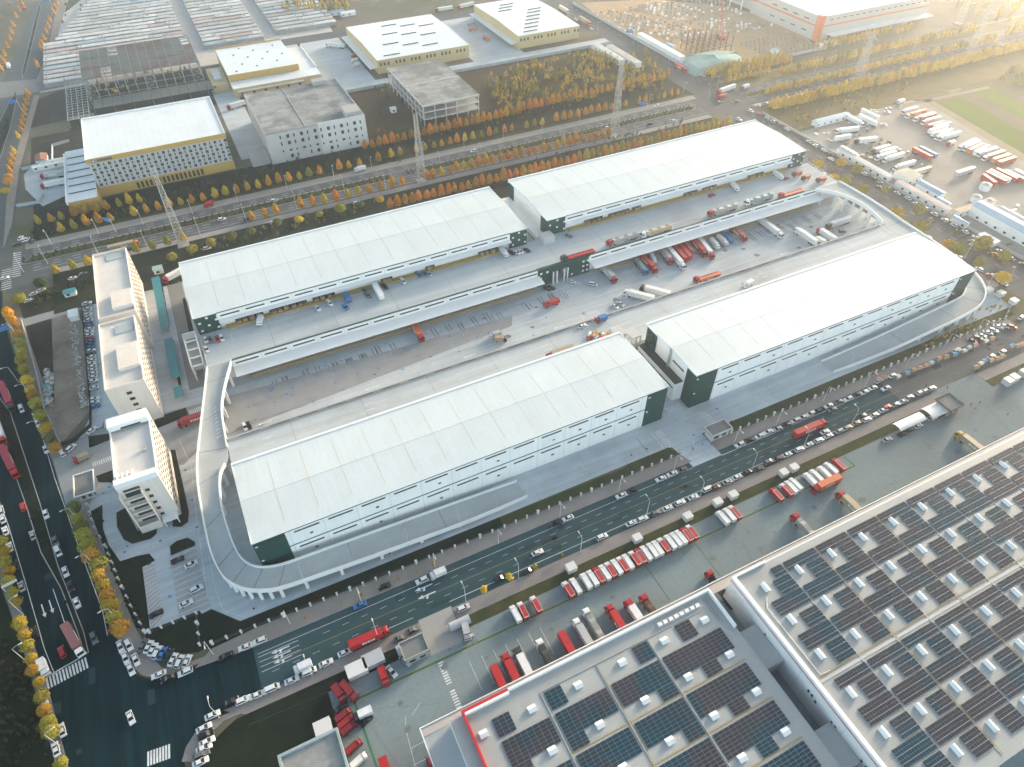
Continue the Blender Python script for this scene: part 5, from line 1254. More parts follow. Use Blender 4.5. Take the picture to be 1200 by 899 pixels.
cars_px([(586,677.5,'k'),(619,669,'k'),(705.5,629,'w'),(740,613,'w'),(753,608,'w'),(769.5,601,'g'),(782.5,595.5,'w'),(797,589,'w'),(812.5,582.5,'w'),(829,573,'w'),(840,571,'n'),(853,564.5,'s'),(864,559,'w'),(877,553,'k'),(890,549,'n'),(901,541,'g'),(912,537,'n'),(922.5,532.5,'w'),(937,526.5,'w'),(948,521,'w'),(960,516,'w'),(971,510.5,'w'),(984,505,'s'),(994,501,'t'),(1004,495.5,'t'),(1011,487,'k'),(1016,491.5,'w'),(1025,486,'w'),(1035,480.5,'w'),(1039.5,477,'r'),(1050,474,'s'),(1059,470,'w'),(1066,465.5,'s'),(1079,460,'w'),(1085,458,'s'),(1092,455,'w')],
        0, 'on the near kerb beyond the yard entrance', 'that entrance', 'cars along the near kerb, right part')
for px, py, c, hd, lb in ((630,647.5,'w',0,'white car driving alone in the middle of the wide road'),(967,506,'w',0,'white car just ahead of the long red lorry on the wide road'),(975,480,'g',PI,'dark grey car driving beside the parked row on the wide road'),(1038,455,'w',PI,'white car driving where the wide road meets the market stalls'),
                          (153,841,'w',LR,'white car crossing the empty middle of the left junction'),(5,326,'w',.05,'white car entering the left crossroads by the highway')):
    x, y = G(px, py, .7); car(x, y, .06, hd, 'sedan', KEY[c], lb)
cars_px([(25,479,'w','van'),(53.5,602.5,'w'),(64.5,634,'g'),(68,646,'w','van'),(76.5,670,'w'),(82.5,687,'k'),(90,706.5,'w'),(110,747.5,'g')], LR, 'driving down the left road beside the dark median', 'the top', 'cars on the left road')
cars_px([(27,594,'r','suv'),(38,627,'s'),(73,764,'r','van')], LR+PI, 'on the outer carriageway of the left road', 'the top', 'cars on the left road')
cars_px([(1,598,'w'),(3,608,'w'),(6,622,'w'),(11,641,'w'),(17.5,663,'k'),(25,687,'s'),(40,741,'k'),(54,829,'w'),(72.5,855.5,'w'),(65.5,878,'w')], LR+PI, 'parked under trees on the left outer kerb', 'the top', 'cars parked along the outer kerb of the left road')
cars_px([(24,414,'w'),(27,446,'w'),(41,487.5,'w'),(44,496,'w'),(53.5,526.5,'w'),(99,646,'w'),(107,661,'w'),(121,705,'k'),(132.5,728,'w')], LR, 'parked under trees between left road and pavement', 'the top', 'cars parked under the roadside trees')
cars_px([(72.5,531,'w')], 1.9, 'at the entrance mouth beside the dark wall', 'the wall corner', None); cars_px([(83,525,'w')], .75, 'angled on the pavement by the dark wall end', 'the wall corner', None); cars_px([(107.5,504,'w')], .65, 'parked beside the dark wall below the car column', 'the wall corner', None)
cars_px([(141,757.5,'w'),(151,756,'w'),(147,771,'w'),(159,773,'w'),(153,784,'w')], LR, 'in the loose double row on the junction corner', 'the top', 'cars on the corner pavement')
cars_px([(167.5,756,'g'),(174,758,'w'),(179,761,'w'),(184,764.5,'w'),(190,766,'b'),(197.5,768.5,'k'),(202.5,773,'w'),(210.5,775.5,'w'),(219,775,'w')], 1.0, 'in the slanted row by the dark lawn', 'the left', 'slanted row of cars on the corner')
cars_px([(239,853,'w'),(241.5,861,'k'),(242.5,869,'w'),(239,876.5,'w'),(236.5,884,'g'),(235,893,'w')], 0.05, 'side by side on the near corner pavement', 'the top', 'cars on the near corner')
cars_px([(230,690,'w'),(218,707,'w'),(183,719,'k'),(208,656,'k'),(224,661,'w')], .12, 'standing in the marked car park under the ramp curve', 'the ramp', 'cars in the marked car park')
cars_px([(287,500,'w'),(291.5,499,'k')], -1.45, 'by the parapet in the court behind the ramp', 'the ramp', None)
cars_px([(241,398,'w'),(246,398,'g'),(255,397.5,'r'),(260,396,'w')], -1.5, 'on the upper deck by the green windowed corner', 'the left', 'cars by the green corner', 10.05); cars_px([(242,409,'w')], -1.4, 'alone below the others at the left end of the upper deck', 'the stair', None, 10.05)
cars_px([(372,361,'w'),(386,355,'w','van'),(405,360,'b'),(427,340,'g'),(431,346,'g'),(451,336,'k'),(472,329.5,'w','van'),(490.5,322,'b','van'),(497.5,320,'b'),(502.5,321,'s')], -1.35, 'at the docks of the upper left warehouse deck', 'the left', 'vehicles at the upper docks', 10.05)
cars_px([(599,296,'k'),(605.5,296,'w'),(609.5,294.5,'w'),(617.5,293,'k')], -1.1, 'on the deck where the two far warehouses meet', 'the left', 'cars on the deck gap', 10.05); cars_px([(667,276,'g')], -1, 'alone on the deck by the far green windowed corner', 'the wall', None, 10.05)
cars_px([(921,209,'r'),(834,229,'r','van')], .1, 'small on the upper deck at the far docks', 'the right', None, 10.05)
cars_px([(641.5,338,'k'),(646,337,'k')], -.95, 'in the dark pair before the green gate block', 'the left', 'two dark cars by the gate block'); cars_px([(670,330,'w'),(695,333,'w','van')], -.75, 'in the court right of the green gate block', 'it', None)
cars_px([(720.5,359,'w'),(727.5,356,'w')], -1.2, 'by the parapet in the middle of the court', 'the left', 'two white cars by the parapet'); cars_px([(987,271,'g','suv')], -.3, 'under the ramp at the far end of the court', 'the ramp', None)
cars_px([(682.5,382,'w')], .15, 'driving on the near deck in front of the parapet', 'the stair block', None, 10.06)
cars_px([(459,787,'w')], -1.25, 'in the yard next to the red-roofed small lorry', 'the green line', None); cars_px([(429,844,'k')], .3, 'on the green floor line of the near yard', 'the red vans', None); cars_px([(548,741,'s'),(475,774,'s')], -1.15, 'pickup-like in the yard by the entrance', 'the tank', None)
cars_px([(399,829,'k')], .25, 'at the top of the red van column in the near yard', 'the fence', None)
cars_px([(1040,515,'s'),(1057.5,508,'k'),(1067,503,'k'),(1076,499,'w'),(1092.5,490,'w'),(1102,486,'k'),(1184,446,'w'),(1192,443,'r')], 0, 'in the right service yard beside the white tunnel sheds', 'the left', 'cars in the right yard')
cars_px([(1150.5,393,'w'),(1158,389.5,'w'),(1164,387,'w'),(1170,382.5,'w'),(1177,382,'w'),(1139.5,399,'k'),(1146,396,'g'),(1186,383,'r')], -.9, 'parked nose-in beside the far market stalls', 'the lamp', 'cars by the far market stalls'); cars_px([(1162,417.5,'w'),(1175,412,'w'),(1197,372,'w'),(1030,446,'w'),(1046,440,'w'),(1121,411,'w')], .1, 'among the market stalls where the wide road bends', 'the stalls', None)
# packed column by the offices
k = 0
for i in range(33):
    for j, x in enumerate((-74.7,)):
        y = 346-i*2.52
        if rnd.random() < .07: continue
        c = rnd.choice([WHITE]*9+[BLACK,GREY,BLUE,SILV]) if not 12 <= i <= 15 else rnd.choice([BLACK,GREY,RED,BLUE])
        car(x+rnd.uniform(-.2,.2), y+rnd.uniform(-.12,.12), .06, (0 if rnd.random()<.5 else PI)+rnd.uniform(-.03,.03), 'sedan', c, f'{CN[c]} car in the packed file of cars by the offices, {ordn(i)} from its far end', 'packed file of cars by the offices')
for i, p in enumerate(((32,280,'w'),(24,279,'w'),(38,283,'g'),(28,281,'w'))): 
    x, y = G(p[0], p[1], .7); car(x, y, .06, 1.2, 'sedan', KEY[p[2]], f'{CN[KEY[p[2]]]} car in the small row where dusty path meets highway, {ordn(i)} from left', 'row of cars by the dusty path')
for i, p in enumerate(((33,352,'w'),(40,344,'w'),(48,340,'w'),(85,326,'w'),(97,321,'g'))):
    x, y = G(p[0], p[1], .7); car(x, y, .06, .3, 'sedan', KEY[p[2]], f'{CN[KEY[p[2]]]} car among the shrubs near the teal kiosk, {ordn(i)} from the crossroads', 'cars by the teal kiosk')
hw = [(20,286,'k',PI),(243,291,'w',0),(260,257,'w',0),(322,235,'w',0),(418,238,'w',0),(321,261,'w',0),(290,257,'k',0),(555,177,'w',PI),(700,159,'w',0),(712,150,'w',0),(770,124,'w',PI),(790,142,'w',0),(762,145,'k',0),(843,120,'k',0),(863,119,'g',0),(880,130,'w',-1.4),(866,140,'s',-1.2),(1055,92,'w',0),(935,112,'w',0)]
for i, (px, py, c, hd) in enumerate(hw):
    x, y = G(px, py, .7); car(x, y, .17 if 383 < y < 387.8 else .06, hd, 'suv', KEY[c], f'{CN[KEY[c]]} car on the tree-lined highway or its service path, {ordn(i)} counting from the left', 'cars along the highway')
# street on the right: two parked files and a loose middle
def street(x, y0, y1, pitch, where, h, dens, grp):
    y, i = y0, 0
    while y < y1:
        if rnd.random() < dens:
            c = rnd.choice([WHITE]*8+[BLACK,GREY,SILV,BROWN,RED]); car(x+rnd.uniform(-.4,.4), y, .06, h+rnd.uniform(-.06,.06), rnd.choice(['sedan','suv']), c, f'{CN[c]} car {where}, {ordn(i)} from the market bend', grp); i += 1
        y += pitch+rnd.uniform(0,1.5)
street(361.6, 150, 372, 6.2, 'in the park-side parked file of the cross street', PI/2, .72, 'park-side file of the cross street')
street(386.4, 150, 375, 6.4, 'in the lot-side parked file of the cross street', PI/2, .72, 'lot-side file of the cross street')
street(381.5, 170, 300, 13, 'standing in the second file of the cross street', PI/2, .6, 'second file of the cross street')
street(393.5, 440, 640, 9, 'in the parked file along the sand site hoarding', PI/2, .55, 'cars along the hoarding')
street(369.5, 470, 640, 14, 'on the cross road beside the scrub plot', -PI/2, .5, 'cars on the far cross road')
for i in range(16):
    x, y = 396+i*4.6+rnd.uniform(-1,1), 366.5+rnd.uniform(-.5,.5)
    c = rnd.choice([WHITE]*6+[GREY,BLACK]); car(x, y+17, .17, PI/2+.4, 'sedan', c, f'{CN[c]} car in the slanted file before the hazy yellow tree belt, {ordn(i)} from the crossroads', 'cars by the yellow tree belt')
for i in range(18):
    x, y = 440+rnd.random()*62, 328+rnd.random()*10
    if i % 3 == 0: x, y = 436+rnd.random()*20, 316+rnd.random()*20
    c = rnd.choice([WHITE]*6+[SILV,GREY]); car(x, y, .06, rnd.random()*6, 'sedan', c, f'{CN[c]} car at the far edge of the lorry yard, {ordn(i)} counted from its blue shed', 'cars at the far edge of the lorry yard')
# order by size in the picture: the nearest ones get all their parts
kinds_ = ('sedan','suv','van')
near_p = {k: make_car(k) for k in kinds_}; far_p = {k: make_far_car(k) for k in kinds_}
used = set()
def place(proto, key, loc, rz, label, group, color, colors=None, sx=1.0):
    if key not in used:
        used.add(key); r = proto; r.location = loc; r.rotation_euler = (0,0,rz); r.scale = (sx if isinstance(sx, tuple) else (sx,1,1))
        tag(r, label, None, group)
        if r.type == 'MESH': r.color = (*color, 1)
        def rec(o):
            for c in KIDS.get(o, ()):
                kk = c.name.split('.')[0]; c.color = (*(colors.get(kk, color) if colors else color), 1); rec(c)
        rec(r); return r
    return dup(proto, loc, rz, label, group, color, sx, colors=colors)
CARS.sort(key=lambda c: depth(c[0], c[1]))
POST = []   # placed after all copies are taken so prototypes keep their neutral state
for i, (x,y,z,h,kind,c,label,grp) in enumerate(CARS):
    near = depth(x,y) < 345
    if i >= 300: break
    POST.append((near_p[kind] if near else far_p[kind], ('n' if near else 'f')+kind, (x,y,z), h, label, grp, c))
for a in POST: place(a[0], a[1], a[2], a[3], a[4], a[5], a[6])
if len(CARS) > 300:
    q = MB(); 
    for (x,y,z,h,kind,c,label,grp) in CARS[300:]:
        k0 = {WHITE:0,SILV:0,GREY:1,BLACK:1}.get(c, 2 if c == RED else 0); b, g, w_, l = car_meshes(kind)
        for src, mi in ((b,k0),(g,3)):
            k = len(q.v); cs, sn = math.cos(h), math.sin(h); q.v += [(x+a*cs-b2*sn, y+a*sn+b2*cs, z+cc2) for a,b2,cc2 in src.v]; q.f += [tuple(i+k for i in f) for f in src.f]; q.m += [mi]*len(src.f)
    tag(q.build('distant_cars', [M('far_car_white', WHITE, .3, var=.05), M('far_car_dark', GREY, .3, var=.05), M('far_car_red', RED, .3, var=.05), carglass]), 'farthest parked and passing cars near the top of the scene', 'cars', kind='stuff')
print('CARS', len(CARS))
# ------------------------------------------------------------------ lorries
def wheels(r, xs, hw_, rad, n=10):
    q = MB(); q.tube((0,-.16,0),(0,.16,0),rad,n=n); wm = q.mesh('wheel', black_m)
    for x in xs:
        for s in (-1,1):
            o = D.objects.new('wheel', wm); COL.objects.link(o); o.parent = r; o.location = (x,s*hw_,rad)
def cab_parts(r, x0, x1, z1, slope=.35, extra=False):
    q = MB(); q.taper(x0,x1,-1.22,1.22,.65,x0,x1-.06,-1.22,1.22,1.75); q.taper(x0,x1-.06,-1.22,1.22,1.75,x0+.05,x1-slope,-1.12,1.12,z1)
    q.taper(x0+.1,x1-slope-.3,-1.0,1.0,z1,x0+.15,x1-slope-.7,-.9,.9,z1+.35)
    c = q.build('cab', paint, r, local=True)
    f = lambda z: x1-.06-(slope-.06)*(z-1.75)/(z1-1.75)
    MB().hexa([(f(1.9)-.02,-1.05,1.9),(f(1.9)+.03,-1.05,1.9),(f(1.9)+.03,1.05,1.9),(f(1.9)-.02,1.05,1.9)],[(f(z1-.25)-.02,-1.0,z1-.25),(f(z1-.25)+.03,-1.0,z1-.25),(f(z1-.25)+.03,1.0,z1-.25),(f(z1-.25)-.02,1.0,z1-.25)]).build('windscreen', carglass, c, local=True)
    for s in (-1,1): MB().box(x0+.9,x1-.6,s*1.2-.04,s*1.2+.04,1.9,z1-.4).build('side_window', carglass, c, local=True)
    for s in (-1,1): MB().box(x1-.3,x1-.1,s*1.42-.12,s*1.42+.12,1.9,2.7).build('mirror', black_m, c, local=True)
    MB().box(x1-.03,x1+.04,-1.1,1.1,.62,.85).build('bumper', black_m, c, local=True)
    return c
def make_truck(kind):
    r = thing('lorry', None, 'lorry')
    if kind in ('semi','semi_tarp','semi_flat'):
        q = MB(); q.box(-8.2,6.4,-.5,.5,.75,1.1); q.box(-8.2,-7.9,-1.2,1.2,.5,1.0); q.build('chassis', black_m, r, local=True)
        if kind == 'semi':
            q = MB(); q.box(-8.3,5.4,-1.25,1.25,1.15,4.0)
            t = q.build('trailer', paint2, r, local=True)
            q = MB(); q.box(-8.36,-8.3,-1.2,-.02,1.25,3.9); q.box(-8.36,-8.3,.02,1.2,1.25,3.9); q.build('rear_door', paint2, t, local=True)
            q = MB()
            for k in range(12): q.box(-8.1+k*1.2,-8.02+k*1.2,-1.29,1.29,1.2,4.03)
            q.build('rib', paint2, t, local=True)
            q = MB()
            for k, (a_, w2, h2) in enumerate(((-3.4,.9,1.1),(-2.2,.7,.9),(-1.2,.9,1.0),(0,.6,.9),(.9,.9,1.0))):
                for s in (-1,1): q.box(a_,a_+w2,s*1.3-.02,s*1.3+.02,2.1,2.1+h2)
            q.build('side_lettering', trim_w, t, local=True)
        elif kind == 'semi_tarp':
            q = MB(); q.taper(-8.3,5.4,-1.25,1.25,1.15,-8.2,5.3,-1.25,1.25,2.6)
            xs = [-8.2+13.5*k/9 for k in range(10)]
            for k in range(9):
                ha, hb = 3.4+.25*math.sin(k*2.1), 3.4+.25*math.sin((k+1)*2.1)
                q.hexa([(xs[k],-1.25,2.6),(xs[k+1],-1.25,2.6),(xs[k+1],1.25,2.6),(xs[k],1.25,2.6)],[(xs[k],-.95,ha),(xs[k+1],-.95,hb),(xs[k+1],.95,hb),(xs[k],.95,ha)])
            q.build('trailer', paint2, r, local=True)
        else:
            q = MB(); q.box(-8.3,5.4,-1.25,1.25,1.1,1.45); q.box(5.2,5.4,-1.25,1.25,1.45,2.6)
            for s in (-1,1): q.box(-8.3,5.4,s*1.22-.04,s*1.22+.04,1.45,1.75)
            q.build('trailer', paint2, r, local=True)
        cab_parts(r, 5.9, 8.2, 3.3)
        wheels(r, (-6.9,-5.7,-4.5,4.6,7.1), 1.05, .5)
    elif kind == 'trailer':
        q = MB(); q.box(-6.8,6.8,-1.25,1.25,1.15,4.0); t = q.build('trailer', paint2, r, local=True)
        q = MB()
        for k in range(12): q.box(-6.6+k*1.2,-6.52+k*1.2,-1.29,1.29,1.2,4.03)
        q.build('rib', paint2, t, local=True)
        q = MB(); q.box(-6.6,6.4,-.5,.5,.75,1.15); q.box(3.6,3.8,-.9,-.7,0,1.1); q.box(3.6,3.8,.7,.9,0,1.1); q.build('chassis', black_m, r, local=True)
        wheels(r, (-5.4,-4.2,-3.0), 1.05, .5)
    else:   # rigid
        q = MB(); q.box(-3.6,3.2,-.4,.4,.55,.85); q.build('chassis', black_m, r, local=True)
        q = MB(); q.box(-3.6,1.5,-1.1,1.1,.85,3.0); t = q.build('box_body', paint2, r, local=True)
        q = MB(); q.box(-3.66,-3.6,-1.0,-.02,.95,2.9); q.box(-3.66,-3.6,.02,1.0,.95,2.9); q.build('rear_door', trim_w if kind == 'rigid_w' else paint2, t, local=True)
        q = MB(); q.box(-3.62,-3.45,-1.13,1.13,2.98,3.06); q.box(1.4,1.53,-1.13,1.13,2.98,3.06); q.box(-3.45,1.4,-1.13,-1.0,2.98,3.06); q.box(-3.45,1.4,1.0,1.13,2.98,3.06); q.build('roof_rim', paint2, t, local=True)
        cab_parts(r, 1.7, 3.5, 2.35, .4)
        wheels(r, (-2.3,2.5), .95, .42)
    kids(r); return r
TR = {k: make_truck(k) for k in ('semi','semi_tarp','semi_flat','trailer','rigid')}
def lorry(kind, front, rear, cab, body, label, z=0.05, group=None, zp=2.2):
    x1, y1 = G(front[0], front[1], z+zp); x0, y0 = G(rear[0], rear[1], z+zp)
    L = math.hypot(x1-x0, y1-y0); h = math.atan2(y1-y0, x1-x0)
    s90 = round(h/(PI/2))*(PI/2)
    if abs(h-s90) < .14: h = s90
    nom = {'semi':16.5,'semi_tarp':16.5,'semi_flat':16.5,'trailer':13.6,'rigid':7.1}[kind]
    sx = max(.82, min(1.22, L/nom)); cx, cy = (x0+x1)/2, (y0+y1)/2
    place(TR[kind], 't'+kind, (cx,cy,z), h, label, group, body, {'cab':cab,'trailer':body,'box_body':body,'rib':body,'rear_door':tuple(min(1,c*1.1) for c in body)}, sx)
def lorry_l(kind, front, L, h, cab, body, label, z=.05, group=None):   # fixed length, from the visible nose
    x1, y1 = G(front[0], front[1], z+2.4); nom = {'semi':16.5,'semi_tarp':16.5,'semi_flat':16.5,'trailer':13.6,'rigid':7.1}[kind]
    place(TR[kind], 't'+kind, (x1-math.cos(h)*L/2, y1-math.sin(h)*L/2, z), h, label, group, body, {'cab':cab,'trailer':body,'box_body':body,'rib':body,'rear_door':body}, L/nom)
N = PI/2
lorry('semi', (966,493.5), (932,511), RED, RED, 'long red lorry driving along the wide road')
lorry('semi', (450,740), (416,755), RED, RED, 'long red lorry on the wide road by the yard entrance')
lorry('rigid', (505,675), (521,667), WHITE, WHITE, 'white box lorry parked on the park side of the wide road')
lorry('rigid', (345,785), (363,776), WHITE, WHITE, 'white box lorry doubled up beside parked cars near the left junction')
DG = 'lorries backed up to the near solar warehouse docks'
for front, cab, body, kind, lb in (((578,781),RED,RED,'trailer','red trailer without a tractor'),((590,766),RED,RED,'semi','red-cabbed red lorry beside a lone red trailer'),((604,759),DGREY,WHITE,'semi','dark-cabbed white lorry'),((630,749),WHITE,DGREY,'semi_tarp','white-cabbed dark lorry'),((657,742),RED,RED,'trailer','bright red trailer between two pale-cabbed lorries'),
        ((673,725),WHITE,SILV,'semi','white-cabbed silver lorry left of its twin'),((684.5,713),WHITE,TARP,'semi_tarp','white-cabbed grey-tarped lorry'),((712,709),RED,RED,'semi','all red lorry right of the pale twin lorries'),((734,703),RED,WHITE,'semi','red-cabbed white lorry'),((752,697),RED,BROWN,'semi_tarp','red-cabbed dark brown lorry')):
    lorry_l(kind, front, 13.6 if kind == 'trailer' else 16.5, N, cab, body, lb+' backed to the near solar warehouse', group=DG)
lorry_l('semi_flat', (829,669), 15, N, RED, BLACK, 'red-cabbed bare flatbed backed to the dock between the two solar warehouses', group=DG)
lorry_l('semi_tarp', (929,602), 16.5, N, RED, TARP, 'red-cabbed grey-tarped lorry at the large solar warehouse, left of its tan neighbour', group=DG)
lorry_l('semi', (982,576), 16.5, N, RED, TAN, 'red-cabbed tan-topped lorry at the large solar warehouse', group=DG)
lorry_l('semi', (1121,506), 17.5, N, GOLD, TAN, 'golden-cabbed lorry at the far end of the large solar warehouse dock', group=DG)
lorry('semi', (954.5,574.5), (982,560), RED, ORG, 'orange-red lorry crossing the service yard beside white vans')
lorry_l('trailer', (448,889), 13, N, RED, RED, 'red trailer standing at the bottom edge of the near yard')
lorry_l('rigid', (500,894), 7.1, PI, RED, RED, 'red lorry nose peeping out by the near canopy corner')
VG = 'small box lorries lined up along the near yard verge'
vans = [(603,716,'w'),(612,713,'r'),(627.5,706,'r'),(665,688,'r'),(673.5,684,'w'),(686.5,679,'w'),(693.5,675,'w'),(701.5,673,'r'),(708,669,'w'),(715,666,'r'),(722,662.5,'w'),(729.5,660,'r'),(735,656,'w'),(743,652,'r'),(750,650,'r'),(757,647,'w'),(764,643,'w'),(770,640.5,'w'),(777,637,'r'),(785,633.5,'w'),(791.5,630.5,'w'),(797.5,628,'w'),(804.5,625.5,'r'),(810,621.5,'r'),(847,605,'w'),(854,601,'w'),(860.5,598.5,'r'),(909,577,'r'),(920.5,571.5,'r'),(926,568.5,'w'),(931,565,'w'),(948.5,559,'w'),(955.5,555,'w'),(965,551,'w'),(972.5,546.5,'w'),(982,542,'r')]
for i, (px, py, c) in enumerate(vans):
    x, y = G(px, py, 2.4); col = KEY[c]; y = 97.6 if px < 880 else y-.2
    place(TR['rigid'], 'trigid', (x,y-.3,.05), N+rnd.uniform(-.03,.03), f'{CN[col]}-roofed small box lorry along the yard verge, {ordn(i)} from the yard entrance', VG, col, {'cab':WHITE if rnd.random()<.5 else col,'box_body':col,'roof_rim':WHITE,'rear_door':col}, (.93,.84,.95))
# near yard, left column
for i, (px, py, c, h) in enumerate(((397.5,813,'r',-1.3),(409,810,'r',-1.2))): 
    x, y = G(px, py, 1.6); place(TR['rigid'], 'trigid', (x,y,.05), h, f'dull red lorry angled at the fence corner of the near yard, {ordn(i)} from the fence', None, (.2,.015,.02), None, .85+.15*i)
for i, (px, py, c) in enumerate(((402.5,838,'r'),(406,845.5,'r'),(409,853,'r'),(414.5,875,'r'),(421,891,'w'))):
    x, y = G(px, py, 1.6); place(TR['rigid'], 'trigid', (x,y,.05), .3 if i else .26, f'{CN[KEY[c]]} small lorry nosed in along the near yard fence, {ordn(i)} from the top', 'small lorries along the left fence', ((.2,.012,.02),(.27,.015,.02),(.16,.01,.018),(.24,.015,.02),WHITE)[i], None, (.74,.8,.85))
lorry('rigid', (451.5,801), (447.5,783), RED, RED, 'red-roofed small lorry facing the green line beside a white car')
lorry('rigid', (421,838), (428,834), DGREY, WHITE, 'small white box lorry on the green floor line')
lorry('rigid', (548,746), (545,733), SILV, SILV, 'silver pickup lorry beside the lying tank')
# left road
lorry('semi', (15.5,483), (1,447), DGREY, (.3,.02,.04), 'dark-cabbed red lorry, uppermost on the left road')
lorry('semi', (18.5,558), (3,525), RED, (.32,.03,.05), 'red-cabbed red lorry on the left road below another red one')
lorry_l('semi', (3.5,518), 16.5, LR, RED, WHITE, 'white lorry with a red cab at the left edge of the scene')
lorry('semi', (94,765), (78,735), WHITE, (.22,.1,.1), 'white-cabbed lorry with a dull brown roof waiting at the zebra crossing')
lorry('rigid', (53,790), (47,773), WHITE, WHITE, 'white box lorry beside the trees at the zebra crossing')
lorry('rigid', (89,539.5), (101,534), RED, TAN, 'red-cabbed tipper lorry turning in at the office entrance', zp=1.4)
lorry('semi', (214,495.5), (240,486), RED, (.4,.05,.05), 'red lorry half hidden under the left ramp')
lorry('semi', (197,326), (212,318), RED, WHITE, 'red-cabbed white lorry beside the upper left warehouse corner')
lorry('semi', (163,284), (127,292), ORG, TAN, 'orange-cabbed long lorry on the highway behind the office block')
lorry('rigid', (415,198.5), (428,195), WHITE, WHITE, 'white box lorry on the highway near the tall pylon')
lorry('rigid', (240,242), (249,239), RED, RED, 'red van on the highway verge under the square-windowed block', zp=1)
# court
CG = 'lorries in the central court'
for fr, re_, cab, body, kind, lb in (((494,398),(484,378),RED,ORG,'semi','orange lorry alone at the left docks of the court'),((757,319),(746,304),BLUE,GTARP,'semi_tarp','blue-cabbed lorry with grey-green cover in the court row'),((767,318),(750,297),RED,RED,'semi','red lorry right of the blue-cabbed one'),((768,306),(763,298),WHITE,WHITE,'rigid','small white box lorry in the court row'),
        ((787,307),(775,292),RED,LILAC,'semi','red-cabbed lilac lorry'),((803,315),(781,289),WHITE,WHITE,'semi','longest white lorry of the court row'),((803,305),(787,286),RED,RED,'trailer','red trailer, left of a red pair'),((809,303),(793,284),RED,RED,'trailer','red trailer, right of a red pair'),((811,296),(800,283),BROWN,(.3,.08,.06),'trailer','brownish trailer behind the red pair'),((827,299),(810,279),RED,RED,'semi','bright red lorry beside a white one with a red cab'),((836,302),(817,278),RED,WHITE,'semi','white lorry with a red cab'),
        ((844,291),(832,278),WHITE,WHITE,'rigid','white covered lorry after the red-cabbed one'),((854,287),(840,274),WHITE,WHITE,'rigid','white lorry beside the blue one'),((859,285),(848,271),BLUE,BLUE,'rigid','blue lorry'),((873,280),(858,267),RED,(.42,.1,.09),'semi','single red lorry right of the blue one'),((916,278),(891,256),WHITE,WHITE,'semi','long white lorry near the far end'),((932,268),(956,285),WHITE,WHITE,'semi','white lorry pulling out beside a short one'),((955,277),(967,283),WHITE,WHITE,'rigid','short white lorry at the far parapet'),((960,270),(977,280),RED,WHITE,'semi','red-cabbed white lorry at the far parapet'),((970,266),(995,256),BROWN,WHITE,'semi','brown-cabbed white lorry under the far ramp')):
    lorry(kind, fr, re_, cab, body, lb+' in the central court' if 'court' not in lb else lb, group=CG)
lorry('rigid', (636,358), (656,350), RED, (.45,.05,.05), 'red lorry driving past the green gate block', group=CG)
lorry('semi', (721,328), (706,314), RED, SILV, 'red-cabbed silver lorry right of the green gate block', group=CG)
lorry_l('semi', (731,341), 16, 2.25, WHITE, WHITE, 'white-cabbed white lorry standing askew by the parapet, left of two', group=CG)
lorry_l('semi', (750,336), 16, 2.25, DGREY, WHITE, 'dark-cabbed white lorry standing askew by the parapet, right of two', group=CG)
lorry('semi_flat', (814,330), (843,319), RED, ORG, 'orange-red flatbed lorry driving through the court', group=CG, zp=1.3)
lorry('rigid', (574,393), (586,389), WHITE, SILV, 'small white lorry in the middle of the court', group=CG); lorry('rigid', (591,398), (583,398), BLACK, TAN, 'forklift-like yard lorry beside the small white one', group=CG, zp=1)
UG = 'lorries on the upper decks'
for fr, re_, cab, body, kind, lb in (((656,303.5),(698,291),DGREY,RED,'semi_flat','red flatbed lorry on the deck above the green gate block'),((712,286),(747,273),RED,TARP,'semi_tarp','red-cabbed grey-tarped lorry on the upper deck'),((751,275.5),(786,265),WHITE,TAN,'semi_tarp','white-cabbed lorry with tan load on the upper deck'),((824,252),(869,239),RED,TARP,'semi_tarp','red-cabbed lorry with long grey tarp on the upper deck'),((869,239),(909,227),WHITE,GTARP,'semi_tarp','white-cabbed lorry with blue-grey tarp on the upper deck'),((913,229),(942,221),RED,ORG,'semi_flat','orange flatbed lorry at the far end of the upper deck'),
        ((303,378),(305.5,371),WHITE,WHITE,'rigid','white lorry at the first docks of the upper left warehouse'),((448,349),(438,333),WHITE,WHITE,'trailer','white trailer at the docks of the upper left warehouse'),((594,299),(587,289),WHITE,WHITE,'rigid','white lorry at the last dock before the deck gap'),((917,208),(908,201),WHITE,WHITE,'rigid','white lorry at the farthest upper dock'),((866,222),(858,214),WHITE,WHITE,'rigid','white lorry at the middle docks of the far warehouse'),((408,351),(405,344),BLUE,BLUE,'rigid','blue lorry at the upper left docks'),
        ((930,203),(938,202),BROWN,(.35,.08,.05),'rigid','rust-red lorry on the upper deck by the far green corner, first of three'),((941,208),(948,206),BROWN,(.35,.1,.05),'rigid','rust-red lorry on the upper deck by the far green corner, second of three'),((958,210),(967,209),BROWN,(.35,.08,.05),'rigid','rust-red lorry at the top of the far ramp'),((645,418),(668,409),RED,TAN,'semi','red-cabbed lorry partly hidden behind the near long roof'),((699,375),(710,370),RED,BLUE,'rigid','red lorry with blue cover on the near deck'),((872,334),(882,329),WHITE,WHITE,'rigid','white lorry alone on the near deck')):
    lorry(kind, fr, re_, cab, body, lb, 10.06, UG)
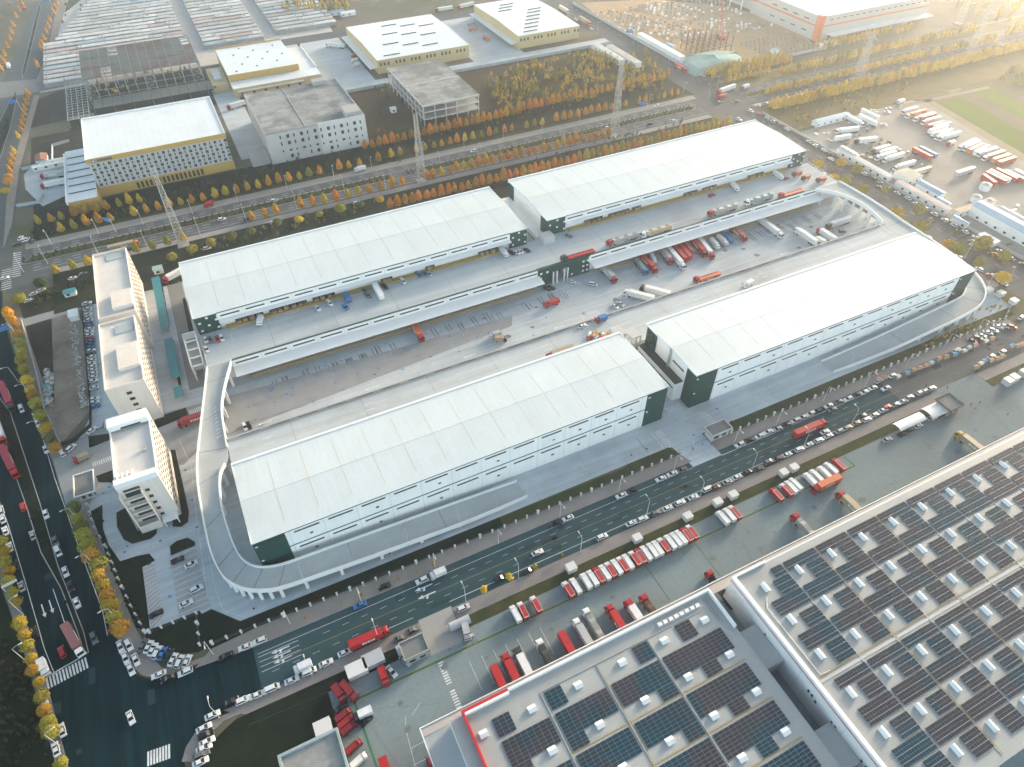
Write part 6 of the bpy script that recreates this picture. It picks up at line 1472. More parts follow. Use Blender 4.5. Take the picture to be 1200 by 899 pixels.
# top of the scene
for fr, re_, cab, body, kind, lb in (((47,206),(75,203),RED,SILV,'semi','red-cabbed silver lorry in the turning yard, upper of two'),((47,218),(76,212),RED,WHITE,'semi','red-cabbed white lorry in the turning yard, lower of two'),((266,126),(287,120),RED,WHITE,'semi','red-cabbed white lorry in the lane behind the square-windowed block'),((382,52),(404,54),WHITE,WHITE,'semi','white lorry in the yard of the yellow warehouses'),((411,66),(422,62),RED,RED,'rigid','red lorry backed to the larger yellow warehouse'),((412,71),(419,69),WHITE,WHITE,'rigid','white lorry beside the larger yellow warehouse, upper'),((414,76),(421,74),WHITE,WHITE,'rigid','white lorry beside the larger yellow warehouse, lower'),((574,46),(566,42),ORG,ORG,'rigid','orange lorry in the yard between yellow warehouses'),((549,34),(560,32),ORG,(.5,.2,.1),'rigid','orange-topped lorry between yellow warehouses'),((547,27),(557,25),SILV,SILV,'rigid','silver lorry between yellow warehouses'),
        ((510,12),(530,9),RED,WHITE,'semi','white lorry behind the larger yellow warehouse, left of two'),((535,9),(556,4),RED,WHITE,'semi','white lorry behind the larger yellow warehouse, right of two'),((666,14),(656,8),WHITE,WHITE,'semi','white lorry at the top of the cross road'),((692,29),(679,20),ORG,TAN,'semi','tan lorry on the cross road beside the yellow warehouse'),((804,83),(792,76),RED,RED,'semi','red lorry on the cross road by the netted heap'),((841,108),(861,101),RED,WHITE,'semi','red-cabbed white lorry at the hazy crossroads'),((840,113),(852,111),RED,(.5,.08,.06),'rigid','low red lorry at the hazy crossroads'),((867,103),(879,99),GREY,WHITE,'rigid','white box lorry beyond the hazy crossroads'),((28,6),(28,11),RED,RED,'rigid','red lorry at the top of the left avenue'),((8,83),(11,70),WHITE,WHITE,'rigid','white lorry on the left avenue at the side-road crossing')):
    lorry(kind, fr, re_, cab, body, lb, .06)
YG = 'lorries and trailers in the dusty lorry yard'
yd = [((1011,147),(991,135),'w','w','semi'),((1027,146),(1007,136),'w','w','trailer'),((1029,139.5),(1010,129.5),'w','w','trailer'),((979,154),(1006,151),'w','w','semi'),((978.5,163),(996.5,160),'w','w','trailer'),((1002,166),(1027,163),'k','w','semi'),((1022,178),(1041,172),'n','w','semi'),((1031,181),(1049,174),'w','w','semi'),((1027,186),(1048,179),'w','w','semi'),((1036,188),(1058,181),'w','w','semi'),((1049,198),(1070,190),'w','w','semi'),((1007,185),(985,173.5),'w','w','semi'),
      ((1058,132),(1074,127),'w','w','semi'),((1063,137),(1083,130),'w','o','semi'),((1072,141),(1094,133),'w','s','semi'),((1079,140),(1096,135),'r','r','trailer'),((1082,144.5),(1100,138),'w','w','semi'),((1086,150),(1106,143),'r','r','trailer'),((1115,145),(1094,150),'w','w','semi'),((1112,149),(1088,154.5),'w','w','semi'),((1114,152.5),(1092,158),'w','w','semi'),((1097,162),(1115,153.5),'w','w','semi'),((1101,164),(1124,155),'w','w','semi'),
      ((1124,174),(1143,165),'w','w','semi'),((1130,175),(1147,167),'w','w','semi'),((1133,179),(1153,169.5),'r','o','trailer'),((1141,180.5),(1158,172),'w','w','trailer'),((1147,182),(1166,174),'w','w','semi'),((1151,187),(1177,178),'w','t','semi'),((1161,189.5),(1185,182),'r','o','trailer'),((1166,193.5),(1192,185),'r','r','trailer'),((1091,186),(1070,175),'r','r','trailer'),((1096,184),(1078,173.5),'b','b','trailer'),((1068,206),(1088,197),'w','t','semi'),((1120,206),(1141,197),'s','s','trailer'),((1182,213),(1160,201),'w','w','trailer'),((1190,212),(1168,199.5),'r','r','trailer'),((1199,213),(1178,201),'r','r','trailer'),((1206,209),(1190,202),'w','w','trailer'),((1177,215),(1156,203),'r','r','trailer'),((1165,216),(1152,207),'r','r','trailer'),((1110,168),(1119,166),'r','w','rigid'),((1050,119),(1060,117),'s','w','rigid')]
for i, (fr, re_, cb, bd, kind) in enumerate(yd):
    c, b_ = KEY[cb], KEY[bd]
    lorry(kind, fr, re_, c, b_, f'{CN[b_]} {"trailer" if kind == "trailer" else "lorry with "+CN[c]+" cab"} in the dusty lorry yard, {ordn(i)} from its blue shed', .05, YG)
# market stalls where the road bends
SG = 'market stalls along the road bend'
stcol = {'p':(.5,.25,.2),'b':(.12,.33,.55),'w':(.62,.62,.6),'t':(.4,.28,.17),'l':(.35,.5,.6)}; scn = {'p':'pink','b':'blue','w':'white','t':'tan','l':'pale blue'}
cloth = M('stall_cloth', (.5,.5,.5), .8, var=.1, objcol=True)
st0 = thing('market_stall', None, 'market stall')
q = MB(); q.hexa([(-1.5,-1.2,2.0),(1.5,-1.2,2.0),(1.5,0,2.5),(-1.5,0,2.5)],[(-1.5,-1.2,2.06),(1.5,-1.2,2.06),(1.5,0,2.56),(-1.5,0,2.56)]); q.hexa([(-1.5,0,2.5),(1.5,0,2.5),(1.5,1.2,2.0),(-1.5,1.2,2.0)],[(-1.5,0,2.56),(1.5,0,2.56),(1.5,1.2,2.06),(-1.5,1.2,2.06)]); q.build('awning', cloth, st0, local=True)
q = MB(); q.box(-1.4,1.4,-.9,.4,.75,.85); q.box(-1.3,1.3,-.8,.3,.85,1.15,1); q.build('counter', [carton, dock_y], st0, local=True)
for a in (-1.4,1.4):
    for b_ in (-1.1,1.1): MB().box(a-.05,a+.05,b_-.05,b_+.05,0,2.05).build('post', steel_g, st0, local=True)
kids(st0)
stalls = [(1030,443,'p'),(1037,441,'t'),(1053,440,'w'),(1064,436,'b'),(1072,432,'t'),(1079,429.5,'p'),(1086,427,'t'),(1092,424,'l'),(1101.5,418.5,'p'),(1109.6,416.5,'t'),(1119.6,414,'b'),(1124,409,'w'),(1130.7,410,'w'),(1136.5,406,'l'),(1144,403,'p'),(1156,398.5,'w'),(1164,395.5,'t'),(1187,404,'b'),(1154.6,421.5,'b'),(1163,421,'t'),(1170,419,'t'),(1176,416.5,'t'),(1150,425,'w'),(1145,429,'t'),(1194,404,'t'),(1199,402,'p')]
for i, (px, py, c) in enumerate(stalls):
    x, y = G(px, py, 2.2); place(st0, 'stall', (x,y,.06), rnd.uniform(-.2,.2), f'{scn[c]} market stall awning at the road bend, {ordn(i)} from the white gatehouse side', SG, stcol[c], None, (.8,.8,.9))
# ================================================================== trees and shrubs
def leaf_mat(name, base, warm):
    m, nt, b = _nodes(name)
    b.inputs['Roughness'].default_value = .75; b.inputs['Specular IOR Level'].default_value = .2
    oi = nt.nodes.new('ShaderNodeObjectInfo'); n, _ = _noise(nt, .9, 3)
    c = _mix(nt, _ramp(nt, n, .35, .65, 0, .3), oi.outputs['Color'], tuple(warm))
    n2, _ = _noise(nt, 3.0, 2); c = _mul(nt, c, _ramp(nt, n2, .25, .75, .8, 1.35))
    nt.links.new(c, b.inputs['Base Color'])
    return m
leaf_m = leaf_mat('autumn_leaves', None, (.2,.2,.03)); bark_m = M('bark', (.09,.07,.05), .9, var=.25, scale=2)
leafg_m = leaf_mat('dull_leaves', None, (.07,.08,.02))
def crown_mb(n, hgt, rad, shape, seed, leaf):
    r = random.Random(seed); q = MB()
    lob = [(r.uniform(0,6.28), r.uniform(.15,.9), r.uniform(.75,1.2)) for _ in range(7)]
    for i in range(n):
        t = r.random()**(.85); a = r.uniform(0,6.283)
        if shape == 'cone': R = rad*(1-t)**.58*(.6+.4*min(1,t*5)) if t < 1 else 0; R = max(R,.12)
        elif shape == 'egg': R = rad*math.sin(math.pi*min(.98,max(.06,t*.86+.1)))**.7
        else: R = rad*math.sqrt(max(.02,1-(2*t-1)**2))
        g = 1.0
        for la, lt, ls in lob:
            d = abs((a-la+math.pi) % (2*math.pi)-math.pi)
            if d < .8 and abs(t-lt) < .22: g = ls
        rr = R*g*(.45+.6*math.sqrt(r.random())); z = t*hgt; x, y = rr*math.cos(a), rr*math.sin(a)
        s = leaf*r.uniform(.6,1.35); nrm = Vector((x+r.uniform(-1,1)*.5*rad, y+r.uniform(-1,1)*.5*rad, (t-.35)*hgt*.8+r.uniform(-.6,1.2))).normalized()
        u = nrm.cross(Vector((r.uniform(-1,1),r.uniform(-1,1),r.uniform(-1,1)))).normalized(); v = nrm.cross(u)
        c = Vector((x,y,z)); k = r.uniform(.5,.9)
        q.face([c+u*s, c+v*s*k+nrm*s*.2, c-u*s*.9, c-v*s*k-nrm*s*.15])
    return q
def make_tree(kind, seed):
    r = thing('tree', None, 'tree')
    if kind == 'poplar': h0, hc, rad, shape, n, lf, tr = 1.2, 6.6, 2.5, 'cone', 620, .46, .15
    elif kind == 'round': h0, hc, rad, shape, n, lf, tr = 1.9, 4.6, 2.8, 'ball', 620, .4, .17
    elif kind == 'broad': h0, hc, rad, shape, n, lf, tr = 2.6, 6.0, 4.6, 'ball', 900, .55, .25
    else: h0, hc, rad, shape, n, lf, tr = 1.3, 2.0, .95, 'egg', 130, .26, .07
    t = MB(); t.tube((0,0,0),(0,0,h0+hc*.35),tr,tr*.6,n=7); t.tube((0,0,h0+hc*.35),(.1,.05,h0+hc*.8),tr*.6,tr*.2,n=6)
    rr = random.Random(seed)
    for k in range(5):
        a = rr.uniform(0,6.28); z = h0+hc*rr.uniform(.05,.45); t.tube((0,0,z),(rad*.6*math.cos(a),rad*.6*math.sin(a),z+hc*.22),tr*.4,tr*.12,n=5,caps=False)
    t.build('trunk', bark_m, r, local=True)
    q = crown_mb(n, hc, rad, shape, seed, lf); q.v = [(x,y,z+h0) for x,y,z in q.v]
    q.build('crown', leaf_m, r, local=True); kids(r); return r
TP = {k: [make_tree(k, 11*j+s) for j in range(n)] for k, n, s in (('poplar',4,1),('round',3,50),('broad',3,90),('young',2,130))}
OR1, OR2, OR3, YE, YG, GR, DG_ = (.68,.21,.012),(.62,.27,.015),(.45,.2,.02),(.56,.36,.02),(.3,.25,.03),(.1,.11,.028),(.03,.05,.02)
def tint(c): k = rnd.uniform(.8,1.2); return tuple(max(0,v*k*rnd.uniform(.92,1.08)) for v in c)
YN, OR4 = (.36,.225,.02),(.4,.2,.02)
TREES = []
def tree(kind, x, y, s, col, label, grp=None): TREES.append((kind, x, y, s, col, label, grp))
def trow(kind, p0, p1, step, cols, smin, smax, name, where, anchor, grp, px=False, jit=.5, skip=.0):
    (x0,y0),(x1,y1) = (G(*p0),G(*p1)) if px else (p0,p1)
    n = max(1, int(math.hypot(x1-x0,y1-y0)/step)); i = 0
    for k in range(n+1):
        t = k/n
        if rnd.random() < skip: continue
        c = rnd.choice(cols) if not callable(cols) else cols(x0+(x1-x0)*t)
        cn = 'orange' if c in (OR1,OR2) else 'rust' if c == OR3 else 'yellow' if c == YE else 'yellow-green' if c == YG else 'green'
        tree(kind, x0+(x1-x0)*t+rnd.uniform(-jit,jit), y0+(y1-y0)*t+rnd.uniform(-jit,jit), rnd.uniform(smin,smax), c, f'{cn} {name} {where}, {ordn(i)} from {anchor}', grp); i += 1
rowA = lambda x: rnd.choice([OR1,OR1,OR2]) if 95 < x < 230 else rnd.choice([YE,YE,OR2,YG])
trow('poplar', (96,366), (352,366), 4.7, rowA, .85, 1.12, 'tree', 'in the dense row behind the far long roofs', 'the left', 'dense row behind the far roofs')
trow('poplar', (18,389.2), (112,389.2), 7.2, [OR2,YE,OR2,OR1], .85, 1.05, 'tree', 'between highway and service path, left half', 'the left', 'row by the service path', skip=.1)
trow('poplar', (128,389.2), (266,389.2), 5.2, [OR1,OR2,OR2,YE], .82, 1.12, 'tree', 'between highway and service path, right half', 'the left', 'row by the service path', skip=.12)
trow('poplar', (-88,381), (-22,384), 8, [YE,YG,OR3], .8, 1.0, 'tree', 'behind the offices by the highway', 'the left', 'trees behind the offices', skip=.1)
trow('poplar', (-96,440), (-40,440.5), 6, [YG,OR3,YE], .8, 1.0, 'tree', 'in front of the low annex', 'the left', 'trees before the annex')
trow('poplar', (-84,425.5), (108,425.5), 6.6, [YG,YE,OR2,OR3], .8, 1.05, 'tree', 'along the far highway pavement, left part', 'the left', 'far highway pavement trees', skip=.12)
trow('poplar', (118,427), (352,427), 6.0, [OR1,OR2,YE,YG], .72, .95, 'tree', 'along the far highway pavement, right part', 'the turning', 'far highway pavement trees', skip=.08)
trow('poplar', (106,446.5), (225,451), 4.6, [OR1,OR2,OR3], .9, 1.15, 'tree', 'in the back row before the unfinished buildings', 'the left', 'back row of avenue trees')
trow('poplar', (226,453), (366,459), 5.0, [OR1,OR1,OR2,OR3], .88, 1.1, 'tree', 'in the back row before the scrub plot', 'the left', 'back row of avenue trees')
trow('broad', (30,374), (92,374), 11, [YE,YG,GR], .5, .75, 'bushy tree', 'in the shrubs behind the upper left roof', 'the left', 'bushy trees behind the roof')
trow('round', (-30,366), (14,372), 9, [YG,GR,YE], .8, 1.1, 'bushy tree', 'on the verge near the first pylon', 'the left', 'bushy trees by the pylon')
def tpx(kind, pts, col, name, where, anchor, grp, s=(.9,1.1), zc=4.0):
    for i, p in enumerate(pts):
        x, y = G(p[0], p[1], zc); c = p[2] if len(p) > 2 else rnd.choice(col)
        cn = 'orange' if c in (OR1,OR2,OR4) else 'rust' if c == OR3 else 'golden' if c in (YE,YN) else 'yellow-green' if c == YG else 'green'
        tree(kind, x, y, rnd.uniform(*s), c, f'{cn} {name} {where}, {ordn(i)} from {anchor}', grp)
tpx('round', [(0,634),(2.5,644),(4,657),(7.5,667),(8,679),(12.5,692),(17,704),(22,729),(26,742),(31,756),(34,770),(36,784),(43,797),(47,815),(50,831),(54,846),(59,857),(69,893)], [YN,OR4,YN,YG], 'tree', 'along the outer pavement of the left road', 'the top', 'outer pavement trees', (.62,.85))
tpx('round', [(86,595,GR),(89.5,606,YG),(95,618,GR),(98,627.5,YG),(101,638,YG),(107,651,OR3),(115,661,YG),(114.5,673,YN),(120,685,YN),(124,697,OR4),(129,709,YN),(133,723,YG),(141,736,OR3)], [YE], 'tree', 'beside the left road below the office entrance', 'that entrance', 'park-side pavement trees', (.8,1.05))
tpx('round', [(6,362,OR2),(9,367,OR2),(12.5,373,OR2),(16,380,OR2),(20,390,OR3),(23,402,YG),(25,412,YG),(25,421,YG),(28,433,YG),(31,445,YE),(34,455,YE),(37,462,OR3),(41,472,YG),(43,479,GR),(47.5,487.5,YG),(57,513,GR),(63,523,OR3)], [YE], 'tree', 'beside the left road above the office entrance', 'the crossroads', 'park-side pavement trees above', (.75,1.0))
tpx('broad', [(22,350,YG),(47.5,331,DG_),(52.5,500,YE)], [YG], 'large tree', 'standing by the left road or its shrubs', 'the kiosk', None, (.62,.8))
tpx('broad', [(1051,251),(1077,246),(1079,267),(1113,287),(1147,307),(1175,327),(1155,283),(1176,301),(1038,220),(1010,223),(1060,262),(1122,293),(960,192),(1004,198),(986,190),(977,210),(989,214),(1147,290)], [YG,YE,YG], 'street tree', 'along the cross street beside the lots', 'the list start', 'cross street trees', (.62,1.0))
tpx('round', [(25,3),(22,10),(18,17),(15,28),(13,36),(11,44),(8,52),(5,62),(3,70),(1,79),(66,2),(64,7),(62,13),(58,22),(56,29),(54,36),(51,43),(49,50),(48,56),(43,75)], [OR1,OR2], 'tree', 'lining the upper left avenue', 'the top', 'upper left avenue trees', (.95,1.15))
tpx('round', [(32,107),(31,112),(30,118),(28,125),(27,131),(26,137),(25,143),(23,149),(20,157),(15,175),(13,182),(12,190),(10,197),(9,205),(8,212),(5,222)], [OR2,OR3,YE], 'tree', 'on the dusty path beside the left avenue', 'the side road', 'dusty path trees', (.8,1.0))
tpx('young', [(567.5,692,YE),(597,677.5,YE),(627,665,YG),(657.5,652,GR),(725,621,YG),(738,614,YE),(752,605,YE),(855,565,YE),(880,551,YE),(912,540,YG),(925,534,YG)], [YE], 'sapling', 'on the near pavement of the wide road', 'the yard entrance', 'near pavement saplings', (1.0,1.5), 2.0)
tpx('young', [(980,520,YG),(995,503,YE),(1015,490,YE),(1053,470,YG),(1063,467,YE),(1080,458,YE)], [YE], 'sapling', 'among the near kerb cars far along the wide road', 'the tunnel sheds', 'saplings among the kerb cars', (1.0,1.5), 2.0)
for k in range(28): 
    x = -30+k*6.7+rnd.uniform(-.6,.6)
    if rnd.random() < .75 and not (138 < x < 158): tree('young', x, 127.2, rnd.uniform(.45,.7), rnd.choice([OR3,YG,OR3]), f'thin reddish sapling in the paved strip before the fence, {ordn(k)} from the left junction', 'fence strip saplings')
for k in range(24):
    x = 172+k*7+rnd.uniform(-.6,.6); tree('young', x, 127.6, rnd.uniform(.5,.95) if x < 260 else rnd.uniform(.8,1.2), rnd.choice([OR3,YE,YG]), f'thin sapling in the paved strip beyond the park gate, {ordn(k)} from that gate', 'fence strip saplings beyond the gate')
TREES.sort(key=lambda t: depth(t[1],t[2])/(1.0 if t[0] != 'young' else .45))
for i, (kind, x, y, s, col, label, grp) in enumerate(TREES[:300]):
    j = rnd.randrange(len(TP[kind])); sz = (s*rnd.uniform(.92,1.08), s*rnd.uniform(.92,1.08), s*rnd.uniform(.88,1.12))
    place(TP[kind][j], f'{kind}{j}', (x,y,.05), rnd.uniform(0,6.28), label, grp, tint(col), None, sz)
print('TREES', len(TREES))
# the trees past three hundred, and the far belts, groves and woods: masses that read as one
def mass(name, label, cat, items, mat, per, leaf=.5, seed=5):
    """items: (x, y, height, radius, colour index)"""
    r = random.Random(seed); q = MB()
    for x, y, h, rad, ci in items:
        q.tube((x,y,0),(x,y,h*.5),.15,.08,n=4,m=len(mat),caps=False)
        for k in range(per):
            t = r.random()**.85; a = r.uniform(0,6.283); R = rad*(1-t)**.6*(.6+.4*min(1,t*5)); rr = R*math.sqrt(r.random())*r.uniform(.8,1.15)
            c = Vector((x+rr*math.cos(a), y+rr*math.sin(a), h*.15+t*h*.85)); nrm = Vector((math.cos(a)+r.uniform(-.6,.6),math.sin(a)+r.uniform(-.6,.6),.4+r.random()*.8)).normalized()
            u = nrm.cross(Vector((r.uniform(-1,1),r.uniform(-1,1),r.uniform(-1,1)))).normalized(); v = nrm.cross(u); s = leaf*r.uniform(.7,1.4)*(.7+.12*h*.5)
            q.face([c+u*s,c+v*s*.7,c-u*s*.9,c-v*s*.7], ci)
    return tag(q.build(name, list(mat)+[bark_m]), label, cat, kind='stuff')
fol = lambda n, c: M(n, c, .85, var=.35, scale=.15, fine=1.0, spec=.15)
belt = (fol('belt_yellow',(.6,.38,.03)), fol('belt_orange',(.58,.27,.02)), fol('belt_olive',(.27,.22,.045)), fol('belt_green',(.08,.095,.03)), fol('belt_dark',(.028,.04,.02)))
it = [(x,y,7*s,2*s,{OR1:1,OR2:1,OR3:1,YE:0,YG:2}.get(c,3)) for k,x,y,s,c,l,g_ in TREES[300:] if k != 'young']
for y0, x0, x1, st, hh in ((372,402,700,4.2,8.5),(377,402,700,4.6,8),(398.5,416,680,4.6,7),(424,452,690,4.8,7.5),(430,400,450,5,7),(441,398,480,5,8),(449,398,480,5,8),(456,520,640,5,7),(452,520,640,6,6),(404,702,760,6,8),(375,702,900,6,9)):
    x = x0
    while x < x1: it.append((x+rnd.uniform(-.8,.8), y0+rnd.uniform(-.8,.8), hh*rnd.uniform(.8,1.1), hh*.36, 0 if rnd.random() < .82 else rnd.choice([1,2,2]))); x += st
mass('tree_belt', 'far belts of yellow autumn trees lining the hazy highway', 'tree belt', it, belt, 150, .62)
it = []
def scatter(poly_px, n, h, hr, cis, avoid=None):
    P = GP(poly_px); xs = [p[0] for p in P]; ys = [p[1] for p in P]; c = 0
    while c < n:
        x, y = rnd.uniform(min(xs),max(xs)), rnd.uniform(min(ys),max(ys)); ins = False
        for i in range(len(P)):
            (a,b),(e,f_) = P[i], P[(i+1) % len(P)]
            if (b > y) != (f_ > y) and x < (e-a)*(y-b)/(f_-b)+a: ins = not ins
        if not ins: continue
        if math.sin(x*.11)*math.cos(y*.09)+rnd.uniform(-.8,.8) < -.3: c += 1; continue
        hh = h*rnd.uniform(.6,1.3); it.append((x,y,hh,hh*hr*rnd.uniform(.8,1.2),rnd.choice(cis))); c += 1
scatter([(572,88),(690,62),(780,100),(700,118),(590,128),(566,120)], 950, 4.6, .5, [0,2,2,2,3,0])
scatter([(432,100),(452,96),(480,158),(440,176)], 40, 3, .5, [2,3,3])
scatter([(690,70),(760,60),(790,104),(770,112)], 170, 4.4, .45, [0,2,2])
mass('young_wood', 'patchy young wood on the scrub plot beyond the orange avenue', 'wood', it, belt, 46, .5, 9)
it = []
scatter([(318,-14),(420,-18),(408,16),(335,20)], 150, 10, .25, [0,0,2,2]); scatter([(1070,-60),(1250,-60),(1250,22),(1180,34),(1120,18)], 170, 9, .3, [0,0,2]); scatter([(-60,-30),(18,-10),(6,40),(-60,80)], 90, 5, .5, [2,3,2]); scatter([(440,-20),(640,-25),(560,-4),(470,5)], 60, 4, .4, [2,0]); scatter([(1165,84),(1215,75),(1225,100),(1180,104)], 40, 4, .5, [2,2])
scatter([(100,95),(232,78),(240,100),(112,122)], 60, 3, .5, [0,2,3,3]); scatter([(82,-6),(135,-26),(100,14),(68,32)], 40, 2, .6, [2,3])
mass('far_wood', 'far yellowing woods along the top edge', 'wood', it, belt, 60, .7, 10)
it = []
for a, b in ((-104,110),(120,350)):
    x = a
    while x < b:
        for yy in (401.4,405.2): it.append((x+rnd.uniform(-.6,.6), yy+rnd.uniform(-.5,.5), 1.6, .95, 4 if rnd.random() < .8 else 3))
        x += 3.9
x = 402
while x < 640:
    for yy in (401.5,405): it.append((x+rnd.uniform(-1,1), yy, 1.7, 1.0, 2))
    x += 4
scatter([(30,275),(70,262),(300,210),(320,214),(120,262),(36,286)], 260, 1.7, .6, [4,4,3]); scatter([(220,225),(420,185),(455,172),(480,172),(470,190),(240,238)], 200, 1.8, .6, [4,4,3])
scatter([(180,318),(205,296),(420,236),(450,236),(420,252),(215,305)], 230, 2.4, .55, [4,4,3,2]); scatter([(28,356),(52,338),(112,322),(110,334),(60,350),(40,366)], 90, 1.5, .6, [4,3])
scatter([(480,155),(560,130),(600,128),(720,102),(720,112),(500,168)], 240, 2.2, .5, [3,4,4,2]); scatter([(0,470),(12,485),(46,592),(66,660),(90,738),(48,640),(32,590)], 60, 1.0, .6, [4]); scatter([(-20,720),(20,760),(44,830),(60,899),(0,899)], 130, 1.6, .7, [4,4]); scatter([(880,150),(950,120),(1130,75),(1060,110),(930,160)], 220, 2.2, .6, [2,2,0,3])
scatter([(100,262),(330,208),(430,186),(430,172),(300,196),(110,246)], 260, 1.9, .6, [4,4,3]); scatter([(480,168),(760,112),(760,100),(560,140),(470,156)], 240, 2.0, .6, [4,3,4]); scatter([(450,262),(600,206),(800,146),(800,140),(560,206),(440,250)], 200, 1.8, .6, [4,4,3]); scatter([(940,190),(1010,225),(1016,220),(950,180)], 60, 1.8, .6, [2,0]); scatter([(1085,258),(1180,312),(1184,306),(1092,252)], 60, 1.6, .6, [2,0]); scatter([(20,105),(8,160),(-6,190),(8,140)], 60, 1.3, .6, [4]); scatter([(44,20),(40,40),(30,80),(36,50)], 40, 1.3, .6, [4])
scatter([(100,590),(120,594),(124,655),(150,690),(172,735),(160,735),(130,668)], 60, .9, .7, [4]); scatter([(1070,410),(1150,360),(1185,350),(1165,372),(1090,405)], 90, 1.4, .7, [2,0]); scatter([(115,330),(160,318),(160,322),(116,340)], 10, 1.2, .6, [4])
mass('shrubs', 'dark clipped shrubs and undergrowth on verges and medians', 'shrubs', it, belt, 34, .34, 12)
# ================================================================== lamps, fence, signs
lamp_m = M('lamp_pole_white', (.6,.61,.6), .5, metal=.1, var=.05)
def make_lamp(double):
    r = thing('street_lamp', None, 'street lamp'); h = 9.5
    MB().tube((0,0,0),(0,0,h),.13,.08,n=8).build('pole', lamp_m, r, local=True); MB().box(-.25,.25,-.25,.25,0,.35).build('base', raw_c, r, local=True)
    for s in ((1,-1) if double else (1,)):
        q = MB(); q.tube((0,0,h-.1),(s*1.0,0,h+.5),.06,n=6); q.tube((s*1.0,0,h+.5),(s*2.0,0,h+.6),.06,n=6); q.build('arm', lamp_m, r, local=True)
        MB().taper(min(s*1.9,s*3.0),max(s*1.9,s*3.0),-.2,.2,h+.5,min(s*1.9,s*2.8),max(s*1.9,s*2.8),-.14,.14,h+.7).build('lamp_head', lamp_m, r, local=True)
    kids(r); return r
LP = {False: make_lamp(False), True: make_lamp(True)}
def lamps(pts, rz, where, anchor, grp, dbl=False, sc=1.0, z=.1):
    for i, p in enumerate(pts):
        x, y = G(p[0], p[1], z); place(LP[dbl], f'lamp{dbl}', (x,y,z), rz, f'tall white lamp {where}, {ordn(i)} from {anchor}', grp, (.6,.6,.6), None, (sc,sc,sc))
lamps([(250,767),(340,731),(423,704),(510,665),(584,637),(656,607),(725,577),(789.5,551),(859.5,521),(909,499),(964,471),(1013,453),(1060,432),(1105.5,409),(1142,392)], -N, 'on the park-side pavement of the wide road', 'the left junction', 'lamps on the park side of the wide road')
lamps([(257,841),(366,792),(444,750),(546,706),(607.5,679),(680,647.5),(757.5,604),(820,582.5),(881,550),(941,524),(997.5,497.5)], N, 'on the near pavement of the wide road', 'the left junction', 'lamps on the near side of the wide road')
lamps([(22,397),(22,448),(39,468),(54,511),(94,613),(113,666),(140,729)], PI+.22, 'among trees beside the left road', 'the crossroads', 'lamps on the left road')
lamps([(27,720),(32,776),(70,874)], .22, 'on the outer pavement of the left road', 'the top', 'outer lamps on the left road')
lamps([(61,287),(116,274),(168,263),(226,251),(279,237),(337,222),(392,210),(436,200),(496,182),(544,174),(590,165),(635,154),(679,144),(760,126),(800,112)], -N, 'on the far pavement of the highway', 'the left', 'far highway lamps', sc=1.05)
lamps([(28,319),(56,309),(116,299),(174,292),(235,276),(289,260),(348,245),(404,225),(452,222),(516,197),(564,187),(657,172),(744,149),(800,140),(830,116)], N, 'on the near side of the highway', 'the left', 'near highway lamps', sc=1.05)
lamps([(840,104),(893,98),(908,104),(955,85),(973,75),(1010,84),(1045,70),(1070,60),(1096,48),(1130,40)], 0, 'along the hazy highway beyond the crossroads', 'the crossroads', 'hazy highway lamps', True)
lamps([(783,76),(740,44),(700,40),(665,30),(742,98)], 0, 'beside the cross road near the sand site', 'the junction', 'lamps by the sand site')
lamps([(1085,272),(1130,303),(1155,338),(1180,330)], PI, 'on the park side of the cross street', 'the ramp', 'cross street lamps')
def lamp_at(x, y, z, rz, where, i, anchor, grp): place(LP[False], 'lampFalse', (x,y,z), rz, f'small white lamp {where}, {ordn(i)} from {anchor}', grp, (.6,.6,.6), None, (.7,.7,.62))
for i, k in enumerate((62,66,70,74,77,80)): 
    if k < len(lp): lamp_at(lp[k][0], lp[k][1]+.5, lp[k][4], N, 'on the parapet of the left ramp', i, 'the curve', 'left ramp lamps')
for i, k in enumerate((54,60,66,70,74,78)): 
    if k < len(rp): lamp_at(rp[k][0], rp[k][1]+.5, rp[k][4], N, 'on the parapet of the right ramp', i, 'the curve', 'right ramp lamps')
for i, x in enumerate((-12,18,48,78,98,118,138,185,205)): lamp_at(x, 136.3, .1, N, 'on the yard edge behind the fence verge', i, 'the left corner', 'yard edge lamps')
# pavement fence with pillars
pil_m = M('fence_pillar', (.62,.61,.58), .8, var=.06); rail_m = M('fence_rail', (.1,.1,.1), .6, var=.1)
def fence(label, pts, step, zr=1.7):
    root = thing('fence', label, 'fence', (*pts[0],0)); rails = MB(); cnt = 0
    for (x0,y0),(x1,y1) in zip(pts, pts[1:]):
        L = math.hypot(x1-x0,y1-y0); n = max(1, int(L/step)); ang = math.atan2(y1-y0,x1-x0)
        for k in range(n+(1 if (x1,y1) == pts[-1] else 0)):
            x, y = x0+(x1-x0)*k/n, y0+(y1-y0)*k/n; big = cnt % 5 == 0
            q = MB(); q.obox(x,y,0,2.1 if big else 1.9,.75 if big else .55,.75 if big else .55,ang); q.obox(x,y,2.1 if big else 1.9,2.3 if big else 2.05,.95 if big else .7,.95 if big else .7,ang)
            if cnt < 98: q.build('pillar', pil_m, root)
            cnt += 1
        for zz in (.35,1.0,zr): rails.beam((x0,y0,zz),(x1,y1,zz),.06)
        m_ = int(L/.6)
        for k in range(m_): 
            x, y = x0+(x1-x0)*k/m_, y0+(y1-y0)*k/m_; rails.box(x-.02,x+.02,y-.02,y+.02,.1,zr)
    rails.build('railing', rail_m, root); return root
fence('pillared railing fence along the wide road, left of the park gate', [(-45.5,132.2),(10,130.7),(60,130.3),(140,130.3)], 4.6)
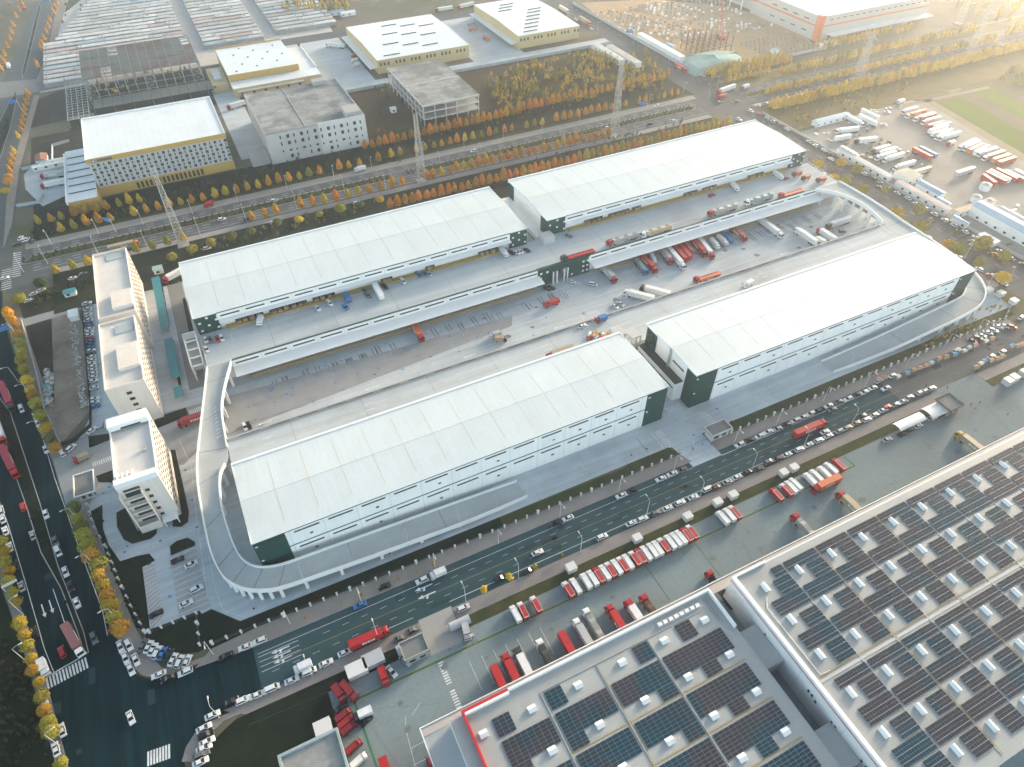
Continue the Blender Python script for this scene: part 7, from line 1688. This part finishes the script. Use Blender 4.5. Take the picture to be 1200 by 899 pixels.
fence('pillared railing fence along the wide road, right of the park gate', [(166,130.3),(337,130.3),(346,134.5)], 4.6)
fence('pillared fence running down beside the left road past the office lawn', GP([(104,594),(112,620),(125,642),(140,680),(155,712),(171,742)]), 4.0)
fence('short pillared fence between the dark lawn and the ramp corner', GP([(176,742),(231,720),(235,757)]), 3.6)
q = thing('fence', 'fine pale fence behind the two far long roofs', 'fence', (150,342,0)); f_ = MB()
for k in range(96): f_.box(-30+k*4-.08,-30+k*4+.08,341.9,342.1,0,2.2)
f_.beam((-30,342,2.1),(350,342,2.1),.08); f_.beam((-30,342,.4),(350,342,.4),.08); f_.build('railing', pil_m, q)
q = thing('fence', 'low wall and fence along the street side of the lots', 'fence', (389,280,0)); f_ = MB(); f_.box(389.4,389.8,210,372,0,1.6); f_.box(391,391.4,140,205,0,1.8); f_.build('panel', pale_c, q)
# gates and barriers
def barrier(label, px, L, rz):
    x, y = G(*px); r = thing('gate_barrier', label, 'barrier', (x,y,.06), rz)
    MB().box(-.3,.3,-.3,.3,0,1.2).build('housing', M('barrier_orange', (.5,.25,.05), .6), r, local=True); q = MB(); q.beam((0,0,1),(L,0,1),.12); q.build('boom', trim_w, r, local=True)
barrier('striped gate barrier boom at the park gate on the wide road', (812,527), 7, .9); barrier('gate barrier boom by the white gatehouse', (836,508), 5, 2.6)
# blue direction signs
sign_b = M('sign_blue', (.03,.2,.5), .5, var=.05)
def road_sign(label, px, rz, w_=5, h=6.5):
    x, y = G(*px); r = thing('road_sign', label, 'road sign', (x,y,0), rz)
    MB().tube((0,0,0),(0,0,h+2),.16,.12,n=8).build('pole', lamp_m, r, local=True); q = MB(); q.beam((0,0,h+1.6),(w_+1,0,h+1.6),.16); q.beam((0,0,h+.4),(w_+1,0,h+.4),.16); q.build('arm', lamp_m, r, local=True)
    MB().box(1,w_+1,-.08,.08,h-.2,h+2.4).build('panel', sign_b, r, local=True)
    q = MB(); q.box(1.5,w_*.5,-.1,-.08,h+1.2,h+1.5); q.box(w_*.55,w_+.5,-.1,-.08,h+.4,h+.7); q.box(w_*.5,w_*.5+.25,-.1,-.08,h+.1,h+2); q.build('sign_marking', white_line, r, local=True)
road_sign('blue direction sign over the left road above the dirt plot', (22,396), PI+.2, 6); road_sign('blue direction sign on the highway by the left crossroads', (136,272), PI*.75, 4); road_sign('blue direction sign on the hazy highway before the crossroads', (757,134), 2.4, 4.5)
road_sign('blue sign on the upper left avenue, nearer the side road', (26,130), PI, 5); road_sign('blue sign at the top of the upper left avenue', (62,9), PI, 5); road_sign('large pale blue sign by the sand site cabins', (742,52), 2.2, 7, 9)
g_ = thing('sign_gantry', 'white slatted overhead sign frame by the outer trees of the left road', 'sign gantry', (*G(14,700),0), .2)
MB().tube((0,0,0),(0,0,7),.18,.14,n=8).build('pole', lamp_m, g_, local=True); q = MB()
for k in range(8): q.box(.6*k,.6*k+.42,-.6,.6,6.8,6.95)
q.beam((0,0,6.75),(4.8,0,6.75),.14); q.build('slats', lamp_m, g_, local=True)
# ================================================================== the few people on foot
def body_mesh(stride):
    V, E_, R = [], [], []
    def add(p, r, par=None):
        V.append(p); R.append(r)
        if par is not None: E_.append((par, len(V)-1))
        return len(V)-1
    pel = add((0,0,.95), .14); ch = add((0,0,1.22), .15, pel); sh = add((0,0,1.4), .13, ch); nk = add((0,0,1.5), .055, sh); h1 = add((.01,0,1.6), .085, nk); add((.015,0,1.72), .08, h1)
    for s in (-1,1):
        hp = add((0,s*.1,.9), .1, pel); kn = add((s*stride*.5+.03,s*.1,.5), .065, hp); an = add((s*stride-.03,s*.1,.1), .045, kn); add((s*stride+.13,s*.1,.05), .04, an)
        a = add((0,s*.2,1.38), .06, sh); el = add((-s*stride*.4,s*.25,1.12), .045, a); wr = add((-s*stride*.6+.08,s*.24,.88), .035, el); add((-s*stride*.6+.12,s*.23,.78), .035, wr)
    me = D.meshes.new('person'); me.from_pydata(V, E_, []); o = D.objects.new('person_build', me); COL.objects.link(o)
    o.modifiers.new('skin', 'SKIN'); 
    for i, d in enumerate(me.skin_vertices[0].data): d.radius = (R[i], R[i]); d.use_root = (i == 0)
    sb_ = o.modifiers.new('sub', 'SUBSURF'); sb_.levels = 1; sb_.render_levels = 1
    bpy.context.view_layer.update()
    m2 = D.meshes.new_from_object(o.evaluated_get(bpy.context.evaluated_depsgraph_get())); D.objects.remove(o)
    m2.name = 'person'; return m2
skin_m = M('skin', (.45,.27,.19), .6, var=.05); hair_m = M('dark_hair', (.015,.012,.01), .6, var=.05); trou_m = M('dark_trousers', (.03,.033,.045), .85, var=.1)
shirt = {'dark': M('dark_jacket', (.04,.045,.055), .85, var=.1), 'red': M('red_jacket', (.4,.04,.03), .85, var=.1), 'orange': M('orange_vest', (.6,.2,.03), .8, var=.1), 'white': M('white_shirt', (.55,.55,.53), .85, var=.1), 'blue': M('blue_jacket', (.06,.12,.25), .85, var=.1)}
bm_ = {}
for c, m in shirt.items():
    for st_ in (.04,.22):
        b = body_mesh(st_)
        for mm in (trou_m, m, skin_m, hair_m): b.materials.append(mm)
        for p in b.polygons:
            z = p.center.z; x = p.center.x; y = abs(p.center.y)
            p.material_index = 3 if z > 1.66 or (z > 1.56 and x < -.01) else 2 if z > 1.46 or (y > .17 and z < .9) else 1 if z > .93 else 0
            p.use_smooth = True
        bm_[c, st_] = b
for i, (px, py, c, st_, where) in enumerate(((1110,454,'dark',.22,'walking on the pale apron above the tunnel sheds'),(1085.5,451,'blue',.04,'standing by the kerb cars near the far gate'),(1148,472,'dark',.22,'walking right of the dark-roofed gatehouse'),(1143,478,'white',.22,'walking behind another beside the dark-roofed gatehouse'),(1138,474,'red',.04,'standing beside the dark-roofed gatehouse'),(1181,485,'red',.22,'walking alone across the right service yard'),(1098,428,'dark',.22,'crossing the wide road below the market stalls'),(1107.5,429,'white',.22,'crossing the wide road behind a dark-jacketed walker'),
        (776,489,'red',.04,'standing by the green warehouse corner at the park gate'),(770,491,'orange',.04,'in an orange vest by the green warehouse corner'),(862,492,'orange',.22,'in an orange vest behind the white gatehouse'),(857,494,'dark',.04,'standing behind the white gatehouse'),(842,330,'dark',.04,'standing on the upper deck near the red flatbed') if False else (823,521,'blue',.22,'walking in through the park gate'))):
    x, y = G(px, py, .9); o = D.objects.new('person', bm_[c, st_]); COL.objects.link(o); o.location = (x,y,.16 if 104.6 < y < 109.4 else .06); o.rotation_euler = (0,0,rnd.uniform(0,6.28))
    tag(o, f'person {where}' if 'vest' in where else f'person in {c} top {where}', 'person')
# ================================================================== light, air, camera
SUN_AZ, SUN_EL = math.radians(68), math.radians(11.5)
sdir = Vector((math.sin(SUN_AZ)*math.cos(SUN_EL), math.cos(SUN_AZ)*math.cos(SUN_EL), math.sin(SUN_EL)))
sl = D.lights.new('sun', 'SUN'); sl.energy = 2.6; sl.angle = math.radians(12); sl.color = (1.0,.8,.59)
so = D.objects.new('sun', sl); COL.objects.link(so); so.rotation_euler = sdir.to_track_quat('Z','Y').to_euler(); so.location = (300,300,400)
HZN, ZEN, NSK = 6.0, .3, .5
W = D.worlds.new('World'); SC.world = W; W.use_nodes = True; nt = W.node_tree; bg_ = nt.nodes['Background']
sky = nt.nodes.new('ShaderNodeTexSky'); sky.sky_type = 'NISHITA'; sky.sun_disc = False; sky.sun_elevation = SUN_EL; sky.sun_rotation = SUN_AZ; sky.air_density = 1.0; sky.dust_density = 5; sky.ozone_density = 1.2
tc_ = nt.nodes.new('ShaderNodeTexCoord'); sp_ = nt.nodes.new('ShaderNodeSeparateXYZ'); nt.links.new(tc_.outputs['Generated'], sp_.inputs[0])
mr_ = nt.nodes.new('ShaderNodeMapRange'); mr_.interpolation_type = 'SMOOTHSTEP'; mr_.inputs[1].default_value = 0; mr_.inputs[2].default_value = .6; mr_.inputs[3].default_value = HZN; mr_.inputs[4].default_value = ZEN
nt.links.new(sp_.outputs[2], mr_.inputs[0])
hc_ = nt.nodes.new('ShaderNodeVectorMath'); hc_.operation = 'SCALE'; hc_.inputs[0].default_value = (.74,.96,1.06); nt.links.new(mr_.outputs[0], hc_.inputs['Scale'])   # pale hazy air low in the sky
ns_ = nt.nodes.new('ShaderNodeVectorMath'); ns_.operation = 'SCALE'; nt.links.new(sky.outputs[0], ns_.inputs[0]); ns_.inputs['Scale'].default_value = NSK
ad_ = nt.nodes.new('ShaderNodeVectorMath'); ad_.operation = 'ADD'; nt.links.new(ns_.outputs[0], ad_.inputs[0]); nt.links.new(hc_.outputs[0], ad_.inputs[1])
nt.links.new(ad_.outputs[0], bg_.inputs[0]); bg_.inputs[1].default_value = .15
HAZE = True
if HAZE:
    hz_m = D.materials.new('haze_air'); hz_m.use_nodes = True; n2 = hz_m.node_tree; n2.nodes.clear()
    out = n2.nodes.new('ShaderNodeOutputMaterial'); pv = n2.nodes.new('ShaderNodeVolumePrincipled')
    pv.inputs['Color'].default_value = (.93,.95,.97,1); pv.inputs['Density'].default_value = .00028; pv.inputs['Anisotropy'].default_value = .86
    n2.links.new(pv.outputs[0], out.inputs['Volume'])
    hm = MB(); hm.box(-1410,1710,-510,1710,-1,226)
    h_ = hm.build('haze', hz_m); tag(h_, 'pale warm haze filling the air over the whole district', 'haze', kind='stuff')
    h_.visible_shadow = True
cam = D.cameras.new('camera'); cam.sensor_width = 36; cam.lens = FPX*36/1200; cam.clip_start = 1; cam.clip_end = 5000
co = D.objects.new('camera', cam); COL.objects.link(co); SC.camera = co
mw = Matrix((RT, UP, -FW)).transposed().to_4x4(); mw.translation = Vector((0,0,CH)); co.matrix_world = mw
SC.render.engine = 'CYCLES'; cy = SC.cycles
cy.max_bounces = 5; cy.diffuse_bounces = 2; cy.glossy_bounces = 2; cy.transmission_bounces = 2; cy.volume_bounces = 1; cy.transparent_max_bounces = 4
cy.use_denoising = True; cy.sample_clamp_indirect = 6; cy.caustics_reflective = False; cy.caustics_refractive = False
vs = SC.view_settings; vs.view_transform = 'Standard'; vs.look = 'None'; vs.gamma = 1; vs.exposure = 1.74
bpy.context.view_layer.update()
import re as _re
_bad = [l for l, o in LABELS.items() if len(o) > 1]; _long = [l for l in LABELS if not 4 <= len(l.split()) <= 16]
print('DUP LABELS', len(_bad), _bad[:12]); print('LONG', len(_long), _long[:40])
# unused prototypes are dropped
for o in list(D.objects):
    if o.parent is None and o.type == 'EMPTY' and 'label' not in o:
        for c in list(o.children_recursive): D.objects.remove(c)
        D.objects.remove(o)
    elif o.parent is None and o.type == 'MESH' and o.get('category') == 'car' and 'label' not in o: D.objects.remove(o)
print('OBJECTS', len(D.objects))
